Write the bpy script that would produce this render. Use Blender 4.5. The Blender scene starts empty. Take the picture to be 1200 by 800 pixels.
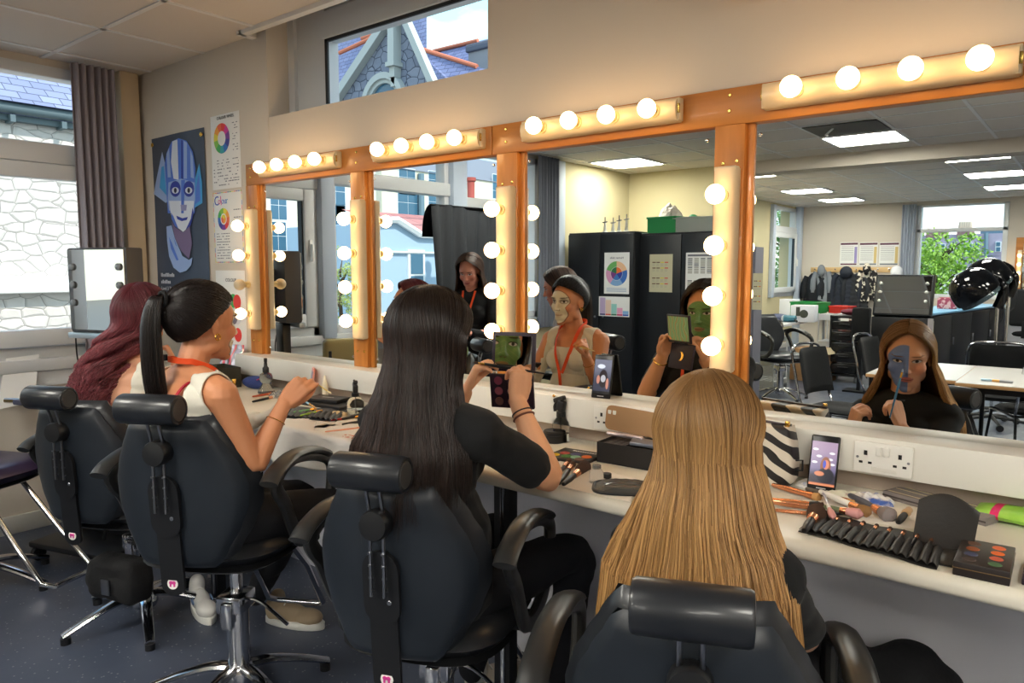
import bpy, bmesh, math, random
from mathutils import Vector, Matrix, Euler, noise
random.seed(7)
C = bpy.context.scene
COL = C.collection
PI = math.pi
V = Vector
# ------------------------------------------------------------------ camera
RM = Matrix(((0.779546321, 0.0611832293, -0.623349136),
    (0.626344580, -0.0761484378, 0.775818202),
    (0.0, -0.995217578, -0.0976830186)))          # columns: image right, image down, forward
EYE = V((0.0, -2.15, 1.45))
F = 866.0
def _ray(u, v):
 return RM @ V((u - 600, v - 400, F))
def PY(u, v, y):
 d = _ray(u, v); t = (y - EYE.y) / d.y
 return EYE + d * t
def PX(u, v, x):
 d = _ray(u, v); t = (x - EYE.x) / d.x
 return EYE + d * t
def PZ(u, v, z):
 d = _ray(u, v); t = (z - EYE.z) / d.z
 return EYE + d * t
def flip(p):
 return V((p.x, -p.y, p.z))
def RY(u, v, y):          # seen in the mirror: the real point on the plane y = -y
 return flip(PY(u, v, abs(y)))
def RX(u, v, x):
 return flip(PX(u, v, x))
def RZ(u, v, z):
 return flip(PZ(u, v, z))
cam_d = bpy.data.cameras.new('camera')
cam = bpy.data.objects.new('camera', cam_d)
COL.objects.link(cam)
cam_d.sensor_width = 36.0
cam_d.lens = F / 1200 * 36.0
cam_d.clip_start = 0.02
cam_d.clip_end = 300
mw = Matrix.Identity(4)
right, down, fwd = RM.col[0], RM.col[1], RM.col[2]
for i in range(3):
 mw[i][0] = right[i]; mw[i][1] = -down[i]; mw[i][2] = -fwd[i]; mw[i][3] = EYE[i]
cam.matrix_world = mw
C.camera = cam
# ------------------------------------------------------------------ materials
def lin(c):
 out = []
 for x in c[:3]:
  x = x / 255.0
  out.append(x / 12.92 if x <= 0.04045 else ((x + 0.055) / 1.055) ** 2.4)
 return (out[0], out[1], out[2], 1.0)
MATS = {}
def M(name, col=(200, 200, 200), rough=0.5, metal=0.0, bump=None, var=None, emis=None, trans=0.0,
  spec=0.5, coat=0.0, ior=1.45, sss=0.0, alpha=1.0, sheen=0.0):
 if name in MATS:
  return MATS[name]
 m = bpy.data.materials.new(name)
 m.use_nodes = True
 nt = m.node_tree
 b = nt.nodes['Principled BSDF']
 b.inputs['Base Color'].default_value = lin(col)
 b.inputs['Roughness'].default_value = rough
 b.inputs['Metallic'].default_value = metal
 b.inputs['IOR'].default_value = ior
 b.inputs['Specular IOR Level'].default_value = spec
 b.inputs['Transmission Weight'].default_value = trans
 b.inputs['Coat Weight'].default_value = coat
 b.inputs['Alpha'].default_value = alpha
 b.inputs['Sheen Weight'].default_value = sheen
 if sss:
  b.inputs['Subsurface Weight'].default_value = sss
  b.inputs['Subsurface Radius'].default_value = (0.02, 0.008, 0.004)
  b.inputs['Subsurface Scale'].default_value = 0.5
 if emis:
  b.inputs['Emission Color'].default_value = lin(emis[0])
  b.inputs['Emission Strength'].default_value = emis[1]
 tc = None
 if bump or var:
  tc = nt.nodes.new('ShaderNodeTexCoord')
 if bump:
  sc, st = bump[0], bump[1]
  n = nt.nodes.new('ShaderNodeTexNoise'); n.inputs['Scale'].default_value = sc
  n.inputs['Detail'].default_value = 4
  nt.links.new(tc.outputs['Object'], n.inputs['Vector'])
  bp = nt.nodes.new('ShaderNodeBump'); bp.inputs['Strength'].default_value = st
  bp.inputs['Distance'].default_value = bump[2] if len(bump) > 2 else 0.01
  nt.links.new(n.outputs['Fac'], bp.inputs['Height'])
  nt.links.new(bp.outputs['Normal'], b.inputs['Normal'])
 if var:   # (other colour, scale, low, high)
  c2, sc, lo, hi = var[:4]
  n = nt.nodes.new('ShaderNodeTexNoise'); n.inputs['Scale'].default_value = sc
  n.inputs['Detail'].default_value = 5
  if len(var) > 4:
   mp = nt.nodes.new('ShaderNodeMapping'); mp.inputs['Scale'].default_value = var[4]
   nt.links.new(tc.outputs['Object'], mp.inputs['Vector']); nt.links.new(mp.outputs['Vector'], n.inputs['Vector'])
  else:
   nt.links.new(tc.outputs['Object'], n.inputs['Vector'])
  r = nt.nodes.new('ShaderNodeValToRGB')
  r.color_ramp.elements[0].position = lo; r.color_ramp.elements[0].color = lin(col)
  r.color_ramp.elements[1].position = hi; r.color_ramp.elements[1].color = lin(c2)
  nt.links.new(n.outputs['Fac'], r.inputs['Fac'])
  nt.links.new(r.outputs['Color'], b.inputs['Base Color'])
 MATS[name] = m
 return m
class NG:
 """tiny node graph helper"""
 def __init__(s, m):
  s.m = m; s.nt = m.node_tree; s.b = s.nt.nodes['Principled BSDF']
 def _in(s, sock, x):
  if x is None:
   return
  if isinstance(x, (int, float)):
   sock.default_value = x
  elif isinstance(x, tuple):
   sock.default_value = x if len(x) == len(sock.default_value) else x[:3]
  else:
   s.nt.links.new(x, sock)
 def math(s, op, a, b=None, c=None):
  n = s.nt.nodes.new('ShaderNodeMath'); n.operation = op
  s._in(n.inputs[0], a); s._in(n.inputs[1], b); s._in(n.inputs[2], c)
  return n.outputs[0]
 def obj(s, attr=None):
  if attr:
   n = s.nt.nodes.new('ShaderNodeAttribute'); n.attribute_name = attr; v = n.outputs['Vector']
  else:
   v = s.nt.nodes.new('ShaderNodeTexCoord').outputs['Object']
  q = s.nt.nodes.new('ShaderNodeSeparateXYZ'); s.nt.links.new(v, q.inputs[0])
  return v, q.outputs[0], q.outputs[1], q.outputs[2]
 def mix(s, f, a, b, mode='MIX'):
  n = s.nt.nodes.new('ShaderNodeMix'); n.data_type = 'RGBA'; n.blend_type = mode
  s._in(n.inputs['Factor'], f); s._in(n.inputs[6], a); s._in(n.inputs[7], b)
  return n.outputs[2]
 def noise(s, vec, scale, detail=3, dist=0.0, scl=None):
  n = s.nt.nodes.new('ShaderNodeTexNoise')
  n.inputs['Scale'].default_value = scale; n.inputs['Detail'].default_value = detail
  n.inputs['Distortion'].default_value = dist
  if scl:
   mp = s.nt.nodes.new('ShaderNodeMapping'); mp.inputs['Scale'].default_value = scl
   s.nt.links.new(vec, mp.inputs['Vector']); vec = mp.outputs['Vector']
  s.nt.links.new(vec, n.inputs['Vector'])
  return n.outputs['Fac']
 def step(s, x, lo, hi):
  n = s.nt.nodes.new('ShaderNodeMapRange'); n.clamp = True; n.interpolation_type = 'SMOOTHSTEP'
  s._in(n.inputs['Value'], x); n.inputs['From Min'].default_value = lo; n.inputs['From Max'].default_value = hi
  return n.outputs['Result']
 def ell(s, x, z, cx, cz, rx, rz, soft=0.2):
  """1 inside the ellipse, 0 outside"""
  a = s.math('DIVIDE', s.math('SUBTRACT', x, cx), rx)
  c = s.math('DIVIDE', s.math('SUBTRACT', z, cz), rz)
  d = s.math('ADD', s.math('MULTIPLY', a, a), s.math('MULTIPLY', c, c))
  n = s.step(d, 1 - soft, 1 + soft)
  return s.math('SUBTRACT', 1.0, n)
 def mul(s, a, b): return s.math('MULTIPLY', a, b)
 def color(s, c): s._in(s.b.inputs['Base Color'], c)
# ------------------------------------------------------------------ mesh builder
def frame_of(d):
 d = d.normalized()
 a = V((0, 0, 1)) if abs(d.z) < 0.9 else V((1, 0, 0))
 x = a.cross(d).normalized()
 return x, d.cross(x).normalized()
class MB:
 def __init__(s):
  s.bm = bmesh.new()
 def box(s, x0, x1, y0, y1, z0, z1, bev=0.0, seg=2, rot=None, mi=0):
  c = V(((x0 + x1) / 2, (y0 + y1) / 2, (z0 + z1) / 2))
  return s.cbox(c, (abs(x1 - x0), abs(y1 - y0), abs(z1 - z0)), bev, seg, rot, mi)
 def cbox(s, c, size, bev=0.0, seg=2, rot=None, mi=0):
  t = bmesh.new()
  bmesh.ops.create_cube(t, size=1.0)
  bmesh.ops.scale(t, vec=size, verts=t.verts)
  if bev > 0:
   bmesh.ops.bevel(t, geom=t.edges[:], offset=min(bev, min(size) * 0.49), segments=seg, profile=0.5, affect='EDGES')
  if rot is not None:
   bmesh.ops.rotate(t, cent=(0, 0, 0), matrix=rot if isinstance(rot, Matrix) else Euler(rot).to_matrix(), verts=t.verts)
  bmesh.ops.translate(t, vec=c, verts=t.verts)
  return s._merge(t, mi)
 def _merge(s, t, mi=0, mat=None):
  if mat is not None:
   t.transform(mat)
  vm = {}
  for v in t.verts:
   vm[v] = s.bm.verts.new(v.co)
  for f in t.faces:
   try:
    g = s.bm.faces.new([vm[v] for v in f.verts]); g.material_index = mi; g.smooth = True
   except ValueError:
    pass
  t.free()
  return s
 def cyl(s, p0, p1, r0, r1=None, n=16, mi=0, caps=True):
  return s.tube([p0, p1], [r0, r0 if r1 is None else r1], n, mi=mi, caps=caps)
 def tube(s, pts, r, n=8, mi=0, caps=True, closed=False, flat=None, up=None):
  pts = [V(p) for p in pts]
  k = len(pts)
  rs = r if isinstance(r, (list, tuple)) else [r] * k
  rings = []
  x = None
  for i, p in enumerate(pts):
   if closed:
    d = pts[(i + 1) % k] - pts[i - 1]
   else:
    d = pts[min(i + 1, k - 1)] - pts[max(i - 1, 0)]
   if d.length < 1e-9:
    d = V((0, 0, 1))
   d.normalize()
   if up is not None:
    x = V(up).cross(d).normalized()
   elif x is None:
    x, _ = frame_of(d)
   else:
    x = (x - d * x.dot(d))
    x = x.normalized() if x.length > 1e-6 else frame_of(d)[0]
   y = d.cross(x)
   fy = 1.0 if flat is None else flat
   rings.append([s.bm.verts.new(p + x * (math.cos(2 * PI * j / n) * rs[i]) + y * (math.sin(2 * PI * j / n) * rs[i] * fy)) for j in range(n)])
  m = k if closed else k - 1
  for i in range(m):
   a, b = rings[i], rings[(i + 1) % k]
   for j in range(n):
    f = s.bm.faces.new((a[j], a[(j + 1) % n], b[(j + 1) % n], b[j])); f.material_index = mi; f.smooth = True
  if caps and not closed:
   for rg in (rings[0][::-1], rings[-1]):
    f = s.bm.faces.new(rg); f.material_index = mi
  return s
 def lathe(s, prof, o=(0, 0, 0), axis=(0, 0, 1), n=24, mi=0):
  o = V(o); ax = V(axis).normalized(); x, y = frame_of(ax)
  rings = []
  for r, z in prof:
   if r < 1e-5:
    rings.append([s.bm.verts.new(o + ax * z)])
   else:
    rings.append([s.bm.verts.new(o + ax * z + x * (math.cos(2 * PI * j / n) * r) + y * (math.sin(2 * PI * j / n) * r)) for j in range(n)])
  for a, b in zip(rings, rings[1:]):
   for j in range(n):
    q = [a[j % len(a)], a[(j + 1) % len(a)], b[(j + 1) % len(b)], b[j % len(b)]]
    u = []
    for v in q:
     if v not in u:
      u.append(v)
    if len(u) > 2:
     f = s.bm.faces.new(u); f.material_index = mi; f.smooth = True
  for rg, rev in ((rings[0], True), (rings[-1], False)):
   if len(rg) > 2:
    f = s.bm.faces.new(rg[::-1] if rev else rg); f.material_index = mi
  return s
 def ell(s, c, r, rot=None, n=16, mi=0):
  t = bmesh.new()
  bmesh.ops.create_uvsphere(t, u_segments=n, v_segments=max(6, n // 2), radius=1.0)
  bmesh.ops.scale(t, vec=r if not isinstance(r, (int, float)) else (r, r, r), verts=t.verts)
  if rot is not None:
   bmesh.ops.rotate(t, cent=(0, 0, 0), matrix=rot if isinstance(rot, Matrix) else Euler(rot).to_matrix(), verts=t.verts)
  bmesh.ops.translate(t, vec=c, verts=t.verts)
  return s._merge(t, mi)
 def prism(s, pts, h, mat=None, mi=0, bev=0.0, seg=2):
  """polygon in XY extruded by h along Z, then transformed"""
  t = bmesh.new()
  a = [t.verts.new((p[0], p[1], 0)) for p in pts]
  b = [t.verts.new((p[0], p[1], h)) for p in pts]
  t.faces.new(a[::-1]); t.faces.new(b)
  k = len(pts)
  for i in range(k):
   t.faces.new((a[i], a[(i + 1) % k], b[(i + 1) % k], b[i]))
  bmesh.ops.recalc_face_normals(t, faces=t.faces)
  if bev > 0:
   es = [e for e in t.edges if abs(e.verts[0].co.z - e.verts[1].co.z) < 1e-6]
   bmesh.ops.bevel(t, geom=es, offset=bev, segments=seg, profile=0.5, affect='EDGES')
  return s._merge(t, mi, mat)
 def surf(s, fn, nu, nv, thick=0.0, mi=0, closed_u=False):
  """grid surface fn(u, v) -> Vector, optional thickness (along normals)"""
  t = bmesh.new()
  g = [[t.verts.new(fn(i / (nu if closed_u else nu - 1), j / (nv - 1))) for i in range(nu)] for j in range(nv)]
  for j in range(nv - 1):
   for i in range(nu if closed_u else nu - 1):
    t.faces.new((g[j][i], g[j][(i + 1) % nu], g[j + 1][(i + 1) % nu], g[j + 1][i]))
  if thick:
   t.normal_update()
   bmesh.ops.solidify(t, geom=t.faces[:] , thickness=thick)
  return s._merge(t, mi)
 def quad(s, a, b, c, d, mi=0):
  f = s.bm.faces.new([s.bm.verts.new(V(p)) for p in (a, b, c, d)]); f.material_index = mi
  return s
 def build(s, name, mats, parent=None, origin=None, angle=38, smooth=True, recalc=True):
  if recalc:
   bmesh.ops.recalc_face_normals(s.bm, faces=s.bm.faces)
  me = bpy.data.meshes.new(name)
  if origin is not None:
   bmesh.ops.translate(s.bm, vec=-V(origin), verts=s.bm.verts)
  s.bm.to_mesh(me); s.bm.free()
  if not isinstance(mats, (list, tuple)):
   mats = [mats]
  for m in mats:
   me.materials.append(m)
  if smooth:
   me.shade_smooth()
   me.set_sharp_from_angle(angle=math.radians(angle))
  else:
   me.shade_flat()
  o = bpy.data.objects.new(name, me)
  COL.objects.link(o)
  if parent is not None:
   o.parent = parent
  elif origin is not None:
   o.location = origin
  return o
def tag(o, label=None, cat=None, group=None, kind=None):
 if label: o['label'] = label
 if cat: o['category'] = cat
 if group: o['group'] = group
 if kind: o['kind'] = kind
 return o
def thing(name, label, cat, loc=(0, 0, 0), rz=0.0, group=None):
 o = bpy.data.objects.new(name, None)
 o.empty_display_size = 0.1
 COL.objects.link(o)
 o.location = loc; o.rotation_euler = (0, 0, rz)
 return tag(o, label, cat, group)
def struct(o):
 o['kind'] = 'structure'
 return o
def dup(root, loc=None, rz=None, label=None, group=None):
 def cp(o, parent):
  c = o.copy(); COL.objects.link(c)
  if parent is not None:
   c.parent = parent
  for ch in [x for x in root_children.get(o.name, [])]:
   cp(ch, c)
  return c
 root_children = {}
 def walk(o):
  root_children[o.name] = list(o.children)
  for ch in o.children:
   walk(ch)
 walk(root)
 r = cp(root, None)
 if loc is not None: r.location = loc
 if rz is not None: r.rotation_euler = (0, 0, rz)
 if label: r['label'] = label
 if group: r['group'] = group
 return r
def text_mesh(name, txt, size, mat, mw, parent=None, depth=0.0004, align='CENTER', bold=False):
 cu = bpy.data.curves.new(name, 'FONT')
 cu.body = txt; cu.size = size; cu.extrude = depth; cu.align_x = align; cu.align_y = 'CENTER'
 if bold: cu.offset = size * 0.02
 cu.resolution_u = 3
 o = bpy.data.objects.new(name, cu)
 COL.objects.link(o)
 bpy.context.view_layer.update()
 dg = bpy.context.evaluated_depsgraph_get()
 me = bpy.data.meshes.new_from_object(o.evaluated_get(dg))
 me.transform(mw)
 me.materials.clear(); me.materials.append(mat)
 bpy.data.objects.remove(o)
 r = bpy.data.objects.new(name, me)
 COL.objects.link(r)
 if parent is not None:
  r.parent = parent
 return r
def basis(o, x, y):
 """matrix with columns x, y, x*y and origin o"""
 x = V(x).normalized(); y = V(y).normalized(); z = x.cross(y)
 m = Matrix.Identity(4)
 for i in range(3):
  m[i][0] = x[i]; m[i][1] = y[i]; m[i][2] = z[i]; m[i][3] = o[i]
 return m
# ================================================================== MATERIALS OF THE ROOM
wall_paint = M('wall paint', (206, 197, 184), 0.85, bump=(60, 0.05))
khaki_tone = M('khaki wall tone', (196, 186, 150), 0.85, bump=(60, 0.05))  # even khaki tone for the rear stretch of left wall and the partition
white_upvc = M('white window frame', (214, 217, 219), 0.35)
ceil_mat = M('ceiling tile', (214, 207, 199), 0.9, bump=(180, 0.25, 0.002))
tbar_mat = M('ceiling t bar', (225, 225, 225), 0.5)
wood = M('varnished pine', (172, 106, 40), 0.38, var=((200, 130, 56), 3.0, 0.3, 0.7, (1.0, 6.0, 6.0)), coat=0.2)
wood_v = M('varnished pine upright', (172, 106, 40), 0.38, var=((212, 142, 70), 3.0, 0.3, 0.7, (6.0, 6.0, 1.0)), coat=0.2)
white_lam = M('white laminate', (226, 224, 216), 0.35)
mirror_mat = M('mirror glass', (236, 240, 238), 0.0, 1.0)
chrome = M('chrome', (215, 216, 220), 0.12, 1.0)
dark_chrome = M('dull chrome', (150, 152, 158), 0.28, 1.0)
brass = M('brass screw', (200, 170, 90), 0.25, 1.0)
black_plastic = M('black plastic', (22, 23, 26), 0.42, bump=(250, 0.1, 0.002))
black_metal = M('black painted metal', (20, 21, 24), 0.4)
white_plastic = M('white plastic', (235, 234, 228), 0.3)
cream_plastic = M('cream plastic strip', (208, 192, 162), 0.3)
paper = M('paper', (232, 232, 230), 0.7)
black_ink = M('black ink', (25, 25, 30), 0.6)
dark_slot = M('dark slot', (12, 12, 16), 0.5)
black_fabric = M('black fabric', (17, 18, 21), 0.9, bump=(90, 0.3))
black_cupboard = M('black cupboard', (20, 23, 28), 0.45)
bulb_mat = M('lit bulb', (255, 226, 170), 0.4, emis=((255, 208, 146), 7.5))
dead_bulb = M('unlit frosted bulb', (205, 190, 160), 0.3)
panel_mat = M('ceiling light diffuser', (255, 255, 255), 0.5, emis=((255, 250, 238), 20.0))
floor_mat = M('speckled blue grey vinyl', (48, 54, 66), 0.26)
g = NG(floor_mat)
v_, x_, y_, z_ = g.obj()
vo = g.nt.nodes.new('ShaderNodeTexVoronoi'); vo.inputs['Scale'].default_value = 55
g.nt.links.new(v_, vo.inputs['Vector'])
sp = g.math('SUBTRACT', 1.0, g.step(vo.outputs['Distance'], 0.14, 0.24))
rn = g.nt.nodes.new('ShaderNodeSeparateColor'); g.nt.links.new(vo.outputs['Color'], rn.inputs[0])
pick = g.step(rn.outputs[0], 0.62, 0.66)
sp = g.mul(sp, pick)
base = g.mix(g.noise(v_, 2.0, 4), lin((60, 67, 82)), lin((74, 82, 100)))
g.color(g.mix(g.mul(sp, 0.75), base, lin((150, 152, 150))))
g._in(g.b.inputs['Roughness'], g.math('ADD', 0.22, g.mul(g.noise(v_, 9, 4), 0.22)))
XL = -4.62
XR = 4.2
CEIL = 2.6
YB = -12.25
# ------------------------------------------------------------------ floor and ceiling
struct(MB().box(XL - 0.3, XR + 0.3, YB - 0.3, 0.3, -0.12, 0.0).build('floor', floor_mat))
m = MB()
m.box(XL - 0.3, XR + 0.3, YB - 0.3, -0.06, CEIL, CEIL + 0.25)
m.box(XL - 0.3, -3.36, -0.06, 0.3, CEIL, CEIL + 0.25)
m.box(-1.8, XR + 0.3, -0.06, 0.3, CEIL, CEIL + 0.25)
m.box(-3.36, -1.8, -0.06, 0.45, 2.95, 3.1)
m.box(-3.36, -1.8, -0.08, -0.06, CEIL, 3.0)
struct(m.build('ceiling', ceil_mat, smooth=False))
m = MB()
k = 0
xs = [-3.84 + 0.6 * i for i in range(-1, 14)]
ys = [-0.51 - 0.6 * i for i in range(0, 20)]
for x in xs:
 m.box(x - 0.012, x + 0.012, -5.75, 0.0 if x < -3.4 else -0.06, CEIL - 0.005, CEIL + 0.01)
 m.box(x - 0.012, x + 0.012, YB, -6.1, CEIL - 0.005, CEIL + 0.01)
for y in ys:
 m.box(XL, XR, y - 0.012, y + 0.012, CEIL - 0.005, CEIL + 0.01)
m.box(-3.36, -1.8, -0.085, -0.05, CEIL - 0.02, CEIL + 0.02)
m.box(-3.38, -3.34, -0.085, 0.0, CEIL - 0.02, CEIL + 0.02)
struct(m.build('trim_1', tbar_mat, smooth=False))
m = MB()
m.box(-3.2, XR, -6.08, -5.78, 2.47, CEIL)
struct(m.build('ceiling_beam', wall_paint, smooth=False))
def panel_light(cx, cy):
 t = thing('ceiling_light', 'square recessed ceiling light panel', 'ceiling light', (cx, cy, CEIL - 0.012), 0, 'ceiling light panels')
 m = MB()
 for a in (-1, 1):
  m.box(a * 0.3 - 0.012, a * 0.3 + 0.012, -0.3, 0.3, -0.004, 0.012)
  m.box(-0.3, 0.3, a * 0.3 - 0.012, a * 0.3 + 0.012, -0.004, 0.012)
 m.build('frame', tbar_mat, t, smooth=False)
 MB().box(-0.288, 0.288, -0.288, 0.288, 0.0, 0.008).build('diffuser', panel_mat, t, smooth=False)
 return t
lights = [(-1.74, -5.01, 'bright square light panel beside the missing ceiling tile'),
   (-4.14, -5.01, 'square light panel above the black cupboards'),
   (-1.14, -6.81, 'square light panel just behind the ceiling beam, nearer the big far window'),
   (-3.54, -6.81, 'square light panel behind the beam, half hidden by the pine post'),
   (-3.54, -9.21, 'square light panel midway to the coat pegs'),
   (-3.54, -11.01, 'square light panel in front of the coat pegs wall'),
   (-1.14, -8.61, 'square light panel, middle of the row leading to the far window'),
   (-1.14, -10.41, 'square light panel nearest the far window'),
   (1.26, -5.01, 'added unseen light panel on the open side of the near room'),  # from here on: panels out of view, added to raise the ambient light
   (1.26, -2.01, 'added unseen light panel over the open floor behind the chairs'),
   (-1.74, -2.61, 'added unseen light panel over the row of styling chairs'),
   (1.26, -3.81, 'added unseen light panel over the middle of the open floor'),
   (3.06, -3.21, 'added unseen light panel near the right hand wall'),
   (-3.54, -2.61, 'added unseen light panel over the open floor near the windows'),
   (3.06, -8.61, 'added unseen light panel on the open side of the far room')]
first = None
for x, y, l in lights:
 if first is None:
  first = panel_light(x, y); first['label'] = l
 else:
  dup(first, (x, y, CEIL - 0.012), label=l)
m = MB()
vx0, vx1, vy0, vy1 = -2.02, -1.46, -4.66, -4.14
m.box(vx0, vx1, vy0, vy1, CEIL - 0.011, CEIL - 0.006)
o = m.build('ceiling_gap_shade', dark_slot, smooth=False)  # flat dark sheet under the solid ceiling, painted as the gap's shade
tag(o, 'dark sheet painted as the shade in a gap where one ceiling tile is missing', 'ceiling gap')
MB().tube([(vx0 + 0.1, -4.5, CEIL - 0.03), (vx0 + 0.13, -4.35, CEIL - 0.05), (vx0 + 0.2, -4.3, CEIL - 0.012)], 0.008).build('cable', white_plastic, o)
# ------------------------------------------------------------------ walls
m = MB()
CX0, CX1, CZ0, CZ1 = -3.26, -1.842, 2.19, 2.95
m.box(XL - 0.3, CX0, 0.0, 0.3, 0, CZ1)
m.box(CX1, XR + 0.3, 0.0, 0.3, 0, CZ1)
m.box(CX0, CX1, 0.0, 0.3, 0, CZ0)
m.box(CX0 - 0.006, CX0, -0.003, 0.0, 0.8, CZ0)       # board joints
struct(m.build('wall_front', wall_paint, smooth=False))
m = MB()
m.box(CX0, CX0 + 0.05, 0.12, 0.16, CZ0, CZ1)
m.box(CX0 + 0.05, -2.99, 0.14, 0.22, CZ0, CZ1)
m.box(-2.99, CX1, 0.12, 0.22, 2.54, 2.66)
m.box(-2.99, CX1, 0.16, 0.22, 2.66, CZ1)
m.box(-2.99, CX1, 0.14, 0.22, CZ0, 2.23)
m.box(-2.985, -2.965, 0.135, 0.145, 2.24, 2.54, mi=1)
m.box(-2.985, CX1, 0.135, 0.145, 2.525, 2.54, mi=1)
m.box(-2.94, -2.93, 0.10, 0.125, 2.68, 2.76, mi=1)
w = struct(m.build('window_1', [white_upvc, black_metal], smooth=False))
m = MB()
SILL = 0.95
m.box(XL - 0.3, XL, -4.02, 0.3, 0, SILL)
m.box(XL - 0.3, XL, -4.02, 0.3, 2.56, CEIL)
m.box(XL - 0.3, XL, -0.12, 0.3, SILL, 2.56)
struct(m.build('wall_left', wall_paint, smooth=False))
m = MB()
m.box(XL - 0.3, XL, YB, -4.02, 0, SILL)
m.box(XL - 0.3, XL, YB, -4.02, 2.56, CEIL)
m.box(XL - 0.3, XL, -10.75, -4.02, SILL, 2.56)
m.box(XL - 0.3, XL, YB, -12.12, SILL, 2.56)
struct(m.build('wall_left', khaki_tone, smooth=False))
m = MB()
m.box(XL, XL + 0.075, -0.13, -0.02, 0, CEIL, 0.012)
struct(m.build('trim_2', M('boxed pipe paint', (206, 188, 158), 0.6)))
def window_unit(n, y0, y1, zt, casement=False, sill=SILL, z1=2.56):
 """y0 > y1 (towards the back)"""
 m = MB(); x0, x1 = XL - 0.1, XL + 0.01
 w = 0.055
 for a, b in ((y0 - w, y0), (y1, y1 + w)):
  m.box(x0, x1, a, b, sill, z1, 0.006)
 m.box(x0, x1, y1, y0, sill, sill + 0.07, 0.006)
 m.box(x0, x1, y1, y0, z1 - 0.06, z1, 0.006)
 m.box(x0, x1 + 0.02, y1, y0, zt - 0.06, zt + 0.05, 0.006)
 fr = m.build('window_%d' % n, white_upvc)
 struct(fr)
 if casement:
  c = MB(); a, b = y0 - w, y1 + w
  s = 0.09
  for p, q in ((a - s, a), (b, b + s)):
   c.box(x1 - 0.02, x1 + 0.05, p, q, sill + 0.075, zt - 0.065, 0.01)
  c.box(x1 - 0.02, x1 + 0.05, b + s, a - s, sill + 0.075, sill + 0.17, 0.01)
  c.box(x1 - 0.02, x1 + 0.05, b + s, a - s, zt - 0.15, zt - 0.065, 0.01)
  for p, q in ((a - s - 0.014, a - s), (b + s, b + s + 0.014)):
   c.box(x1 - 0.015, x1 + 0.03, p, q, sill + 0.17, zt - 0.15, mi=1)
  cs = c.build('casement', [white_upvc, M('window gasket', (40, 52, 60), 0.6)], fr)
  h = MB()
  h.box(x1 + 0.05, x1 + 0.062, b + 0.03, b + 0.06, 1.55, 1.66, 0.004)
  h.box(x1 + 0.06, x1 + 0.085, b + 0.035, b + 0.055, 1.50, 1.63, 0.006)
  h.build('handle', white_plastic, cs)
 return fr
window_unit(2, -0.16, -1.28, 2.09, True)
window_unit(3, -1.40, -2.70, 2.15)
window_unit(4, -2.88, -4.02, 2.05)
window_unit(5, -10.78, -12.10, 2.16, True)
m = MB()
m.box(XL - 0.12, XL + 0.07, -1.40, -1.28, SILL - 0.02, 2.56, 0.008)
m.box(XL - 0.12, XL + 0.07, -2.88, -2.70, SILL - 0.02, 2.56, 0.008)
m.box(XL, XL + 0.07, -10.86, -10.74, SILL, 2.56, 0.008)
m.box(XL, XL + 0.10, -12.22, -12.08, 0.0, 2.6, 0.008)
struct(m.build('trim_3', M('window post paint', (186, 198, 214), 0.45)))
m = MB()
m.box(XL, XL + 0.05, -4.0, -0.13, 0.885, 0.955, 0.01)
m.box(XL, XL + 0.02, -4.0, -0.13, 0.80, 0.885)
struct(m.build('trim_4', white_upvc))
m = MB()
m.box(XL, XL + 0.018, -12.2, -0.13, 0.0, 0.10, 0.004)
struct(m.build('baseboard_left', M('baseboard paint', (206, 206, 200), 0.5)))
m = MB()
m.box(-1.7, -0.02, -0.02, 0, 0, 0.8)
m = MB()
m.box(XL, -3.2, -6.05, -5.89, 0, CEIL)
struct(m.build('wall_partition', khaki_tone, smooth=False))
m = MB()
wx0, wx1, wz0, wz1 = -2.62, -1.30, 0.95, 2.53
m.box(XL, wx0, YB - 0.25, YB, 0, CEIL)
m.box(wx1, XR, YB - 0.25, YB, 0, CEIL)
m.box(wx0, wx1, YB - 0.25, YB, 0, wz0)
m.box(wx0, wx1, YB - 0.25, YB, wz1, CEIL)
struct(m.build('wall_back', wall_paint, smooth=False))
m = MB()
m.box(wx0, wx0 + 0.07, YB - 0.12, YB + 0.02, wz0, wz1, 0.006)
m.box(wx1 - 0.07, wx1, YB - 0.12, YB + 0.02, wz0, wz1, 0.006)
m.box(wx0, wx1, YB - 0.12, YB + 0.02, 2.07, 2.13, 0.006)
m.box(wx0, wx1, YB - 0.12, YB + 0.02, wz0, wz0 + 0.07, 0.006)
m.box(wx0, wx1, YB - 0.12, YB + 0.02, wz1 - 0.03, wz1, 0.006)
struct(m.build('window_6', white_upvc))
struct(MB().box(XR, XR + 0.3, YB, 0.3, 0, CEIL).build('wall_right', wall_paint, smooth=False))
# ------------------------------------------------------------------ curtains
def curtain(name, label, p0, p1, z0, z1, folds, amp, mat, seed=0):
 p0, p1 = V(p0), V(p1)
 d = (p1 - p0); n = V((-d.y, d.x, 0)).normalized()
 rnd = random.Random(seed)
 ph = [rnd.uniform(-0.6, 0.6) for _ in range(folds + 2)]
 def fn(u, v):
  q = p0 + d * u
  a = math.sin(u * folds * 2 * PI + ph[int(u * folds)] * math.sin(u * folds * PI) ** 2 + 0.3 * math.sin(v * 3 + u * 9))
  q = q + n * a * amp * (0.7 + 0.3 * v)
  return V((q.x, q.y, z1 + (z0 - z1) * v))
 o = MB().surf(fn, folds * 12, 14, 0.004).build(name, mat)
 return tag(o, label, 'curtain')
cur_mat = M('grey curtain', (150, 143, 150), 0.85, bump=(300, 0.2, 0.002))
curtain('curtain', 'grey pleated curtain bunched beside the window nearest the colour posters', (XL + 0.09, -0.40, 0), (XL + 0.09, -0.17, 0), 0.85, 2.585, 6, 0.028, cur_mat, 1)
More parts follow.
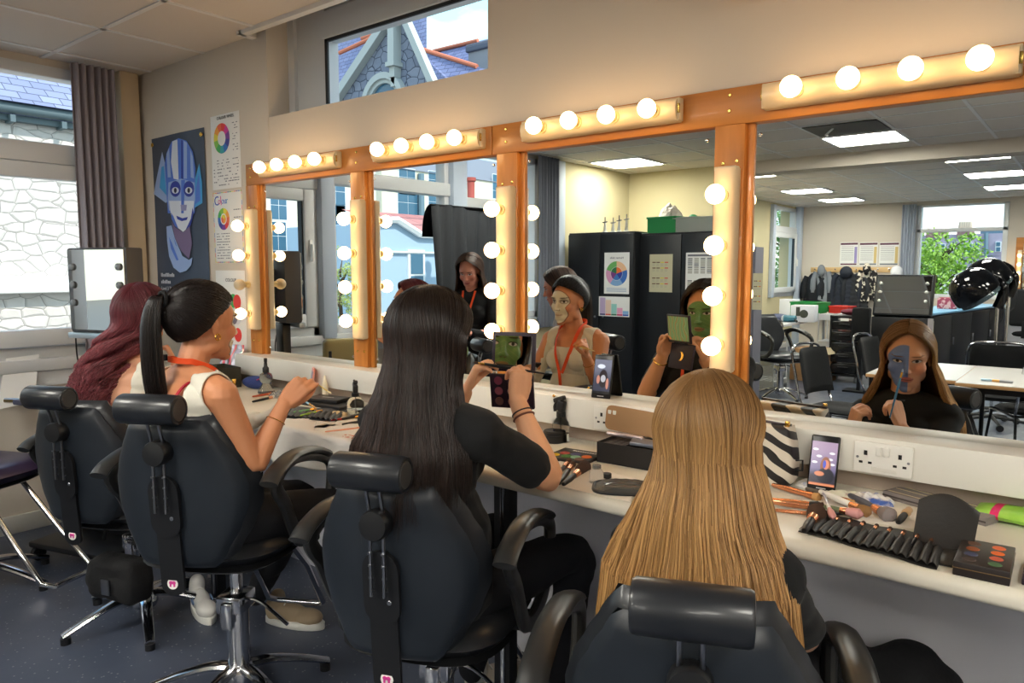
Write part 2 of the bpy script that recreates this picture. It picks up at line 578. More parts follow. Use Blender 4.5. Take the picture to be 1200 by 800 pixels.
curtain('curtain', 'dark grey pleated curtain at the end of the window row near the black cupboards', (XL + 0.09, -4.28, 0), (XL + 0.09, -3.92, 0), 0.85, 2.585, 7, 0.028, M('dark grey curtain', (104, 108, 118), 0.85), 2)
curtain('curtain', 'pale grey curtain beside the far window behind the coats', (-2.84, YB + 0.1, 0), (-2.62, YB + 0.1, 0), 0.85, 2.55, 5, 0.028, M('pale curtain', (178, 184, 196), 0.85), 3)
m = MB()
m.box(XL, XL + 0.05, -4.46, -4.33, 0.1, 2.585, 0.006)
struct(m.build('trim_5', M('window post paint', (186, 198, 214), 0.45)))
# ================================================================== MIRROR WALL
MIRB, MIRT = 1.017, 1.868
RAILT = 1.974
posts = [(-3.436, -3.337), (-2.612, -2.518), (-1.776, -1.68), (-0.933, -0.841), (-0.09, 0.0)]
rail_cuts = [(-3.437, -1.80), (-1.80, 0.9)]
for i, (a, b) in enumerate(rail_cuts):
 r = MB().box(a + 0.002, b - 0.002, -0.028, 0.0, MIRT, RAILT, 0.003).build('mirror_frame_rail', wood)
 tag(r, ['varnished pine rail across the tops of the two mirrors nearer the window', 'varnished pine rail across the tops of the two larger mirrors'][i], 'mirror frame', 'pine mirror frame')
where = ['left of the mirror nearest the posters', 'between the first and second mirrors from the window', 'behind the dark haired woman in black', 'above the long haired blonde woman', 'right of the last mirror']
for i, (a, b) in enumerate(posts):
 r = MB()
 r.box(a, b, -0.030, 0.0, MIRB, MIRT + 0.0, 0.002)
 r.box(b - 0.001, b + 0.022, -0.012, 0.0, MIRB, MIRT, 0.001)
 p = r.build('mirror_frame_post', wood_v)
 tag(p, 'upright varnished pine post ' + where[i], 'mirror frame', 'pine mirror frame')
 for x, z in ((a + 0.028, 1.758), (b - 0.022, 1.762), (a + 0.028, 1.085), (b - 0.022, 1.087), (a + 0.042, MIRT + 0.04), (a + 0.042, MIRT + 0.085)):
  MB().lathe([(0, 0.0035), (0.0045, 0.003), (0.006, 0)], (x, -0.030 if z < MIRT else -0.028, z), (0, -1, 0), 10).build('screw', brass, p)
mir = [(-3.337, -2.612, 'narrow wall mirror nearest the posters reflecting the white casement window'),
  (-2.518, -1.776, 'wall mirror reflecting pale buildings and the hanging black cloth'),
  (-1.68, -0.933, 'wall mirror reflecting the black cupboards and the woman painted white'),
  (-0.841, -0.09, 'wall mirror reflecting the far room and the woman painted blue'),
  (0.0, 0.9, 'wall mirror at the far end past the blonde woman')]
for a, b, l in mir:
 mm = MB().box(a, b, -0.004, 0.0, MIRB, MIRT).build('mirror', mirror_mat, smooth=False)
 tag(mm, l, 'mirror')
 for x in (a + 0.035, b - 0.035):
  for z in (1.835, 1.055):
   MB().lathe([(0, 0.005), (0.004, 0.004), (0.006, 0)], (x, -0.004, z), (0, -1, 0), 10).build('mirror_screw', chrome, mm)
def strip(name, label, c, horiz, offs, dead=()):
 """c = centre of the strip, bulbs at offsets"""
 t = thing('bulb_strip', label, 'light', c, 0, 'bulb light strips')
 prof = [(-0.036, 0.0), (-0.036, -0.018), (-0.030, -0.032), (-0.018, -0.041), (0, -0.044), (0.018, -0.041), (0.030, -0.032), (0.036, -0.018), (0.036, 0.0)]
 m = MB()
 L = 0.296
 if horiz:
  mt = Matrix(((0, 0, 1, -L), (0, 1, 0, 0), (1, 0, 0, 0), (0, 0, 0, 1)))
 else:
  mt = Matrix(((1, 0, 0, 0), (0, 1, 0, 0), (0, 0, 1, -L), (0, 0, 0, 1)))
 m.prism(prof, 2 * L, mt)
 m.build('housing', cream_plastic, t, angle=30)
 for s in (-1, 1):
  e = MB()
  if horiz:
   e.box(s * L - 0.006, s * L + 0.006, -0.03, 0, -0.034, 0.034, 0.003)
   e.box(s * L - 0.007, s * L + 0.007, -0.032, -0.026, -0.012, 0.016, 0.001, mi=1)
  else:
   e.box(-0.034, 0.034, -0.03, 0, s * L - 0.006, s * L + 0.006, 0.003)
  e.build('end_cap', [cream_plastic, brass], t)
 for i, o in enumerate(offs):
  p = V((o, -0.04, 0)) if horiz else V((0, -0.04, o))
  h = MB().lathe([(0.019, 0.0), (0.019, 0.006), (0.0145, 0.008), (0.0145, 0.024), (0.012, 0.026)], p, (0, -1, 0), 20).build('bulb_holder', M('cream bulb holder', (214, 190, 138), 0.35), t)
  b = MB().ell(p + V((0, -0.052, 0)), 0.0282, n=20)
  b.lathe([(0.012, 0.02), (0.014, 0.028), (0.02, 0.034)], p, (0, -1, 0), 16)
  bo = b.build('bulb', dead_bulb if i in dead else bulb_mat, t)
 return t
hb = [(-2.958, 'horizontal strip of four lit bulbs above the mirror nearest the posters'),
  (-2.118, 'horizontal strip of four lit bulbs above the second mirror from the posters'),
  (-1.326, 'horizontal strip of four lit bulbs above the mirror reflecting the black cupboards'),
  (-0.473, 'horizontal strip of four lit bulbs above the mirror reflecting the far room')]
for x, l in hb:
 strip('bulb_strip', l, (x - 0.012, -0.028, 1.93), True, [-0.2 + 0.142 * i for i in range(4)])
vb = [(-3.372, 'upright strip of bulbs beside the round-wheel posters, third bulb unlit', (2,)),
  (-2.548, 'upright strip of bulbs on the post between the first two mirrors', ()),
  (-1.722, 'upright strip of bulbs on the post behind the dark haired woman', ()),
  (-0.887, 'upright strip of bulbs on the post above the blonde woman', ())]
for x, l, dd in vb:
 strip('bulb_strip', l, (x, -0.030, 1.445), False, [0.217 - 0.145 * i for i in range(4)], dd)
m = MB()
m.box(-3.47, 0.9, -0.105, 0.0, 0.918, MIRB, 0.003)
o = m.build('mirror_ledge', white_lam)
tag(o, 'white boxed ledge running under all the mirrors', 'ledge')
m = MB().box(-3.6, 0.9, -0.05, 0.0, 0.866, 0.918, 0.001)
o = m.build('trim_6', M('grey beige upstand', (176, 160, 146), 0.5)); struct(o)
m = MB()
prof = []
ZT, ZB, YF = 0.865, 0.825, -0.565
for a in range(0, 7):
 t = PI / 2 * a / 6
 prof.append((YF + 0.02 - 0.02 * math.sin(t), ZT - 0.02 + 0.02 * math.cos(t)))
for a in range(0, 7):
 t = PI / 2 * a / 6
 prof.append((YF + 0.014 - 0.014 * math.cos(t), ZB + 0.014 - 0.014 * math.sin(t)))
prof += [(-0.003, ZB), (-0.003, ZT)]
mt = Matrix(((0, 0, 1, -3.66), (1, 0, 0, 0), (0, 1, 0, 0), (0, 0, 0, 1)))
m.prism(prof, 4.56, mt)
wt = thing('worktop', 'x', 'worktop')
m.build('slab', M('cream laminate worktop', (226, 220, 204), 0.32), wt, angle=30)
tag(wt, 'long cream laminate worktop with rounded front edge under the mirrors', 'worktop')
m = MB().box(-3.66, 0.9, -0.03, 0.0, 0.0, 0.825)
o = m.build('trim_7', M('grey back panel', (216, 216, 224), 0.6)); struct(o)
for x in (-1.35, -3.0):
 lg = MB().box(x - 0.03, x + 0.03, -0.52, -0.48, 0, 0.825, 0.004).build('leg', black_metal, wt)
 MB().cyl((x + 0.008, -0.524, 0.0), (x + 0.008, -0.524, 0.825), 0.008).build('chrome_tube', chrome, lg)
ac = MB()
pr = [(0.0, 0.0), (-0.16, 0.0), (-0.20, 0.06), (-0.205, 0.27), (0.0, 0.29)]
mt = Matrix(((0, 0, 1, 0), (1, 0, 0, 0), (0, 1, 0, 0), (0, 0, 0, 1)))
ac.prism(pr, 0.8, mt, bev=0.008)
ac.box(0.05, 0.75, -0.165, -0.03, -0.004, 0.0)
o = ac.build('air_conditioner', M('air conditioner plastic', (226, 206, 172), 0.4))
o.location = (-0.93, 0.0, 2.235)
tag(o, 'cream wall air conditioner unit above the mirrors', 'air conditioner')
# ================================================================== OUTSIDE
def stone_mat(name, c1, c2, cj, sc, squash=1.7, jw=0.05):
 m = M(name, c1, 0.9)
 g = NG(m)
 v, x, y, z = g.obj()
 mp = g.nt.nodes.new('ShaderNodeMapping'); mp.inputs['Scale'].default_value = (1, 1, squash)
 nz = g.nt.nodes.new('ShaderNodeTexNoise'); nz.inputs['Scale'].default_value = 3.0
 g.nt.links.new(v, nz.inputs['Vector'])
 add = g.nt.nodes.new('ShaderNodeVectorMath'); add.operation = 'MULTIPLY_ADD'
 g.nt.links.new(nz.outputs['Color'], add.inputs[0]); add.inputs[1].default_value = (0.12, 0.12, 0.12); g.nt.links.new(v, add.inputs[2])
 g.nt.links.new(add.outputs[0], mp.inputs['Vector'])
 vo = g.nt.nodes.new('ShaderNodeTexVoronoi'); vo.feature = 'DISTANCE_TO_EDGE'; vo.inputs['Scale'].default_value = sc
 vo.inputs['Randomness'].default_value = 0.75
 vc = g.nt.nodes.new('ShaderNodeTexVoronoi'); vc.inputs['Scale'].default_value = sc; vc.inputs['Randomness'].default_value = 0.75
 for q in (vo, vc):
  g.nt.links.new(mp.outputs[0], q.inputs['Vector'])
 sc_ = g.nt.nodes.new('ShaderNodeSeparateColor'); g.nt.links.new(vc.outputs['Color'], sc_.inputs[0])
 f = g.math('ADD', g.mul(sc_.outputs[0], 0.6), g.mul(g.noise(v, 14, 5), 0.5))
 c = g.mix(f, lin(c1), lin(c2))
 j = g.math('SUBTRACT', 1.0, g.step(vo.outputs['Distance'], jw * 0.35, jw))
 g.color(g.mix(j, c, lin(cj)))
 bp = g.nt.nodes.new('ShaderNodeBump'); bp.inputs['Strength'].default_value = 0.5; bp.inputs['Distance'].default_value = 0.015
 hh = g.math('ADD', g.step(vo.outputs['Distance'], 0, 0.15), g.mul(g.noise(v, 10, 5), 0.6))
 g.nt.links.new(hh, bp.inputs['Height']); g.nt.links.new(bp.outputs[0], g.b.inputs['Normal'])
 return m
def slate_mat(name, c1, c2, row, axis='y'):
 m = M(name, c1, 0.6)
 g = NG(m)
 v, x, y, z = g.obj()
 cb = g.nt.nodes.new('ShaderNodeCombineXYZ')
 g._in(cb.inputs[0], y if axis == 'y' else x); g._in(cb.inputs[1], z)
 br = g.nt.nodes.new('ShaderNodeTexBrick')
 br.inputs['Scale'].default_value = 1.0 / row
 br.inputs['Row Height'].default_value = 1.0; br.inputs['Brick Width'].default_value = 2.2
 br.inputs['Mortar Size'].default_value = 0.06
 br.inputs['Color1'].default_value = lin(c1); br.inputs['Color2'].default_value = lin(c2)
 br.inputs['Mortar'].default_value = lin(tuple(int(q * 0.62) for q in c1))
 g.nt.links.new(cb.outputs[0], br.inputs['Vector'])
 g.color(br.outputs['Color'])
 return m
slate = slate_mat('slate roof', (118, 126, 156), (140, 148, 178), 0.075)
slate_x = slate_mat('slate roof facing', (104, 112, 148), (122, 130, 166), 0.28, 'x')
stone_light = stone_mat('pale rubble stone', (196, 192, 186), (222, 218, 212), (158, 154, 148), 6.0, 1.8, 0.035)
stone_blue = stone_mat('blue grey rubble stone', (104, 112, 130), (140, 146, 160), (66, 72, 86), 4.2, 1.3)
cream_wall = M('cream render', (226, 220, 200), 0.9)
blue_wall = M('pale blue render', (168, 192, 214), 0.9)
glass_dark = M('outside window glass', (70, 110, 135), 0.1)
ground_mat = M('courtyard ground', (110, 108, 104), 0.9)
struct(MB().box(-140, 60, -150, 60, -4.2, -4.0).build('ground', ground_mat, smooth=False))
t = thing('stone_building', 'pale rubble stone building with slate roof just outside the window', 'building', (-7.5, 4.0, -4))
W0 = V((-7.5, 4.0, -4))
def wbox(m, x0, x1, y0, y1, z0, z1, o, **k):
 return m.box(x0 - o.x, x1 - o.x, y0 - o.y, y1 - o.y, z0 - o.z, z1 - o.z, **k)
m = MB(); wbox(m, -12.5, -7.5, -0.75, 3.6, -4, 2.72, W0); m.build('wall', stone_light, t, smooth=False)
m = MB(); wbox(m, -7.5, -7.38, -0.75, 3.6, 1.235, 1.385, W0, bev=0.02); m.build('ledge', M('white painted ledge', (236, 236, 232), 0.7), t)
m = MB(); wbox(m, -7.6, -7.42, -0.75, 3.6, 2.72, 2.77, W0); m.tube([(0.12, -4.75, 6.82), (0.12, -0.4, 6.82)], 0.05, 10)
for i in range(10):
 wbox(m, -7.5, -7.36, -0.6 + i * 0.4, -0.56 + i * 0.4, 2.70, 2.76, W0)
m.build('gutter', M('lead gutter', (92, 110, 116), 0.6), t)
m = MB()
m.quad((0.20, -4.85, 6.86), (0.20, -0.4, 6.86), (-2.6, -0.4, 9.0), (-2.6, -4.85, 9.0))
m.quad((-5.4, -4.85, 6.86), (-2.6, -4.85, 9.0), (-2.6, -0.4, 9.0), (-5.4, -0.4, 6.86))
m.build('roof', slate, t, smooth=False)
gy = 8.0
G0 = V((-10.9, gy, -4))
t = thing('church_gable', 'grey stone church gable with arched window seen through the high window', 'building', G0)
def gp(u, v):
 p = PY(u, v, gy); return (p.x - G0.x, p.z - G0.z)
trimm = M('dressed stone trim', (178, 184, 180), 0.85)
GM = Matrix(((1, 0, 0, 0), (0, 0, -1, 0), (0, 1, 0, 0), (0, 0, 0, 1)))
def bar(m, pts, w, d):
 """flat mitred strip in the gable plane through local (x, z) points"""
 for a, b in zip(pts, pts[1:]):
  a = V((a[0], 0, a[1])); b = V((b[0], 0, b[1])); dd = b - a; n = V((-dd.z, 0, dd.x)).normalized() * (w / 2)
  m.prism([(q.x, q.z) for q in (a + n, a - n, b - n, b + n)], d, GM)
m = MB()
ap = gp(471, 6)
lb, rb = gp(384, 124), gp(512, 100)
m.prism([(lb[0] - .4, 0), (lb[0] - .4, lb[1] - .5), ap, (rb[0] + .3, rb[1] - .5), (rb[0] + .3, 0)], 0.08, Matrix(((1, 0, 0, 0), (0, 0, 1, 0), (0, 1, 0, 0), (0, 0, 0, 1))))
m.build('wall', stone_blue, t, smooth=False)
m = MB(); bar(m, [(lb[0] - .38, lb[1] - .5), ap], 0.17, 0.16); bar(m, [(rb[0] + .28, rb[1] - .5), ap], 0.13, 0.16)
m.build('coping', trimm, t, smooth=False)
m = MB()
bar(m, [gp(466.5, 0), gp(466.5, 76)], 0.17, 0.20); bar(m, [gp(467, 75), gp(467, 80)], 0.24, 0.24)
bar(m, [gp(467, 80), gp(466.5, 92)], 0.15, 0.17); bar(m, [gp(466.5, 92), gp(466, 103)], 0.10, 0.14)
m.build('buttress', trimm, t, smooth=False)
ac_ = gp(453, 124)
for k, (r0, r1, mat_, d) in enumerate(((0.0, 0.42, glass_dark, 0.03), (0.42, 0.50, trimm, 0.09), (0.50, 0.62, trimm, 0.14))):
 m = MB(); n = 24
 for i in range(n):
  a0, a1 = PI * i / n, PI * (i + 1) / n
  q = [(ac_[0] + r * math.cos(a), ac_[1] + r * math.sin(a)) for r, a in ((r0, a0), (r1, a0), (r1, a1), (r0, a1))]
  if r0 == 0: q = [q[0], q[1], q[2]]
  m.prism(q, d, GM)
 m.build(['window_glass', 'inner_arch', 'outer_arch'][k], mat_, t, smooth=False)
ridge = M('terracotta ridge tiles', (206, 122, 92), 0.8)
def roofpoly(name, label, low, high, y0, y1, ridges, mat):
 """sloping roof: eave points (px) at y0, ridge points (px) at y1"""
 P = [PY(u, v, y0) for u, v in low] + [PY(u, v, y1) for u, v in high]
 O = P[0].copy()
 t = thing(name, label, 'roof', O)
 m = MB(); m.bm.faces.new([m.bm.verts.new(p - O) for p in P]); m.build('roof_slope', mat, t, smooth=False, recalc=False)
 m = MB()
 for a, b in ridges: m.tube([PY(*a) - O, PY(*b) - O], 0.05, 8)
 m.build('ridge', ridge, t)
slx = slate_mat('slate roof facing', (110, 118, 156), (128, 136, 172), 0.10, 'x')
roofpoly('slate_roof', 'blue slate roof with terracotta ridge left behind the church gable', [(375, 200), (500, 200)], [(500, 14), (450, 22), (375, 52)], 9.0, 10.6, [((398, 62, 9.7), (450, 38, 9.7)), ((424, 45, 10.4), (470, 30, 10.4))], slx)
roofpoly('slate_roof', 'blue slate hip roof edged in orange tiles right of the church gable', [(480, 200), (640, 200)], [(640, 104), (559, 78), (488, 56), (478, 50)], 9.0, 9.9, [((484, 54.5, 9.88), (559, 78, 9.88))], slx)
roofpoly('slate_roof', 'farther slate roof with an orange ridge in front of the chimney', [(500, 150), (640, 150)], [(640, 30), (508, 60)], 10.2, 12.0, [((508, 60, 11.95), (560, 47.5, 11.95))], slx)
c = PY(562, 62, 11.2)
t = thing('chimney_block', 'wide grey stone chimney stack on the slate roof', 'chimney', c)
MB().box(-0.35, 0.5, 0, 0.5, -2, 0.06).build('stack', M('grey chimney render', (150, 152, 156), 0.9, bump=(8, 0.4)), t, smooth=False)
MB().box(-0.40, 0.55, -0.06, 0.55, 0.06, 0.20, 0.03).build('cap', M('dark coping stone', (96, 102, 116), 0.9), t, smooth=False)
MB().box(-0.38, 0.53, -0.04, 0.53, 0.20, 0.24, 0.01).build('cap_top', M('grey slate', (128, 132, 142), 0.7), t, smooth=False)
def facade(name, label, x, y0, y1, z0, z1, wallm, wins, roof=None, depth=4.0, extra=None):
 O = V((x, (y0 + y1) / 2, z0))
 t = thing(name, label, 'building', O)
 m = MB(); wbox(m, x - depth, x, min(y0, y1), max(y0, y1), z0, z1, O); m.build('wall', wallm, t, smooth=False)
 for (yc, zc, w, h) in wins:
  m = MB(); wbox(m, x, x + 0.05, yc - w / 2 - 0.08, yc + w / 2 + 0.08, zc - h / 2 - 0.08, zc + h / 2 + 0.08, O)
  f = m.build('window', M('white sash', (232, 236, 238), 0.5), t, smooth=False)
  m = MB()
  for i in range(2):
   for j in range(3):
    wbox(m, x + 0.05, x + 0.07, yc - w / 2 + i * w / 2 + 0.03, yc - w / 2 + (i + 1) * w / 2 - 0.03,
      zc - h / 2 + j * h / 3 + 0.03, zc - h / 2 + (j + 1) * h / 3 - 0.03, O)
  m.build('pane', glass_dark, f, smooth=False)
 if roof:
  m = MB(); rh = roof[0]
  a, b = min(y0, y1) - 0.2, max(y0, y1) + 0.2
  m.quad((0.25, a - O.y, z1 - O.z), (0.25, b - O.y, z1 - O.z), (-depth / 2, b - O.y, z1 + rh - O.z), (-depth / 2, a - O.y, z1 + rh - O.z))
  m.quad((-depth, b - O.y, z1 - O.z), (-depth, a - O.y, z1 - O.z), (-depth / 2, a - O.y, z1 + rh - O.z), (-depth / 2, b - O.y, z1 + rh - O.z))
  m.build('roof', roof[1], t, smooth=False)
 return t, O
def wz(u, v, x):
 p = RX(u, v, x); return p.y, p.z
xA = -85.0
ws = []
for (u, v, w, h) in ((477, 213, 3.4, 4), (511, 216, 3.4, 4), (478, 246, 4.2, 6.6), (512, 243, 3.8, 5), (584, 219, 3.2, 4.2), (552, 262, 3.6, 5)):
 y, z = wz(u, v, xA); ws.append((y, z, w, h))
slg = M('grey slate', (128, 132, 142), 0.7)
fa, O = facade('terrace_building', 'tall cream terrace with sash windows and slate roof seen in the second mirror', xA, RX(447, 200, xA).y, RX(700, 200, xA).y, -40, RX(500, 202, xA).z, cream_wall, ws, (5, slg), 14)
m = MB()
for (u, r) in ((491, 0.5), (518, 0.6)):
 y = RX(u, 230, xA).y
 m.tube([(0.5, y - O.y, 20), (0.5, y - O.y, RX(u, 204, xA).z - O.z)], r, 8)
m.build('downpipe', M('grey blue pipe', (110, 136, 150), 0.6), fa)
xt = -70.0
ws = [(*wz(393, 232, xt), 2.8, 4.6), (*wz(393, 262, xt), 2.8, 4.2), (*wz(326, 232, xt), 2.0, 4.6), (*wz(326, 285, xt), 2.0, 4.6), (*wz(326, 330, xt), 2.0, 4.6)]
facade('town_house', 'tall cream house with bluish windows in the mirror nearest the posters', xt, RX(300, 200, xt).y, RX(440, 200, xt).y, -40, 60, cream_wall, ws, None, 10)
xb = -52.0
pk, ev = RX(463, 259, xb), RX(490, 276, xb)
O = V((xb, ev.y, -30))
t = thing('blue_house', 'pale blue rendered house with red tiled roof in the second mirror', 'building', O)
yb0, yb1 = RX(443, 300, xb).y, RX(640, 300, xb).y
evl = ev.z - O.z; pkl = pk.z - O.z
m = MB()
m.prism([(yb0 - O.y, 0), (yb0 - O.y, evl + 1.0), (pk.y - O.y, pkl), (0, evl), (yb1 - O.y, evl), (yb1 - O.y, 0)], 14.0, Matrix(((0, 0, -1, 0), (1, 0, 0, 0), (0, 1, 0, 0), (0, 0, 0, 1))))
m.build('wall', blue_wall, t, smooth=False)
m = MB()
m.quad((0.4, 0, evl), (0.4, yb1 - O.y, evl), (-9.0, yb1 - O.y, pkl + 1.6), (-9.0, pk.y - O.y - 1, pkl + 1.6))
m.build('roof', slate_mat('red roof tiles', (176, 108, 104), (196, 128, 122), 0.9), t, smooth=False)
m = MB()
m.tube([(0.3, yb0 - O.y, evl + 1.2), (0.3, pk.y - O.y, pkl + 0.1), (0.3, 0, evl + 0.1)], 0.35, 6)
m.tube([(0.3, 0, evl), (0.3, yb1 - O.y, evl)], 0.25, 6)
zz = RX(490, 296, xb).z - O.z
m.tube([(0.2, yb0 - O.y, zz), (0.2, yb1 - O.y, zz)], 0.12, 6)
m.build('verge', M('white sash', (232, 236, 238), 0.5), t, smooth=False)
wy, wzz = wz(487, 322, xb); wy -= O.y; wzz -= O.z
f = MB().box(0, 0.2, wy - 1.1, wy + 1.1, wzz - 2.4, wzz + 2.4).build('window', M('white sash', (232, 236, 238), 0.5), t, smooth=False)
m = MB(); m.box(0.2, 0.25, wy - 0.8, wy + 0.8, wzz - 2.1, wzz - 0.1); m.box(0.2, 0.25, wy - 0.8, wy + 0.8, wzz + 0.1, wzz + 2.1)
m.build('pane', glass_dark, f, smooth=False)
xc_ = -45.0
cp = RX(552, 224, xc_)
t = thing('chimney_block', 'pale chimney with one tall red clay pot in the second mirror', 'chimney', (cp.x, cp.y, -20))
MB().box(-1, 1, -1.5, 1.5, 0, cp.z + 18.6).build('stack', cream_wall, t, smooth=False)
MB().box(-1.1, 1.1, -1.8, 1.8, cp.z + 18.6, cp.z + 18.9).build('cap', slg, t, smooth=False)
MB().lathe([(0.34, 0), (0.4, 0.1), (0.32, 0.3), (0.34, 1.9), (0.45, 2.0), (0.45, 2.3), (0.3, 2.3)], (0, 0, cp.z + 18.9), (0, 0, 1), 16).build('pot', M('red clay pot', (176, 84, 74), 0.7), t)
def tree(label, c, r, h, col, n=1400, seed=1, leaf=0.07):
 rnd = random.Random(seed)
 t = thing('tree', label, 'tree', (c[0], c[1], -4))
 m = MB()
 cz = c[2] + 4
 m.tube([(0, 0, 0), (0.05, 0, cz * 0.5), (0, 0.05, cz)], [0.16, 0.12, 0.07], 8)
 for i in range(9):
  a = rnd.uniform(0, 2 * PI); q = rnd.uniform(0.4, 0.9)
  m.tube([(0, 0, cz - 0.6 * h + 0.12 * i * h), (math.cos(a) * r * q * 0.5, math.sin(a) * r * q * 0.5, cz - 0.4 * h + 0.12 * i * h), (math.cos(a) * r * q, math.sin(a) * r * q, cz - 0.2 * h + 0.12 * i * h)], [0.06, 0.035, 0.012], 5)
 m.build('trunk', M('bark', (90, 76, 60), 0.9), t)
 m = MB()
 bl = []
 for i in range(26):
  while True:
   p = V((rnd.uniform(-1, 1), rnd.uniform(-1, 1), rnd.uniform(-1, 1)))
   if p.length < 1: break
  bl.append((V((p.x * r, p.y * r, p.z * h)), rnd.uniform(0.25, 0.45) * r))
 for i in range(n):
  b, br = bl[rnd.randrange(len(bl))]
  d = V((rnd.gauss(0, 1), rnd.gauss(0, 1), rnd.gauss(0, 1))).normalized()
  p = b + d * br * rnd.uniform(0.7, 1.05) + V((0, 0, cz))
  a = V((rnd.gauss(0, 1), rnd.gauss(0, 1), rnd.gauss(0, 1))).normalized()
  q = a.cross(d); q = q.normalized() if q.length > 1e-3 else V((1, 0, 0))
  s = leaf * rnd.uniform(0.6, 1.4)
  m.quad(p - a * s, p + q * s * 0.5, p + a * s, p - q * s * 0.5)
 m.build('foliage', M('foliage ' + str(col), col, 0.6, var=(tuple(int(x * 1.25) for x in col), 3.0, 0.3, 0.7), trans=0.0), t, smooth=False, recalc=False)
 return t
p = RX(399, 335, -30.0)
tree('sparse yellow green tree outside, seen low in the mirror nearest the posters', (p.x, p.y, p.z), 0.95, 1.9, (150, 162, 96), 2200, 3, 0.06)
p = RX(918, 300, -11.5)
tree('leafy green tree outside the side window of the far room', (p.x, p.y - 0.5, 2.0), 2.6, 2.4, (96, 132, 76), 9000, 5, 0.075)
p = RY(1096, 322, 24)
tree('bright green tree outside the big far window', (p.x, p.y, p.z), 1.35, 1.35, (126, 160, 62), 6500, 8, 0.06)
yf = 95.0
O = flip(PY(1120, 300, yf)); O.z = -40
t = thing('far_terrace', 'mauve grey rendered terrace with chimneys outside the big far window', 'building', O)
mauve = M('mauve render', (176, 166, 186), 0.9)
def fz(u, v): q = flip(PY(u, v, yf)) - O; return q
def fbox(m, u0, u1, v0, v1, d0, d1):
 a, b = fz(u0, v0), fz(u1, v1); m.box(min(a.x, b.x), max(a.x, b.x), d0, d1, min(a.z, b.z), max(a.z, b.z))
m = MB(); fbox(m, 1060, 1200, 276, 300, -12, 0); q = fz(1120, 300); m.box(fz(1060, 300).x, fz(1200, 300).x, -12, 0, 0, q.z)
m.build('wall', mauve, t, smooth=False)
for (u, v, w, h) in ((1136, 291, 7, 13), (1145, 291, 5, 13), (1127, 289, 4, 5), (1170, 289, 6, 12), (1127, 313, 6, 4), (1105, 290, 6, 9)):
 m = MB(); fbox(m, u - w / 2, u + w / 2, v - h / 2, v + h / 2, 0, 0.2)
 f = m.build('window', M('white sash', (232, 236, 238), 0.5), t, smooth=False)
 m = MB()
 for s_ in (0, 1): fbox(m, u - w / 2 + .8, u + w / 2 - .8, v - h / 2 + .8 + s_ * h / 2, v - h / 2 - .6 + (s_ + 1) * h / 2, 0.2, 0.25)
 m.build('pane', glass_dark, f, smooth=False)
m = MB(); fbox(m, 1122, 1137, 269, 278, -3, 0.3); fbox(m, 1086, 1105, 270, 278, -3, 0.3)
m.build('chimney', M('brown chimney brick', (150, 116, 118), 0.9), t, smooth=False)
for i in range(5):
 q = fz(1124 + i * 2.7, 269)
 MB().lathe([(0.22, 0), (0.26, 0.2), (0.2, 0.9)], (q.x, -1, q.z), (0, 0, 1), 8).build('chimney_pot', M('cream pots', (206, 190, 170), 0.8), t)
m = MB(); fbox(m, 1145, 1172, 265, 277, -8, -3); m.build('roof', M('blue green roof', (96, 124, 140), .8), t, smooth=False)
m = MB(); a = fz(1156, 300); b = fz(1156, 273); m.tube([(a.x, 0.2, a.z), (b.x, 0.2, b.z)], 0.22, 6); m.build('downpipe', M('grey blue pipe', (110, 136, 150), 0.6), t)
O = flip(PY(1120, 322, 60)); O.z = -20
o = MB().box(-20, 20, -2, 0, 0, PY(1120, 317, 60).z + 20).build('low_wall', M('white render', (222, 222, 218), 0.9), smooth=False)
o.location = O
tag(o, 'low white rendered wall beyond the tree outside the far window', 'wall'); o['kind'] = 'structure'
# ------------------------------------------------------------------ sky and sun
w = bpy.data.worlds.new('World'); C.world = w
w.use_nodes = True
nt = w.node_tree
bg = nt.nodes['Background']
tc = nt.nodes.new('ShaderNodeTexCoord')
sx = nt.nodes.new('ShaderNodeSeparateXYZ'); nt.links.new(tc.outputs['Generated'], sx.inputs[0])
ramp = nt.nodes.new('ShaderNodeValToRGB')
e = ramp.color_ramp.elements
e[0].position = 0.0; e[0].color = lin((196, 222, 232))
e[1].position = 0.7; e[1].color = lin((120, 176, 226))
q = ramp.color_ramp.elements.new(0.3); q.color = lin((162, 218, 228))
nt.links.new(sx.outputs[2], ramp.inputs['Fac'])
ns = nt.nodes.new('ShaderNodeTexNoise'); ns.inputs['Scale'].default_value = 3.2; ns.inputs['Detail'].default_value = 7; ns.inputs['Roughness'].default_value = 0.55
mp = nt.nodes.new('ShaderNodeMapping'); mp.inputs['Scale'].default_value = (1, 1, 2.4); mp.inputs['Location'].default_value = (0.4, 0.1, 0.2)
nt.links.new(tc.outputs['Generated'], mp.inputs['Vector']); nt.links.new(mp.outputs[0], ns.inputs['Vector'])
cr = nt.nodes.new('ShaderNodeValToRGB'); cr.color_ramp.elements[0].position = 0.47; cr.color_ramp.elements[1].position = 0.62
nt.links.new(ns.outputs['Fac'], cr.inputs['Fac'])
mx = nt.nodes.new('ShaderNodeMix'); mx.data_type = 'RGBA'
nt.links.new(cr.outputs['Color'], mx.inputs['Factor']); nt.links.new(ramp.outputs['Color'], mx.inputs[6]); mx.inputs[7].default_value = (1, 1, 1, 1)
nt.links.new(mx.outputs[2], bg.inputs['Color'])
bg.inputs['Strength'].default_value = 1.15
sd = bpy.data.lights.new('sun', 'SUN'); sd.energy = 2.3; sd.angle = math.radians(1.0); sd.color = (1.0, 0.95, 0.86)
so = bpy.data.objects.new('sun', sd); COL.objects.link(so)
so.rotation_euler = V((-0.66, -0.14, -0.74)).to_track_quat('-Z', 'Y').to_euler()
so.location = (10, 5, 12)
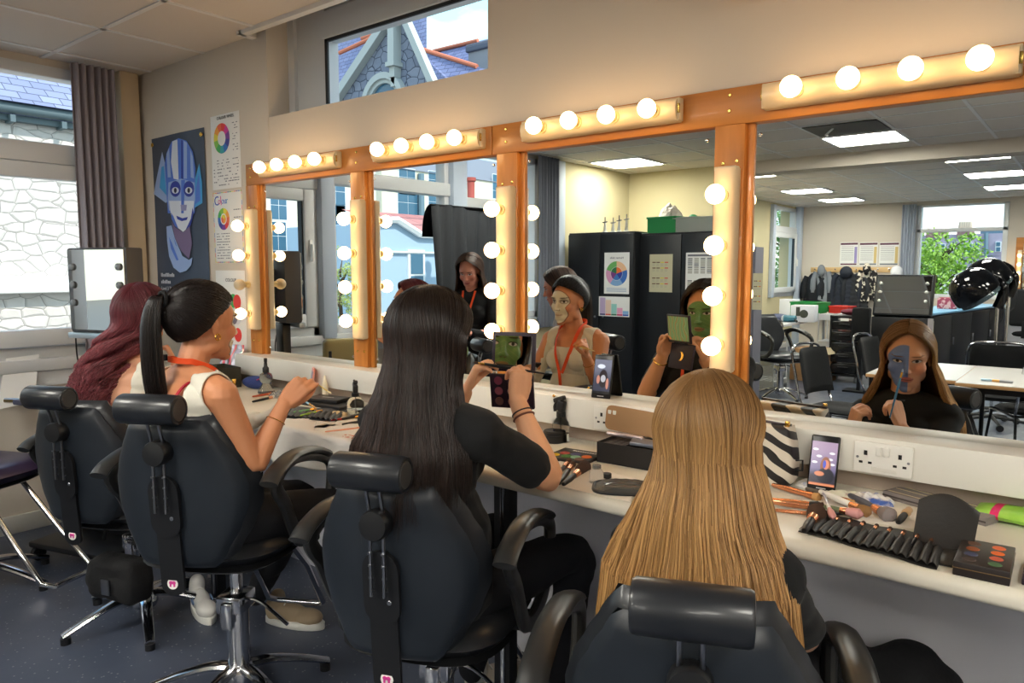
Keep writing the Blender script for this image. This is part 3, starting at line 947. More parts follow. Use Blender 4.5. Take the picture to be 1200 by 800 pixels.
C.view_settings.view_transform = 'Standard'
C.view_settings.look = 'None'
C.view_settings.exposure = 1.0
C.view_settings.gamma = 1.0
C.view_settings.use_curve_mapping = False
C.render.film_transparent = False
cy = C.cycles
cy.max_bounces = 10; cy.diffuse_bounces = 4; cy.glossy_bounces = 6; cy.transmission_bounces = 8
cy.sample_clamp_indirect = 6.0
cy.caustics_reflective = False; cy.caustics_refractive = False
cy.use_denoising = True
# ================================================================== STYLING CHAIRS
vinyl = M('worn black vinyl', (30, 33, 38), 0.34, var=((48, 50, 54), 5.0, 0.45, 0.8), bump=(120, 0.06, 0.002), coat=0.15)
vinyl_back = M('black vinyl back shell', (28, 34, 42), 0.42, var=((42, 48, 56), 4.0, 0.4, 0.8), bump=(160, 0.08, 0.002))
arm_mat = M('black moulded arm', (36, 36, 36), 0.38, var=((66, 62, 54), 8.0, 0.5, 0.85))
pink = M('pink logo', (214, 60, 150), 0.5)
label_grey = M('grey label', (150, 152, 156), 0.6)
def interp(tab, z):
 if z <= tab[0][0]: return tab[0][1]
 for (a, p), (b, q) in zip(tab, tab[1:]):
  if z <= b:
   t = (z - a) / (b - a); t = t * t * (3 - 2 * t) * 0.5 + t * 0.5
   return p + (q - p) * t
 return tab[-1][1]
WTAB = [(0.455, 0.085), (0.50, 0.115), (0.56, 0.150), (0.63, 0.188), (0.70, 0.212), (0.76, 0.214), (0.82, 0.196), (0.87, 0.170), (0.92, 0.142), (0.97, 0.112)]
def s0(z):
 return 0.325 + (z - 0.45) * 0.075
def pillow_back(m, grow, near, far, z0, z1, k=1.25, nu=28, nv=30, pu=5, pv=9):
 """shield shaped pad; near/far = distance from the back datum (positive = towards the sitter)"""
 def mk(side):
  def fn(u, v):
   z = z0 + (z1 - z0) * v
   w = interp(WTAB, z) + grow
   a = 2 * u - 1
   x = a * w
   pr = max(0.0, 1 - abs(a) ** pu) ** 0.5 * max(0.0, 1 - abs(2 * v - 1) ** pv) ** 0.5
   mid = (near + far) / 2; h = (near - far) / 2
   off = mid + side * h * pr
   return V((x, -s0(z) + k * x * x + off, z))
  return fn
 t = bmesh.new()
 for side in (-1, 1):
  f = mk(side)
  g = [[t.verts.new(f(i / (nu - 1), j / (nv - 1))) for i in range(nu)] for j in range(nv)]
  for j in range(nv - 1):
   for i in range(nu - 1):
    t.faces.new((g[j][i], g[j][i + 1], g[j + 1][i + 1], g[j + 1][i]))
 bmesh.ops.remove_doubles(t, verts=t.verts, dist=0.0004)
 bmesh.ops.recalc_face_normals(t, faces=t.faces)
 m._merge(t)
def catmull(pts, n=6, closed=False):
 pts = [V(p) for p in pts]; out = []
 k = len(pts)
 rng = range(k) if closed else range(k - 1)
 for i in rng:
  p0 = pts[(i - 1) % k] if closed or i > 0 else pts[i]
  p1 = pts[i]; p2 = pts[(i + 1) % k]
  p3 = pts[(i + 2) % k] if closed or i + 2 < k else p2
  for j in range(n):
   t = j / n
   out.append(0.5 * ((2 * p1) + (p2 - p0) * t + (2 * p0 - 5 * p1 + 4 * p2 - p3) * t * t + (3 * p1 - p0 - 3 * p2 + p3) * t ** 3))
 if not closed: out.append(pts[-1])
 return out
def pillow_seat(m, hw, y0, y1, z0, z1, p=3.2, n=28):
 def mk(side):
  def fn(u, v):
   a = 2 * PI * u; r = v
   ca, sa = math.cos(a), math.sin(a)
   q = (abs(ca) ** p + abs(sa) ** p) ** (-1 / p)
   x = ca * q * r; y = sa * q * r
   h = max(0.0, 1 - r ** 5) ** 0.5
   zz = (z0 + z1) / 2 + side * (z1 - z0) / 2 * h
   if side > 0: zz -= 0.012 * math.exp(-((x * 2) ** 2 + (y * 2) ** 2))
   return V((x * hw, (y0 + y1) / 2 + y * (y1 - y0) / 2, zz))
  return fn
 t = bmesh.new()
 for side in (-1, 1):
  f = mk(side); nu = 40; nv = 12
  g = [[t.verts.new(f(i / nu, (j + 0.001) / (nv - 1) if j < nv - 1 else 1.0)) for i in range(nu)] for j in range(nv)]
  for j in range(nv - 1):
   for i in range(nu):
    t.faces.new((g[j][i], g[j][(i + 1) % nu], g[j + 1][(i + 1) % nu], g[j + 1][i]))
 bmesh.ops.remove_doubles(t, verts=t.verts, dist=0.0006)
 bmesh.ops.recalc_face_normals(t, faces=t.faces)
 m._merge(t)
def star_base(t, R=0.30, a0=0.0, mat=None, n=5, h=0.11):
 mat = mat or chrome
 m = MB(); m.lathe([(0.045, 0.055), (0.052, 0.07), (0.05, 0.11), (0.038, 0.125)], n=24); m.build('hub', mat, t)
 for i in range(n):
  a = a0 + 2 * PI * i / n
  d = V((math.cos(a), math.sin(a), 0))
  m = MB()
  pts = catmull([d * 0.02 + V((0, 0, h)), d * 0.10 + V((0, 0, h - 0.006)), d * 0.2 + V((0, 0, h - 0.035)), d * R + V((0, 0, 0.032))], 5)
  m.tube(pts, [0.027 - 0.009 * j / (len(pts) - 1) for j in range(len(pts))], 10, flat=0.62, up=(0, 0, 1))
  lg = m.build('leg', mat, t)
  MB().cyl(d * (R - 0.012), d * (R - 0.012) + V((0, 0, 0.024)), 0.019, n=14).build('foot', black_plastic, lg)
def make_chair(label, loc, rz, dz=0.0, a0=0.0, group='black vinyl styling chairs in a row', foot=True, sticker=True):
 t = thing('styling_chair', label, 'chair', loc, rz, group)
 D = V((0, 0, dz))
 def up(o):
  for v in o.data.vertices: v.co.z += dz
  return o
 m = MB(); pillow_seat(m, 0.245, -0.27, 0.25, 0.475, 0.565); up(m.build('seat', vinyl, t))
 m = MB(); pillow_seat(m, 0.23, -0.26, 0.235, 0.455, 0.50); up(m.build('seat_pan', black_plastic, t))
 m = MB(); pillow_back(m, 0.012, 0.115, 0.030, 0.50, 0.972, pu=4, pv=8); up(m.build('backrest', vinyl, t))
 m = MB(); pillow_back(m, -0.004, 0.05, 0.0, 0.51, 0.952, pu=9, pv=10); bs = up(m.build('back_shell', vinyl_back, t))
 m = MB()
 def plane(w, za, zb, off, th, rnd):
  pts = []
  zc0, zc1 = za + rnd, zb - rnd
  for i in range(9):
   a = PI + PI * i / 8; pts.append((w * math.cos(a), zc0 + rnd * math.sin(a)))
  for i in range(9):
   a = PI * i / 8; pts.append((w * math.cos(a), zc1 + rnd * math.sin(a)))
  c = V((0, -s0((za + zb) / 2) - off, (za + zb) / 2))
  sl = math.atan(0.075)
  mt = Matrix.Translation(c) @ Matrix.Rotation(sl, 4, 'X') @ Matrix(((1, 0, 0, 0), (0, 0, 1, 0), (0, 1, 0, -(za + zb) / 2), (0, 0, 0, 1)))
  m.prism(pts, th, mt)
 plane(0.036, 0.435, 0.72, 0.010, 0.010, 0.03)
 plane(0.046, 0.615, 0.80, 0.016, 0.012, 0.045)
 sp = up(m.build('back_bracket', black_plastic, t))
 if sticker:
  c = V((0, -s0(0.474) - 0.010, 0.474))
  st = up(MB().lathe([(0.0, 0.0015), (0.0165, 0.0015), (0.017, 0.0)], c, (0, -1, 0.07), 20).build('logo_sticker', white_plastic, sp))
  m = MB()
  for s in (-1, 1):
   m.ell(c + V((s * 0.0048, -0.002, 0.003)), (0.006, 0.001, 0.0055))
   m.box(c.x + s * 0.006 - 0.0028, c.x + s * 0.006 + 0.0028, c.y - 0.0025, c.y - 0.001, c.z - 0.009, c.z)
  up(m.build('logo', pink, st))
 m = MB(); m.lathe([(0, 0.0012), (0.005, 0.001), (0.006, 0)], V((0.02, -s0(0.68) - 0.016, 0.675)), (0, -1, 0), 10); up(m.build('bracket_screw', dark_chrome, sp))
 hz = 0.997; hy = -0.40
 m = MB()
 m.lathe([(0.0, -0.084), (0.033, -0.084), (0.034, -0.088), (0.039, -0.087), (0.042, -0.081), (0.0425, 0.0), (0.042, 0.081), (0.039, 0.087), (0.034, 0.088), (0.033, 0.084), (0.0, 0.084)], (0, hy, hz), (1, 0, 0), 28)
 hr = up(m.build('headrest', vinyl, t))
 for s in (-1, 1):
  up(MB().lathe([(0.0, 0.004), (0.029, 0.004), (0.031, 0.002), (0.0315, -0.003)], (s * 0.0845, hy, hz), (s, 0, 0), 28).build('end_cap', M('grey vinyl disc', (58, 58, 58), 0.4), hr))
 m = MB()
 for s in (-1, 1):
  up(MB().cyl((s * 0.017, hy + 0.005, hz - 0.035), (s * 0.017, -s0(0.87) - 0.012, 0.87), 0.0045, n=8).build('headrest_rod', dark_chrome, t))
  r = MB().cyl((s * 0.017, -s0(0.86) - 0.02, 0.86), (s * 0.017, -s0(0.70) - 0.032, 0.695), 0.0042, n=8)
  for i in range(4):
   z = 0.80 - 0.03 * i
   r.cyl((s * 0.017, -s0(z) - 0.0285, z - 0.002), (s * 0.017, -s0(z) - 0.0285, z + 0.002), 0.0056, n=8)
  up(r.build('notched_rod', dark_chrome, t))
 c = V((0, -s0(0.868), 0.868))
 up(MB().lathe([(0.034, -0.002), (0.036, 0.012), (0.036, 0.036), (0.033, 0.042), (0.01, 0.044), (0.0, 0.044)], c, (0, -1, 0.05), 28).build('knob', black_plastic, t))
 for s in (-1, 1):
  pts = [(-0.225, 0.75), (-0.185, 0.785), (-0.11, 0.80), (0.0, 0.785), (0.10, 0.755), (0.165, 0.715), (0.17, 0.655), (0.145, 0.59), (0.08, 0.535), (-0.01, 0.515), (-0.09, 0.535), (-0.135, 0.60), (-0.175, 0.675), (-0.21, 0.715)]
  m = MB()
  m.tube(catmull([(s * 0.272, a, b) for a, b in pts], 5, True), 0.0235, 10, closed=True, flat=0.72, up=(1, 0, 0))
  ar = up(m.build('armrest', arm_mat, t))
  m = MB()
  m.tube(catmull([(s * 0.274, -0.275, 0.762), (s * 0.274, -0.23, 0.788), (s * 0.274, -0.12, 0.81), (s * 0.274, 0.02, 0.793), (s * 0.274, 0.12, 0.757)], 6), 0.029, 12, flat=0.5, up=(0, 0, 1))
  up(m.build('arm_pad', arm_mat, ar))
  up(MB().box(s * 0.20, s * 0.29, -0.05, 0.03, 0.49, 0.52, 0.006).build('arm_bracket', black_metal, ar))
 MB().cyl((0, 0, 0.10), (0, 0, 0.36), 0.036, n=24).build('column', chrome, t)
 m = MB(); m.cyl((0, 0, 0.35), (0, 0, 0.455 + dz), 0.02, n=20); m.build('piston', chrome, t)
 m = MB(); m.box(-0.045, 0.045, -0.06, 0.045, 0.315, 0.375, 0.008); m.box(-0.02, 0.02, -0.075, -0.05, 0.27, 0.36, 0.006); m.build('pump_cover', chrome, t)
 m = MB(); m.tube(catmull([(0.03, -0.02, 0.36), (0.12, -0.06, 0.37), (0.24, -0.12, 0.335)], 5), 0.006, 8); m.build('pump_lever', chrome, t)
 star_base(t, 0.31, a0)
 if foot:
  m = MB()
  pts = [V((-0.10, 0.14, 0.46)) + D, V((-0.11, 0.30, 0.28)) + D, V((-0.115, 0.42, 0.15)), V((-0.09, 0.45, 0.13)), V((0.09, 0.45, 0.13)), V((0.115, 0.42, 0.15)), V((0.11, 0.30, 0.28)) + D, V((0.10, 0.14, 0.46)) + D]
  m.tube(pts, 0.011, 10); m.build('footrest', chrome, t)
 return t
make_chair('black styling chair nearest the window, under the woman with wine red hair', (-3.05, -0.80, 0), 0.42, 0.0, math.radians(-118))
make_chair('black styling chair of the woman with the high black ponytail', (-2.22, -0.865, 0), 0.51, 0.07, math.radians(-28))
make_chair('black styling chair of the dark straight haired woman in a black T-shirt', (-1.41, -0.715, 0), 0.38, 0.0, math.radians(20))
make_chair('black styling chair of the long haired blonde woman, lowest in the picture', (-0.60, -0.81, 0), 0.40, -0.045, math.radians(10))
purple = M('purple black vinyl', (44, 34, 58), 0.32, var=((58, 46, 74), 5.0, 0.4, 0.8))
t = thing('salon_chair', 'dark purple salon chair with U shaped chrome footrest below the window', 'chair', (-3.93, -1.13, 0), math.radians(-68))
m = MB(); pillow_seat(m, 0.23, -0.24, 0.26, 0.50, 0.60); m.build('seat', purple, t)
m = MB(); pillow_seat(m, 0.21, -0.22, 0.23, 0.485, 0.52); m.build('seat_pan', black_plastic, t)
m = MB()
m.tube([(-0.095, 0.16, 0.49), (-0.11, 0.36, 0.27), (-0.12, 0.50, 0.13), (-0.09, 0.535, 0.11), (0.09, 0.535, 0.11), (0.12, 0.50, 0.13), (0.11, 0.36, 0.27), (0.095, 0.16, 0.49)], 0.012, 12)
m.build('footrest', chrome, t)
MB().cyl((0, 0, 0.1), (0, 0, 0.5), 0.03, n=20).build('column', chrome, t)
star_base(t, 0.31, math.radians(30))
m = MB(); m.tube(catmull([(-0.25, 0.12, 0.52), (-0.29, 0.16, 0.66), (-0.285, 0.10, 0.80), (-0.285, -0.14, 0.81)], 6), 0.013, 12); m.build('armrest', chrome, t)
m = MB(); m.tube(catmull([(0.25, 0.12, 0.52), (0.29, 0.16, 0.66), (0.285, 0.10, 0.80), (0.285, -0.14, 0.81)], 6), 0.013, 12); m.build('armrest', chrome, t)
MB().box(-0.2, 0.2, -0.33, -0.25, 0.62, 0.96, 0.035, 4).build('backrest', M('plastic wrapped beige vinyl', (170, 152, 104), 0.2), t)
m = MB(); m.box(-0.03, 0.03, -0.34, -0.32, 0.5, 0.8, 0.008); m.box(-0.03, 0.03, -0.34, 0, 0.485, 0.5, 0.004); m.build('back_bracket', black_metal, t)
# ================================================================== PEOPLE
def v3(*a): return V(a)
def capsules(bm_mb, chain, n=14):
 """chain = [(point, radius), ...]: smooth tube with round ends"""
 pts = [V(p) for p, r in chain]; rs = [r for p, r in chain]
 cr = catmull(pts, 4); k = len(pts) - 1
 rr = []
 for i in range(len(cr)):
  f = i / 4; a = min(int(f), k - 1); t = f - a
  rr.append(rs[a] + (rs[a + 1] - rs[a]) * t)
 bm_mb.tube(cr, rr, n)
 bm_mb.ell(pts[0], rs[0], n=12); bm_mb.ell(pts[-1], rs[-1], n=12)
def remesh(mb, voxel, smooth=4, name='t'):
 me = bpy.data.meshes.new(name); mb.bm.to_mesh(me); mb.bm.free()
 o = bpy.data.objects.new(name, me); COL.objects.link(o)
 md = o.modifiers.new('r', 'REMESH'); md.mode = 'VOXEL'; md.voxel_size = voxel
 sm = o.modifiers.new('s', 'SMOOTH'); sm.factor = 0.5; sm.iterations = smooth
 bpy.context.view_layer.update()
 dg = bpy.context.evaluated_depsgraph_get()
 me2 = bpy.data.meshes.new_from_object(o.evaluated_get(dg))
 bpy.data.objects.remove(o); bpy.data.meshes.remove(me)
 return me2
def head_prims(m, H, S=1.0):
 """H: 4x4 matrix head-local -> world"""
 R = H.to_3x3()
 def e(c, r, rot=None):
  q = R if rot is None else R @ Euler(rot).to_matrix()
  m.ell(H @ V(c), [x * S for x in r], q, 24)
 def P(x, y, z): return H @ V((x, y, z))
 e((0, -0.012, 0.032), (0.074, 0.094, 0.083))
 e((0, 0.030, 0.020), (0.066, 0.062, 0.070))
 e((0, 0.022, -0.030), (0.059, 0.066, 0.078))
 e((0, 0.045, -0.072), (0.044, 0.044, 0.036))
 e((0, 0.068, -0.099), (0.022, 0.020, 0.016))
 for s in (-1, 1):
  e((s * 0.038, 0.058, -0.022), (0.024, 0.022, 0.026))
  e((s * 0.042, 0.005, -0.062), (0.020, 0.040, 0.026), (0.5, 0, 0))
  e((s * 0.074, -0.010, -0.008), (0.006, 0.016, 0.028), (0.15, 0, s * 0.35))
  e((s * 0.026, 0.082, 0.030), (0.022, 0.010, 0.008))
  e((s * 0.009, 0.097, -0.030), (0.008, 0.009, 0.007))
 m.tube([P(0, 0.086, 0.022), P(0, 0.093, 0.0), P(0, 0.104, -0.024)], [0.006 * S, 0.0075 * S, 0.0095 * S], 10)
 m.ell(P(0, 0.106, -0.027), 0.0098 * S, n=12)
 e((0, 0.0865, -0.054), (0.022, 0.009, 0.0055))
 e((0, 0.0850, -0.064), (0.019, 0.009, 0.0065))
def hand_prims(m, wrist, fdir, pnorm, side, curls=(20, 30, 25), thumb=(40, 20), spread=4, S=1.0, fcurl=None):
 """fdir towards the fingertips, pnorm out of the palm, side=+1 thumb on the +(fdir x pnorm) side"""
 f = V(fdir).normalized(); n = V(pnorm); n = (n - f * n.dot(f)).normalized(); a = f.cross(n).normalized() * side
 w = V(wrist)
 def P(x, y, z): return w + a * x * S + f * y * S + n * z * S
 for x, r in ((-0.027, 0.0105), (-0.010, 0.012), (0.008, 0.0125), (0.024, 0.012)):
  capsules(m, [(P(x * 0.55, 0.005, 0), 0.013 * S), (P(x * 0.9, 0.045, 0.001), 0.0125 * S), (P(x, 0.082, 0), r * S * 0.92)], 10)
 m.ell(P(0, 0.045, 0.002), (0.03 * S, 0.03 * S, 0.012 * S), Matrix((a, f, n)).transposed(), 14)
 L = (0.066, 0.077, 0.072, 0.056)
 X = (0.027, 0.009, -0.009, -0.026)
 tips = []
 for i in range(4):
  c = curls if fcurl is None else fcurl[i]
  ang = 0.0
  d0 = math.radians((1.5 - i) * spread)
  ff = (f * math.cos(d0) + a * math.sin(d0)).normalized()
  p = P(X[i], 0.083 - 0.004 * abs(i - 1.2), 0)
  ch = [(p, 0.0092 * S)]
  for j, seg in enumerate((0.44, 0.31, 0.25)):
   ang += math.radians(c[j])
   d = ff * math.cos(ang) + n * math.sin(ang)
   p = p + d * (L[i] * seg * S)
   ch.append((p, (0.0084, 0.0077, 0.0062)[j] * S * (0.92 if i == 3 else 1)))
  capsules(m, ch, 10)
  tips.append((p, d))
 p = P(0.022, 0.018, 0.006)
 th = math.radians(thumb[0]); tc = math.radians(thumb[1])
 d1 = (f * math.cos(th) + a * math.sin(th) + n * 0.35).normalized()
 p1 = p + d1 * 0.042 * S
 d2 = (d1 + (f * 0.6 + n * 0.8 - a * 0.5) * math.sin(tc)).normalized()
 p2 = p1 + d2 * 0.032 * S
 d3 = (d2 + (f * 0.3 + n * 0.6 - a * 0.6) * math.sin(tc)).normalized()
 p3 = p2 + d3 * 0.024 * S
 capsules(m, [(p, 0.0135 * S), (p1, 0.0110 * S), (p2, 0.0095 * S), (p3, 0.0072 * S)], 10)
 tips.append((p3, d3))
 return tips
def head_matrix(c, yaw, pitch=0.0, roll=0.0, S=1.0):
 """yaw: rotation about z (ccw), pitch: positive looks down"""
 return Matrix.Translation(V(c)) @ Euler((math.radians(-pitch), math.radians(roll), math.radians(yaw)), 'XYZ').to_matrix().to_4x4() @ Matrix.Scale(S, 4) \
  if False else Matrix.Translation(V(c)) @ Matrix.Rotation(math.radians(yaw), 4, 'Z') @ Matrix.Rotation(math.radians(-pitch), 4, 'X') @ Matrix.Rotation(math.radians(roll), 4, 'Y') @ Matrix.Scale(S, 4)
def torso_prims(m, pel, che, nb, shL, shR, g=0.0, bust=0.0, slim=1.0):
 pel, che, nb, shL, shR = map(V, (pel, che, nb, shL, shR))
 ax = (shR - shL).normalized()
 up = (nb - pel).normalized()
 fw = up.cross(ax).normalized();
 R = Matrix((ax, fw, up)).transposed()
 m.ell(pel, (0.165 * slim + g, 0.115 + g, 0.12 + g), R, 24)
 w = pel.lerp(che, 0.45)
 m.ell(w, (0.128 * slim + g, 0.095 + g, 0.15 + g), R, 24)
 m.ell(che, (0.145 * slim + g, 0.100 + g, 0.15 + g), R, 24)
 m.ell(che + up * 0.07, (0.150 * slim + g, 0.088 + g, 0.085 + g), R, 24)
 for s, sh in ((-1, shL), (1, shR)):
  m.ell(che + ax * s * 0.065 + fw * (0.065 + bust) - up * 0.005, (0.055 + g, 0.045 + g, 0.055 + g), R, 16)
  capsules(m, [(nb + up * 0.0 - fw * 0.01, 0.045 + g), (nb.lerp(sh, 0.5) + up * 0.008 - fw * 0.005, 0.043 + g), (sh, 0.048 + g)])
 return ax, fw, up
def arm_prims(m, sh, el, wr, g=0.0, S=1.0):
 sh, el, wr = V(sh), V(el), V(wr)
 capsules(m, [(sh, (0.047) * S + g), (sh.lerp(el, 0.5), 0.041 * S + g), (el, 0.034 * S + g), (el.lerp(wr, 0.3), 0.036 * S + g), (el.lerp(wr, 0.75), 0.027 * S + g), (wr, 0.0225 * S + g)])
def skin_material(name, base, lips=(176, 96, 88), brow=(60, 42, 32), paint=None):
 """face drawn in head-local coordinates stored on the mesh (attribute hl)"""
 m = M(name, base, 0.48, sss=0.0)
 g = NG(m)
 v, x, y, z = g.obj('hl')
 ax = g.math('ABSOLUTE', x)
 front = g.step(y, 0.035, 0.05)
 vv = g.noise(v, 30, 3)
 col = g.mix(vv, lin(tuple(min(255, int(q * 1.03)) for q in base)), lin(tuple(int(q * 0.95) for q in base)))
 cheek = g.mul(g.ell(ax, z, 0.040, -0.025, 0.024, 0.022, 0.9), front)
 col = g.mix(g.mul(cheek, 0.35), col, lin((min(255, base[0] + 6), int(base[1] * 0.80), int(base[2] * 0.78))))
 if paint:
  col = paint(g, col, x, ax, y, z, front)
 lp = g.mul(g.ell(x, z, 0, -0.059, 0.023, 0.0095, 0.25), front)
 lipc = lips
 col = g.mix(g.mul(lp, 0.85), col, lin(lipc))
 ml = g.mul(g.ell(x, z, 0, -0.0592, 0.021, 0.0013, 0.5), front)
 col = g.mix(ml, col, lin((90, 40, 40)))
 ew = g.mul(g.ell(ax, z, 0.031, 0.006, 0.0145, 0.0052, 0.25), front)
 lash = g.mul(g.ell(ax, z, 0.031, 0.0078, 0.0170, 0.0070, 0.3), front)
 col = g.mix(g.mul(lash, 0.85), col, lin((46, 30, 26)))
 col = g.mix(ew, col, lin((214, 206, 200)))
 ir = g.mul(g.ell(ax, z, 0.031, 0.0072, 0.0058, 0.0056, 0.25), front)
 col = g.mix(ir, col, lin((52, 40, 36)))
 br = g.mul(g.ell(ax, g.math('SUBTRACT', z, g.mul(ax, 0.03)), 0.033, 0.0255, 0.020, 0.0030, 0.6), front)
 col = g.mix(g.mul(br, 0.85), col, lin(brow))
 ns = g.mul(g.ell(ax, z, 0.0075, -0.0365, 0.0042, 0.0022, 0.5), g.step(y, 0.085, 0.09))
 col = g.mix(g.mul(ns, 0.8), col, lin((90, 50, 44)))
 g.color(col)
 return m
def finish_body(me, name, root, H, S, mat):
 """store head-local coords, pinch eye sockets, parent"""
 Hi = H.inverted()
 W = root.matrix_basis.copy()
 n = len(me.vertices)
 at = me.attributes.new('hl', 'FLOAT_VECTOR', 'POINT')
 vals = [0.0] * (3 * n)
 for i, v in enumerate(me.vertices):
  q = Hi @ v.co
  if abs(q.x) < 0.09 and abs(q.y) < 0.13 and abs(q.z) < 0.14:
   if q.y > 0.05:
    for sx in (-1, 1):
     d2 = ((q.x - sx * 0.031) / 0.018) ** 2 + ((q.z - 0.006) / 0.012) ** 2
     if d2 < 6:
      q = V((q.x, q.y - 0.0085 * math.exp(-d2) , q.z))
      d3 = ((q.x - sx * 0.031) / 0.011) ** 2 + ((q.z - 0.006) / 0.008) ** 2
      q.y += 0.0035 * math.exp(-d3)
    v.co = H @ q
   vals[3 * i:3 * i + 3] = [q.x, q.y, q.z]
  else:
   vals[3 * i:3 * i + 3] = [0.5, -0.5, 0.5]
 at.data.foreach_set('vector', vals)
 me.transform(W.inverted())
 me.materials.clear(); me.materials.append(mat)
 me.shade_smooth()
 o = bpy.data.objects.new(name, me); COL.objects.link(o); o.parent = root
 return o
def cloth_from(mb, name, mat, root, voxel=0.007, smooth=8, wr=0.0, seed=0.0, wscale=9.0):
 me = remesh(mb, voxel, smooth)
 if wr:
  ns = [v.normal.copy() for v in me.vertices]
  for v, nn in zip(me.vertices, ns):
   p = V((v.co.x * wscale + seed, v.co.y * wscale, v.co.z * wscale * 1.6 + seed))
   v.co += nn * (noise.noise(p) * wr + noise.noise(p * 2.3) * wr * 0.4)
 me.transform(root.matrix_basis.inverted())
 me.materials.clear(); me.materials.append(mat); me.shade_smooth()
 o = bpy.data.objects.new(name, me); COL.objects.link(o); o.parent = root
 return o
def shell_from(body_me_world, name, mat, root, pred, off, thick=0.0):
 bm = bmesh.new(); bm.from_mesh(body_me_world); bm.normal_update()
 kill = [f for f in bm.faces if not pred(f.calc_center_median())]
 bmesh.ops.delete(bm, geom=kill, context='FACES')
 for _ in range(3):      # soften the cut
  for v in [v for v in bm.verts if v.is_boundary]:
   nb = [e.other_vert(v).co for e in v.link_edges if e.is_boundary]
   if len(nb) == 2: v.co = v.co * 0.4 + (nb[0] + nb[1]) * 0.3
 bm.normal_update()
 for v in bm.verts: v.co += v.normal * off
 me = bpy.data.meshes.new(name); bm.to_mesh(me); bm.free()
 me.transform(root.matrix_basis.inverted())
 me.materials.append(mat); me.shade_smooth()
 o = bpy.data.objects.new(name, me); COL.objects.link(o); o.parent = root
 sd = o.modifiers.new('thickness', 'SOLIDIFY'); sd.thickness = 0.004; sd.offset = 1
 return o
def hair_material(name, c1, c2, rough=0.38, spec=0.55, root=None):
 m = M(name, c1, rough, spec=spec)
 g = NG(m)
 gn = g.nt.nodes.new('ShaderNodeNewGeometry')
 f = gn.outputs['Random Per Island']
 col = g.mix(f, lin(c1), lin(c2))
 if root:
  at = g.nt.nodes.new('ShaderNodeAttribute'); at.attribute_name = 'along'
  k = g.step(at.outputs['Fac'], 0.05, 0.55)
  col = g.mix(k, g.mix(f, lin(root), lin(c1)), col)
 g.color(col)
 return m
def strands(name, mat, parent, paths, radius, sides=3, along=False):
 """paths: list of point lists (world), one tube each -> one mesh"""
 verts = []; faces = []; al = []
 for pts, r in paths:
  k = len(pts); base = len(verts)
  for i, p in enumerate(pts):
   d = (pts[min(i + 1, k - 1)] - pts[max(i - 1, 0)])
   d = d.normalized() if d.length > 1e-9 else V((0, 0, -1))
   x = d.cross(V((0.31, 0.9, 0.22))); x = x.normalized() if x.length > 1e-4 else V((1, 0, 0))
   y = d.cross(x)
   t = i / (k - 1)
   rr = r * (1.0 if t < 0.8 else 1.0 - (t - 0.8) * 4.0)
   for j in range(sides):
    a = 2 * PI * j / sides
    verts.append(p + x * (math.cos(a) * rr) + y * (math.sin(a) * rr)); al.append(t)
  for i in range(k - 1):
   for j in range(sides):
    a = base + i * sides + j; b = base + i * sides + (j + 1) % sides
    faces.append((a, b, b + sides, a + sides))
 inv = parent.matrix_basis.inverted()
 me = bpy.data.meshes.new(name)
 me.from_pydata([inv @ v for v in verts], [], faces)
 if along:
  at = me.attributes.new('along', 'FLOAT', 'POINT'); at.data.foreach_set('value', al)
 me.materials.append(mat); me.shade_smooth()
 o = bpy.data.objects.new(name, me); COL.objects.link(o); o.parent = parent
 return o
SK = (0.083, 0.105, 0.098)      # scalp ellipsoid radii (head-local), centre (0,-0.012,0.025)
SC = V((0, -0.012, 0.028))
def on_scalp(H, d, lift=0.0):
 d = V(d).normalized()
 k = 1.0 / math.sqrt((d.x / SK[0]) ** 2 + (d.y / SK[1]) ** 2 + (d.z / SK[2]) ** 2)
 return H @ (SC + d * (k + lift))
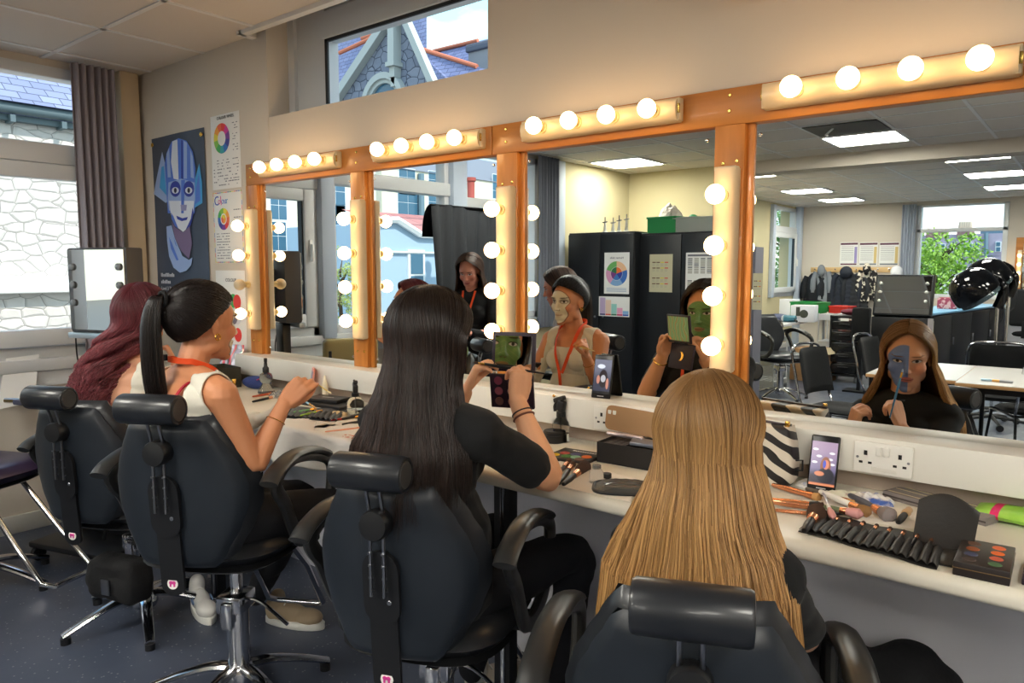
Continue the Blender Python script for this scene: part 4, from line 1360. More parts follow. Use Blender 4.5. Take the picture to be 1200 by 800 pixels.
def long_hair(name, root, H, mat, n, prof, phimax=2.1, radius=0.0009, seed=1, zend=(0, 0.06), wave=0.0, wl=7.0, part=0.0,
    lift=0.012, clump=0.5, front=1.0, nfall=12, along=True, capmat=None, behind=0.0, yaw=0.0, endfn=None):
 """prof: list (z, a, b, cx, cy) world: elliptical drape sections from ear level down.
  phi: 0 = straight behind the head, +-phimax = beside the face"""
 rnd = random.Random(seed)
 hc = H @ SC
 Rz = Matrix.Rotation(math.radians(yaw), 3, 'Z')
 Hr = H.to_3x3().normalized(); S = H.to_scale()[0]
 def sect(z):
  if z >= prof[0][0]: return prof[0][1:]
  for p, q in zip(prof, prof[1:]):
   if z >= q[0]:
    t = (p[0] - z) / (p[0] - q[0]); t = t * t * (3 - 2 * t)
    return tuple(a + (b - a) * t for a, b in zip(p[1:], q[1:]))
  return prof[-1][1:]
 z_top = prof[0][0]
 def strand(phi, layer, L, jit, nsc=9):
  pts = []
  s = 1 if phi >= 0 else -1
  fr = min(1.0, abs(phi) / phimax)
  y0 = (-0.9 + 1.75 * fr ** 1.3) * front
  st = V((part + s * 0.012, y0, 1.0)).normalized()
  eq = V((math.sin(phi), -math.cos(phi), -0.12))
  for i in range(nsc):
   t = i / (nsc - 1)
   d = st.lerp(eq, t ** 1.15)
   pts.append(on_scalp(H, d, lift * (0.35 + 0.65 * math.sin(min(1, t * 1.2) * PI / 2)) + layer * 0.012))
  p0 = pts[-1]
  zs = p0.z; ze = L
  for i in range(1, nfall + 1):
   t = i / nfall
   z = zs + (ze - zs) * t
   a, b, cx, cy = sect(z)
   k = 0.86 + 0.16 * layer
   ph = phi * (1.0 - behind * min(1, t * 1.6))
   q = Rz @ V((a * k * math.sin(ph), -b * k * math.cos(ph), 0))
   tgt = V((cx + q.x, cy + q.y, z))
   bl = min(1.0, (zs - z) / max(1e-3, (zs - prof[1][0]))) if z > prof[1][0] else 1.0
   bl = bl * bl * (3 - 2 * bl)
   p = V((p0.x, p0.y, z)).lerp(tgt, bl)
   if wave:
    w = wave * min(1, t * 2)
    p = p + V((math.sin(t * wl + jit * 1.6 + phi * 4), math.cos(t * wl * 1.1 + jit * 1.6 + phi * 3), 0)) * w
   w2 = 0.004 * min(1, t * 2)
   nz = V((noise.noise(V((phi * 6, t * 3, seed))), noise.noise(V((phi * 6 + 9, t * 3, seed))), 0)) * w2 * 2
   pts.append(p + nz)
  return pts
 paths = []
 ncl = max(10, int(n * 0.07))
 cl = [(rnd.uniform(-1, 1) , rnd.random(), rnd.random()) for _ in range(ncl)]
 for i in range(n):
  c = cl[rnd.randrange(ncl)]
  phi = c[0] * phimax + rnd.gauss(0, 0.07) if rnd.random() > 0.24 else rnd.choice((-1, 1)) * phimax * rnd.uniform(0.82, 1.0)
  phi = max(-phimax, min(phimax, phi))
  layer = min(1.1, max(0, rnd.random() ** 0.5 + rnd.gauss(0, 0.04)))
  e = rnd.uniform(*zend) + c[1] * 0.03
  if endfn: e += endfn(phi)
  L = prof[-1][0] + e
  jit = c[2] * clump + rnd.random() * (1 - clump) * 0.5
  paths.append((strand(phi, layer, L, jit), radius * rnd.uniform(0.7, 1.25)))
 o = strands(name, mat, root, paths, radius, along=along)
 m = MB()
 def fn(u, v):
  phi = (2 * u - 1) * phimax * 0.97
  pts = strand(phi, -0.1, prof[-1][0] + 0.03 + (zend[0] + zend[1]) * 0.6 + (endfn(phi) if endfn else 0), 0.3)
  f = v * (len(pts) - 1); a = min(int(f), len(pts) - 2)
  return pts[a].lerp(pts[a + 1], f - a)
 m.surf(fn, 48, 30)
 m.bm.transform(root.matrix_basis.inverted())
 sh = m.build('hair_under', capmat or mat, o)
 return o
def person(name, label, loc, rz=0.0):
 t = thing(name, label, 'person', loc, rz)
 return t
def trousers(root, pel, knL, knR, anL, anR, mat, name='trousers', g=0.0, voxel=0.009):
 m = MB()
 pel = V(pel)
 ax = (V(knR) - V(knL)); ax.z = 0; ax = ax.normalized() if ax.length > 0 else V((1, 0, 0))
 m.ell(pel, (0.18, 0.14, 0.12), None, 20)
 for s, k, a in ((-1, V(knL), V(anL)), (1, V(knR), V(anR))):
  hip = pel + V((s * 0.09, 0, -0.01))
  capsules(m, [(hip, 0.085 + g), (hip.lerp(k, 0.5), 0.078 + g), (k, 0.058 + g), (k.lerp(a, 0.35), 0.058 + g), (a, 0.045 + g)])
 return cloth_from(m, name, mat, root, voxel, 6, 0.006, 3.0)
def shoe(root, heel, d, mat, sole, name='shoe', L=0.25, swoosh=None):
 """heel position on the floor, d = direction"""
 d = V(d); d.z = 0; d.normalize(); s = V((-d.y, d.x, 0)); h = V(heel)
 def P(y, x, z): return h + d * y + s * x + V((0, 0, z))
 m = MB()
 m.ell(P(0.19, 0, 0.045), (0.042, 0.062, 0.034), Matrix((s, d, V((0, 0, 1)))).transposed(), 16)
 m.ell(P(0.10, 0, 0.05), (0.037, 0.09, 0.045), Matrix((s, d, V((0, 0, 1)))).transposed(), 16)
 m.ell(P(0.035, 0, 0.06), (0.034, 0.042, 0.055), Matrix((s, d, V((0, 0, 1)))).transposed(), 16)
 capsules(m, [(P(0.045, 0, 0.09), 0.033), (P(0.05, 0, 0.115), 0.032)])
 o = cloth_from(m, name, mat, root, 0.006, 3)
 m = MB()
 pts = []
 for i in range(24):
  a = 2 * PI * i / 24
  y = 0.125 + 0.135 * math.cos(a); x = (0.040 + 0.006 * math.cos(a)) * math.sin(a)
  pts.append((y, x))
 mt = Matrix.Identity(4)
 for i in range(3):
  mt[i][0] = d[i]; mt[i][1] = s[i]; mt[i][2] = (0, 0, 1)[i]; mt[i][3] = h[i]
 m.prism(pts, 0.03, root.matrix_basis.inverted() @ mt, bev=0.004)
 m.build('sole', sole, o)
 if swoosh:
  m = MB()
  for sg in (-1, 1):
   m.ell(P(0.12, sg * 0.038, 0.06), (0.003, 0.03, 0.012), Matrix((s, d, V((0, 0, 1)))).transposed(), 12)
  m.bm.transform(root.matrix_basis.inverted())
  m.build('side_patch', swoosh, o)
 m = MB()
 for i in range(4):
  y = 0.09 + 0.022 * i; z = 0.098 - 0.008 * i
  m.tube([P(y, -0.02, z - 0.008), P(y, 0, z), P(y, 0.02, z - 0.008)], 0.0028, 6)
 m.bm.transform(root.matrix_basis.inverted())
 m.build('laces', white_plastic, o)
 return o
def ribbon(root, name, pts, w, mat, normal_fn=None, th=0.002):
 """flat band through points; width direction across given vectors"""
 pts = catmull(pts, 6)
 m = MB(); k = len(pts)
 rings = []
 for i, p in enumerate(pts):
  d = (pts[min(i + 1, k - 1)] - pts[max(i - 1, 0)]).normalized()
  n = V(normal_fn(p)).normalized()
  s = d.cross(n).normalized()
  rings.append([p + s * w / 2, p + s * w / 2 + n * th, p - s * w / 2 + n * th, p - s * w / 2])
 for a, b in zip(rings, rings[1:]):
  for j in range(4):
   m.quad(a[j], a[(j + 1) % 4], b[(j + 1) % 4], b[j])
 bmesh.ops.remove_doubles(m.bm, verts=m.bm.verts, dist=1e-5)
 m.bm.transform(root.matrix_basis.inverted())
 return m.build(name, mat, root)
def loc_tube(root, name, pts, r, mat, parent=None, n=8, closed=False):
 m = MB(); m.tube(pts, r, n, closed=closed); m.bm.transform(root.matrix_basis.inverted())
 return m.build(name, mat, parent or root)
black_cotton = M('black cotton', (14, 15, 17), 0.92, bump=(200, 0.15, 0.002), sheen=0.04)
black_denim = M('black denim', (20, 21, 27), 0.9, bump=(300, 0.2, 0.002))
white_rib = M('white ribbed cotton', (226, 222, 208), 0.85, bump=(150, 0.2, 0.002))
orange_tape = M('orange lanyard tape', (238, 82, 30), 0.6)
gold = M('gold', (220, 170, 80), 0.25, 1.0)
def bracelet(root, el, wr, f, r, mat, name='bracelet', th=0.0022):
 el, wr = V(el), V(wr); d = (wr - el).normalized(); c = el.lerp(wr, f)
 x, y = frame_of(d)
 return loc_tube(root, name, [c + x * math.cos(2 * PI * i / 20) * r + y * math.sin(2 * PI * i / 20) * r for i in range(20)], th, mat, closed=True, n=6)
# ------------------------------------------------------------------ 1: blonde woman (face half blue in the mirror)
def paint_blue(g, col, x, ax, y, z, front):
 half = g.mul(g.step(x, -0.004, 0.0), 0.0)
 left = g.math('SUBTRACT', 1.0, g.step(x, 0.004, 0.007))
 reg = g.ell(x, z, -0.010, -0.022, 0.060, 0.088, 0.05)
 k = g.mul(g.mul(left, reg), front)
 return g.mix(g.mul(k, 0.93), col, lin((92, 132, 196)))
R1 = person('woman', 'woman with long straight golden blonde hair and black shirt painting her face blue', (-0.60, -0.86, 0.0))
sk = skin_material('fair skin painted half blue', (228, 172, 138), (190, 108, 96), (130, 94, 64), paint_blue)
HS = 1.0
H = head_matrix((-0.556, -0.870, 1.128), -10, 10, 0, HS)
m = MB()
head_prims(m, H, HS)
pel, che, nb = V((-0.60, -0.86, 0.62)), V((-0.578, -0.90, 0.84)), V((-0.565, -0.90, 0.955))
shL, shR = V((-0.690, -0.895, 0.900)), V((-0.425, -0.900, 0.910))
capsules(m, [(nb, 0.05), (H @ V((0, -0.015, -0.05)), 0.047)])
torso_prims(m, pel, che, nb, shL, shR)
eR, wR = V((-0.425, -0.71, 0.735)), V((-0.528, -0.692, 0.895))
eL, wL = V((-0.745, -0.745, 0.72)), V((-0.695, -0.690, 0.865))
arm_prims(m, shR, eR, wR); arm_prims(m, shL, eL, wL)
tipR = hand_prims(m, wR + V((-0.004, 0, 0.01)), (-0.32, -0.05, 0.95), (-0.75, -0.45, -0.3), 1, thumb=(35, 40), fcurl=((60, 55, 25), (70, 60, 30), (80, 65, 30), (85, 65, 30)), S=0.93)
tipL = hand_prims(m, wL, (0.25, 0.1, 0.95), (0.7, -0.65, 0), -1, thumb=(45, 30), fcurl=((45, 50, 30), (52, 55, 30), (58, 58, 30), (62, 58, 30)), S=0.93)
me = remesh(m, 0.0038, 3)
finish_body(me, 'body', R1, H, HS, sk)
m = MB()
torso_prims(m, pel, che + V((0, 0, 0)), nb - V((0, 0, 0.01)), shL, shR, 0.014)
m.ell(pel.lerp(che, 0.3), (0.17, 0.14, 0.16), None, 20)
for s, e in ((shR, eR), (shL, eL)):
 capsules(m, [(s, 0.054), (s.lerp(e, 0.5), 0.052), (s.lerp(e, 0.8), 0.050)])
cloth_from(m, 'shirt', black_cotton, R1, 0.007, 6, 0.007, 1.0)
cpts = [nb + V((math.sin(a) * 0.062, -math.cos(a) * 0.058 + 0.005, 0.028 - 0.02 * (math.cos(a) < 0) * -math.cos(a))) for a in [x * 2 * PI / 20 - 2.6 for x in range(0, 17)]]
loc_tube(R1, 'collar', cpts, 0.011, black_cotton)
nf = lambda p: (0, 1, 0.1)
ribbon(R1, 'lanyard', [nb + V((0.055, 0.035, 0.02)), nb + V((0.05, 0.095, -0.06)), nb + V((0.02, 0.155, -0.16)), nb + V((0.0, 0.155, -0.24))], 0.014, M('red lanyard tape', (214, 56, 34), 0.6), nf)
trousers(R1, pel, (-0.74, -0.42, 0.56), (-0.50, -0.40, 0.56), (-0.74, -0.36, 0.12), (-0.50, -0.33, 0.12), black_denim)
tz = M('black trainer', (24, 24, 26), 0.6)
shoe(R1, (-0.74, -0.42, 0.0), (0, 1, 0), tz, white_plastic); shoe(R1, (-0.50, -0.39, 0.0), (0, 1, 0), tz, white_plastic)
bl = hair_material('blonde hair', (120, 84, 44), (208, 162, 104), 0.38, 0.5, (126, 92, 56))
prof = [(1.13, 0.082, 0.104, -0.552, -0.885), (1.07, 0.102, 0.112, -0.550, -0.895), (1.01, 0.124, 0.120, -0.552, -0.905), (0.95, 0.156, 0.118, -0.553, -0.915), (0.89, 0.180, 0.118, -0.554, -0.93), (0.77, 0.196, 0.118, -0.550, -0.94), (0.68, 0.192, 0.118, -0.548, -0.945), (0.575, 0.175, 0.11, -0.545, -0.945)]
long_hair('hair', R1, H, bl, 5200, prof, 2.0, 0.00095, 11, (0.0, 0.10), lift=-0.001, endfn=lambda p: 0.06 * abs(p) ** 2 * 0.25, yaw=-6)
loc_tube(R1, 'ring', [wR + V((-0.012, -0.03, 0.095)) + V((0.009 * math.cos(a), 0.009 * math.sin(a), 0.003 * math.sin(a))) for a in [x * PI / 6 for x in range(12)]], 0.002, black_metal, closed=True, n=6)
tip = H @ V((-0.012, 0.120, -0.012)); bd = (wR + V((-0.055, 0.03, -0.015)) - tip).normalized()
hold = wR + V((-0.03, 0.02, 0.075))
bd = (hold - tip).normalized()
t = thing('makeup_brush', 'slim blue handled brush touching the blue painted face', 'makeup brush', tip)
q = bd
MB().tube([q * 0.035, q * 0.06, q * 0.19], [0.0035, 0.0045, 0.0022], 10).build('handle', M('blue brush handle', (60, 126, 176), 0.35), t)
MB().tube([q * 0.012, q * 0.036], [0.0032, 0.0034], 10).build('ferrule', gold, t)
MB().tube([q * -0.002, q * 0.006, q * 0.013], [0.0008, 0.004, 0.003], 10).build('bristles', M('pale blue bristles', (150, 180, 214), 0.8), t)
# ------------------------------------------------------------------ 2: dark straight haired woman
def paint_green(g, col, x, ax, y, z, front):
 reg = g.ell(x, z, 0.0, -0.020, 0.066, 0.078, 0.05)
 st = g.mul(g.math('ABSOLUTE', g.math('SINE', g.math('ADD', g.mul(z, 190.0), g.mul(ax, 120.0)))), 1.0)
 vein = g.math('SUBTRACT', 1.0, g.step(st, 0.0, 0.13))
 c2 = g.mix(g.mul(vein, 0.45), lin((96, 146, 84)), lin((186, 210, 140)))
 return g.mix(g.mul(g.mul(reg, front), 0.96), col, c2)
R2 = person('woman', 'woman with long straight dark brown hair and black T-shirt, face painted green in the mirror', (-1.35, -0.78, 0.0))
sk = skin_material('light skin painted green', (232, 172, 132), (150, 110, 80), (50, 38, 30), paint_green)
H = head_matrix((-1.325, -0.820, 1.268), -6, 6, 0)
m = MB(); head_prims(m, H)
pel, che, nb = V((-1.36, -0.80, 0.62)), V((-1.345, -0.84, 0.955)), V((-1.335, -0.845, 1.10))
shL, shR = V((-1.505, -0.835, 1.04)), V((-1.165, -0.815, 1.045))
capsules(m, [(nb, 0.052), (H @ V((0, -0.015, -0.05)), 0.047)])
torso_prims(m, pel, che, nb, shL, shR)
eR, wR = V((-1.095, -0.635, 0.912)), V((-1.225, -0.600, 1.090))
eL, wL = V((-1.515, -0.655, 0.912)), V((-1.412, -0.610, 1.098))
arm_prims(m, shR, eR, wR, 0, 1.05); arm_prims(m, shL, eL, wL, 0, 1.05)
hand_prims(m, wR, (0.02, 0.18, 0.98), (-0.92, 0.38, 0.0), -1, thumb=(25, 40), fcurl=((48, 55, 30), (55, 60, 30), (62, 62, 30), (66, 62, 30)), S=0.95)
hand_prims(m, wL, (0.34, 0.28, 0.90), (0.72, 0.62, -0.2), 1, thumb=(20, 25), fcurl=((30, 35, 25), (32, 38, 25), (34, 40, 25), (36, 42, 25)), S=0.95)
me = remesh(m, 0.0038, 3)
finish_body(me, 'body', R2, H, 1.0, sk)
m = MB()
torso_prims(m, pel, che, nb - V((0, 0, 0.012)), shL, shR, 0.016)
m.ell(pel.lerp(che, 0.35), (0.185, 0.15, 0.2), None, 20)
m.ell(pel, (0.19, 0.15, 0.11), None, 20)
for s, e in ((shR, eR), (shL, eL)):
 capsules(m, [(s, 0.058), (s.lerp(e, 0.4), 0.057), (s.lerp(e, 0.68), 0.056)])
cloth_from(m, 't_shirt', black_cotton, R2, 0.007, 6, 0.010, 5.0, 8.0)
ribbon(R2, 'lanyard', [nb + V((-0.05, 0.035, 0.03)), nb + V((-0.05, 0.10, -0.06)), nb + V((-0.02, 0.165, -0.17)), nb + V((0.02, 0.165, -0.17)), nb + V((0.05, 0.10, -0.06)), nb + V((0.05, 0.035, 0.03))], 0.014, orange_tape, lambda p: (0, 1, 0.1))
trousers(R2, pel, (-1.48, -0.36, 0.60), (-1.20, -0.36, 0.60), (-1.56, -0.42, 0.13), (-1.28, -0.30, 0.13), black_denim)
shoe(R2, (-1.60, -0.40, 0.0), (0.3, 1, 0), M('cream trainer', (206, 196, 180), 0.7), white_plastic)
shoe(R2, (-1.28, -0.34, 0.0), (0, 1, 0), M('cream trainer', (206, 196, 180), 0.7), white_plastic)
s_ = MB(); capsules(s_, [(V((-1.575, -0.385, 0.10)), 0.038), (V((-1.57, -0.40, 0.19)), 0.036)])
s_.bm.transform(R2.matrix_basis.inverted()); s_.build('sock', M('white sock', (224, 222, 218), 0.9), R2)
dk = hair_material('dark brown hair', (26, 19, 17), (62, 44, 36), 0.34, 0.5, (34, 25, 21))
prof = [(1.27, 0.090, 0.112, -1.325, -0.840), (1.17, 0.098, 0.122, -1.325, -0.860), (1.09, 0.125, 0.125, -1.325, -0.880), (1.00, 0.160, 0.130, -1.325, -0.900), (0.90, 0.168, 0.138, -1.32, -0.915), (0.80, 0.145, 0.135, -1.31, -0.92)]
long_hair('hair', R2, H, dk, 4200, prof, 1.95, 0.0010, 21, (0.0, 0.14), lift=0.009, endfn=lambda p: 0.05 * max(0, p), yaw=8)
bracelet(R2, eR, wR, 0.80, 0.0285, M('patterned bracelet', (120, 72, 56), 0.5), 'bracelet', 0.003)
bracelet(R2, eR, wR, 0.86, 0.0275, M('dark bracelet', (50, 34, 30), 0.5), 'bracelet', 0.002)
bracelet(R2, eL, wL, 0.84, 0.0275, gold, 'watch_strap', 0.003)
pc = V((-1.295, -0.535, 1.158)); pxa = V((0.93, 0.36, 0)).normalized()
t = thing('makeup_palette', 'open purple black palette with mirror lid held up by the dark haired woman', 'makeup palette', pc, math.atan2(pxa.y, pxa.x))
pal_case = M('purple black card', (38, 24, 40), 0.5)
m = MB(); m.cbox((0, 0.012, 0.058), (0.128, 0.010, 0.112), 0.003, 2, (-0.12, 0, 0)); lid = m.build('lid', pal_case, t)
MB().cbox((0, 0.0065, 0.0575), (0.108, 0.0015, 0.092), 0, 2, (-0.12, 0, 0)).build('lid_mirror', mirror_mat, lid, smooth=False)
holo = M('rainbow foil', (190, 200, 190), 0.25, 0.5)
g = NG(holo); vv, xx, yy, zz = g.obj()
wv = g.nt.nodes.new('ShaderNodeTexWave'); wv.inputs['Scale'].default_value = 14; wv.inputs['Distortion'].default_value = 9; g.nt.links.new(vv, wv.inputs['Vector'])
rp = g.nt.nodes.new('ShaderNodeValToRGB'); rp.color_ramp.elements[0].color = lin((150, 190, 150)); rp.color_ramp.elements[1].color = lin((220, 170, 140))
for pos, cc in ((0.3, (170, 220, 150)), (0.55, (200, 200, 190)), (0.8, (90, 220, 120))):
 q = rp.color_ramp.elements.new(pos); q.color = lin(cc)
g.nt.links.new(wv.outputs['Fac'], rp.inputs['Fac']); g.color(rp.outputs['Color'])
MB().cbox((0, 0.0178, 0.0588), (0.112, 0.001, 0.096), 0, 2, (-0.12, 0, 0)).build('foil_panel', holo, lid, smooth=False)
m = MB(); m.cbox((0, -0.004, -0.052), (0.128, 0.012, 0.100), 0.003, 2, (0.18, 0, 0)); tray = m.build('tray', pal_case, t)
cols = [(120, 84, 78), (196, 150, 132), (96, 44, 56), (150, 80, 96), (206, 170, 150), (70, 36, 44), (132, 60, 84), (90, 60, 70), (176, 110, 110)]
for i in range(9):
 a = (i % 3 - 1) * 0.038; b = (i // 3 - 1) * 0.030
 c = V((a, -0.004 - 0.0065, -0.052)) + V((0, b * math.sin(-0.18), b))
 MB().lathe([(0, 0.0016), (0.0115, 0.0016), (0.0125, 0)], c, (0, -0.984, -0.18), 16).build('eyeshadow_pan', M('shadow %d' % i, cols[i], 0.85), tray)
m = MB()
mo = []
for i in range(13):
 a = math.radians(-100 + 200 * i / 12); mo.append((0.018 * math.cos(a), 0.018 * math.sin(a)))
for i in range(12, -1, -1):
 a = math.radians(-100 + 200 * i / 12); mo.append((0.009 * math.cos(a) - 0.003, 0.016 * math.sin(a)))
m.prism(mo, 0.0006, Matrix.Translation((0, 0.005, -0.05)) @ Matrix.Rotation(0.18 + PI / 2, 4, 'X'))
m.build('moon_emblem', gold, tray)
b0, b1 = V((-1.385, -0.600, 1.187)), V((-1.165, -0.56, 1.170))
t = thing('makeup_brush', 'slim black brush held across the mirror palette by the dark haired woman', 'makeup brush', b0)
d = b1 - b0
MB().tube([d * 0.16, d * 0.4, d], [0.0038, 0.005, 0.0022], 10).build('handle', black_plastic, t)
MB().tube([d * 0.07, d * 0.17], [0.0034, 0.004], 10).build('ferrule', gold, t)
MB().tube([d * 0.0, d * 0.04, d * 0.08], [0.0008, 0.0042, 0.0032], 10).build('bristles', M('brown bristles', (70, 48, 36), 0.9), t)
# ------------------------------------------------------------------ 3: ponytail woman (white mask in the mirror)
def paint_white(g, col, x, ax, y, z, front):
 reg = g.math('MAXIMUM', g.ell(x, z, -0.006, 0.012, 0.060, 0.050, 0.06), g.ell(x, z, -0.002, -0.045, 0.044, 0.056, 0.06))
 reg = g.mul(reg, front)
 edge = g.math('MAXIMUM', g.ell(x, z, -0.006, 0.012, 0.063, 0.053, 0.06), g.ell(x, z, -0.002, -0.045, 0.047, 0.059, 0.06))
 edge = g.mul(edge, front)
 col = g.mix(g.mul(edge, 0.75), col, lin((84, 62, 52)))
 col = g.mix(reg, col, lin((222, 214, 192)))
 sh = g.mul(g.ell(ax, z, 0.031, 0.010, 0.022, 0.014, 0.5), front)
 return g.mix(g.mul(sh, 0.7), col, lin((110, 98, 90)))
R3 = person('woman', 'woman with a high black ponytail, white vest and orange lanyard, face painted white', (-2.15, -0.98, 0.0))
sk = skin_material('tanned skin painted white', (214, 146, 104), (214, 196, 176), (60, 40, 30), paint_white)
H = head_matrix((-2.142, -0.985, 1.283), 3, 3, 0)
m = MB(); head_prims(m, H)
pel, che, nb = V((-2.13, -1.00, 0.70)), V((-2.13, -1.035, 0.99)), V((-2.135, -1.035, 1.135))
shL, shR = V((-2.290, -1.035, 1.075)), V((-1.975, -1.03, 1.085))
capsules(m, [(nb - V((0, 0, 0.02)), 0.05), (nb + V((0, 0.005, 0.03)), 0.046), (H @ V((0, -0.015, -0.05)), 0.045)])
ax, fw, up = torso_prims(m, pel, che, nb, shL, shR, 0, 0.005)
eR, wR = V((-1.945, -0.955, 0.872)), V((-1.945, -0.845, 1.038))
eL, wL = V((-2.335, -0.925, 0.855)), V((-2.255, -0.755, 0.935))
arm_prims(m, shR, eR, wR, 0, 0.97); arm_prims(m, shL, eL, wL, 0, 0.97)
tp3 = hand_prims(m, wR, (0.34, 0.50, 0.62), (-0.62, 0.60, -0.1), -1, thumb=(20, 40), fcurl=((28, 38, 20), (40, 48, 25), (52, 56, 30), (60, 60, 30)), S=0.95)
hand_prims(m, wL, (0.55, 0.75, 0.10), (0.15, 0.0, 0.98), 1, thumb=(40, 25), fcurl=((35, 40, 25),) * 4, S=0.92)
me = remesh(m, 0.0038, 3)
mw_ = me.copy()
finish_body(me, 'body', R3, H, 1.0, sk)
def vest_pred(che, nb, ax, fw, up, strap=0.085, top=0.075, backtop=0.05):
 def f(p):
  q = p - che; x = q.dot(ax); y = q.dot(fw); z = q.dot(up)
  if z > 0.155 or z < -0.34 or abs(x) > 0.19: return False
  arm = abs(x) > 0.128 + 0.01 * (z < 0.0)
  if z > -0.01 and abs(x) > 0.150 - 0.12 * max(0, z - 0.03): return False
  if abs(x) > 0.178: return False
  if abs(x) > 0.160 and z > -0.07: return False
  if y < 0 and abs(x) < 0.086 and z > -0.075 + 2.2 * max(0, abs(x) - 0.060): return False
  neck = (0.055 if y > 0 else 0.075)
  if z > neck + 0.25 * max(0, abs(x) - 0.045) and abs(x) < 0.060: return False
  if z > 0.055 and abs(x) < 0.080: return False
  return True
 return f
shell_from(mw_, 'vest', white_rib, R3, vest_pred(che, nb, ax, fw, up), 0.0035)
def nb_n(c):
 return lambda p: ((p - c) + V((0, 0, 0.001)))
lp = []
for a in range(-3, 4):
 t_ = a / 3 * 1.35
 lp.append(nb + V((math.sin(t_) * 0.060, -math.cos(t_) * 0.060 - 0.002, 0.038 + 0.012 * math.cos(t_))))
L1 = [nb + V((-0.060, 0.055, 0.0)), nb + V((-0.045, 0.110, -0.10)), nb + V((-0.005, 0.130, -0.21)), nb + V((0.0, 0.125, -0.30))]
L2 = [nb + V((0.060, 0.055, 0.0)), nb + V((0.045, 0.110, -0.10)), nb + V((0.010, 0.130, -0.21))]
ribbon(R3, 'lanyard', L1[::-1] + lp + L2, 0.017, orange_tape, lambda p: (p.x - nb.x, p.y - (nb.y + 0.0), 0.0 if p.z > nb.z else 0.02), 0.0018)
MB().box(-0.01, 0.01, 0, 0.006, -0.02, 0.02).bm.free()
loc_tube(R3, 'lanyard_clip', [nb + V((-0.030, -0.066, 0.045)), nb + V((-0.030, -0.066, 0.063))], 0.010, black_plastic)
ribbon(R3, 'bra_strap', [che + V((0.072, 0.02, 0.150)), che + V((0.074, -0.060, 0.127)), che + V((0.074, -0.104, 0.07)), che + V((0.073, -0.118, 0.0)), che + V((0.072, -0.112, -0.06))], 0.013, M('red strap', (190, 24, 48), 0.5), lambda p: (0.0, -1, 0.35), 0.003)
trousers(R3, pel, (-2.28, -0.55, 0.60), (-2.02, -0.56, 0.62), (-2.60, -0.56, 0.14), (-2.02, -0.42, 0.16), black_denim)
shoe(R3, (-3.02, -0.60, 0.0), (0.97, -0.25, 0), M('white trainer', (228, 226, 222), 0.5), white_plastic, swoosh=M('pale blue patch', (120, 150, 190), 0.6))
shoe(R3, (-2.62, -0.50, 0.0), (0.9, 0.4, 0), M('beige trainer', (176, 156, 128), 0.7), white_plastic)
pt = hair_material('black hair', (17, 14, 15), (40, 32, 30), 0.3, 0.55)
paths = []
rnd = random.Random(5)
def hairline(fr): return interp([(0, -0.92), (0.28, -0.80), (0.42, -0.50), (0.53, -0.02), (0.64, 0.22), (0.78, 0.42), (0.9, 0.55), (1.0, 0.60)], fr)
tie = on_scalp(H, (0.0, -0.95, 0.42), 0.012)
for i in range(2300):
 phi = rnd.uniform(-PI, PI)
 fr = abs(phi) / PI
 el = hairline(fr)
 el += rnd.uniform(0, 0.9) * (1 - 0.4 * fr)
 d0 = V((math.sin(phi) * math.cos(el), -math.cos(phi) * math.cos(el), math.sin(el)))
 dt = V((0.0, -0.93, 0.40))
 pts = []
 for j in range(10):
  t_ = j / 9
  dd = d0.lerp(dt, t_)
  if dd.length < 0.05: dd = dt
  pts.append(on_scalp(H, dd, 0.004 + rnd.random() * 0.004 + 0.008 * t_))
 pts.append(tie)
 paths.append((pts, 0.0011))
cap = strands('hair', pt, R3, paths, 0.001)
m = MB()
def capfn(u, v):
 phi = -PI + 2 * PI * u; fr = abs(phi) / PI
 el = hairline(fr)
 el = el + (PI / 2 - el) * v
 return on_scalp(H, (math.sin(phi) * math.cos(el), -math.cos(phi) * math.cos(el), math.sin(el)), 0.003)
m.surf(capfn, 48, 14); m.bm.transform(R3.matrix_basis.inverted()); m.build('hair_under', pt, cap)
paths = []
for i in range(1300):
 a = rnd.uniform(0, 2 * PI); r = math.sqrt(rnd.random())
 e = rnd.uniform(0, 0.05)
 P0 = tie
 def tp(z, w, y, x=0.0):
  return V((tie.x + x + math.cos(a) * r * w, tie.y + y + math.sin(a) * r * w * 0.8, z))
 pts = catmull([P0 + V((math.cos(a) * r * 0.012, -0.008, math.sin(a) * r * 0.012)), tp(tie.z + 0.008, 0.020, -0.026, -0.002), tp(tie.z - 0.05, 0.030, -0.046, -0.004), tp(tie.z - 0.14, 0.035, -0.050, -0.004), tp(tie.z - 0.24, 0.036, -0.045, -0.004), tp(tie.z - 0.335 + e, 0.032, -0.035, -0.004)], 3)
 paths.append((pts, 0.0012))
strands('ponytail', pt, R3, paths, 0.001)
loc_tube(R3, 'hair_tie', [tie + V((math.cos(a) * 0.020, -0.012, math.sin(a) * 0.020)) for a in [x * PI / 8 for x in range(16)]], 0.006, black_fabric, closed=True)
for s in (-1, 1):
 c = H @ V((s * 0.080, -0.004, -0.036))
 loc_tube(R3, 'earring', [c + V((0, math.cos(a) * 0.008, math.sin(a) * 0.009)) for a in [x * PI / 6 for x in range(12)]], 0.0022, gold, closed=True, n=6)
bracelet(R3, eR, wR, 0.72, 0.029, gold, 'bracelet', 0.0013)
b0 = tp3[0][0] + V((-0.012, 0.0, 0.004)); d = V((0.10, -0.015, -0.022))
t = thing('makeup_stick', 'thin yellow applicator stick held by the woman with the ponytail', 'makeup stick', b0)
MB().tube([d * 0, d * 0.8], 0.0018, 8).build('stick', M('yellow stick', (228, 196, 84), 0.4), t)
MB().tube([d * 0.78, d * 0.9, d], [0.002, 0.0035, 0.001], 8).build('tip', M('pale tip', (240, 226, 180), 0.8), t)
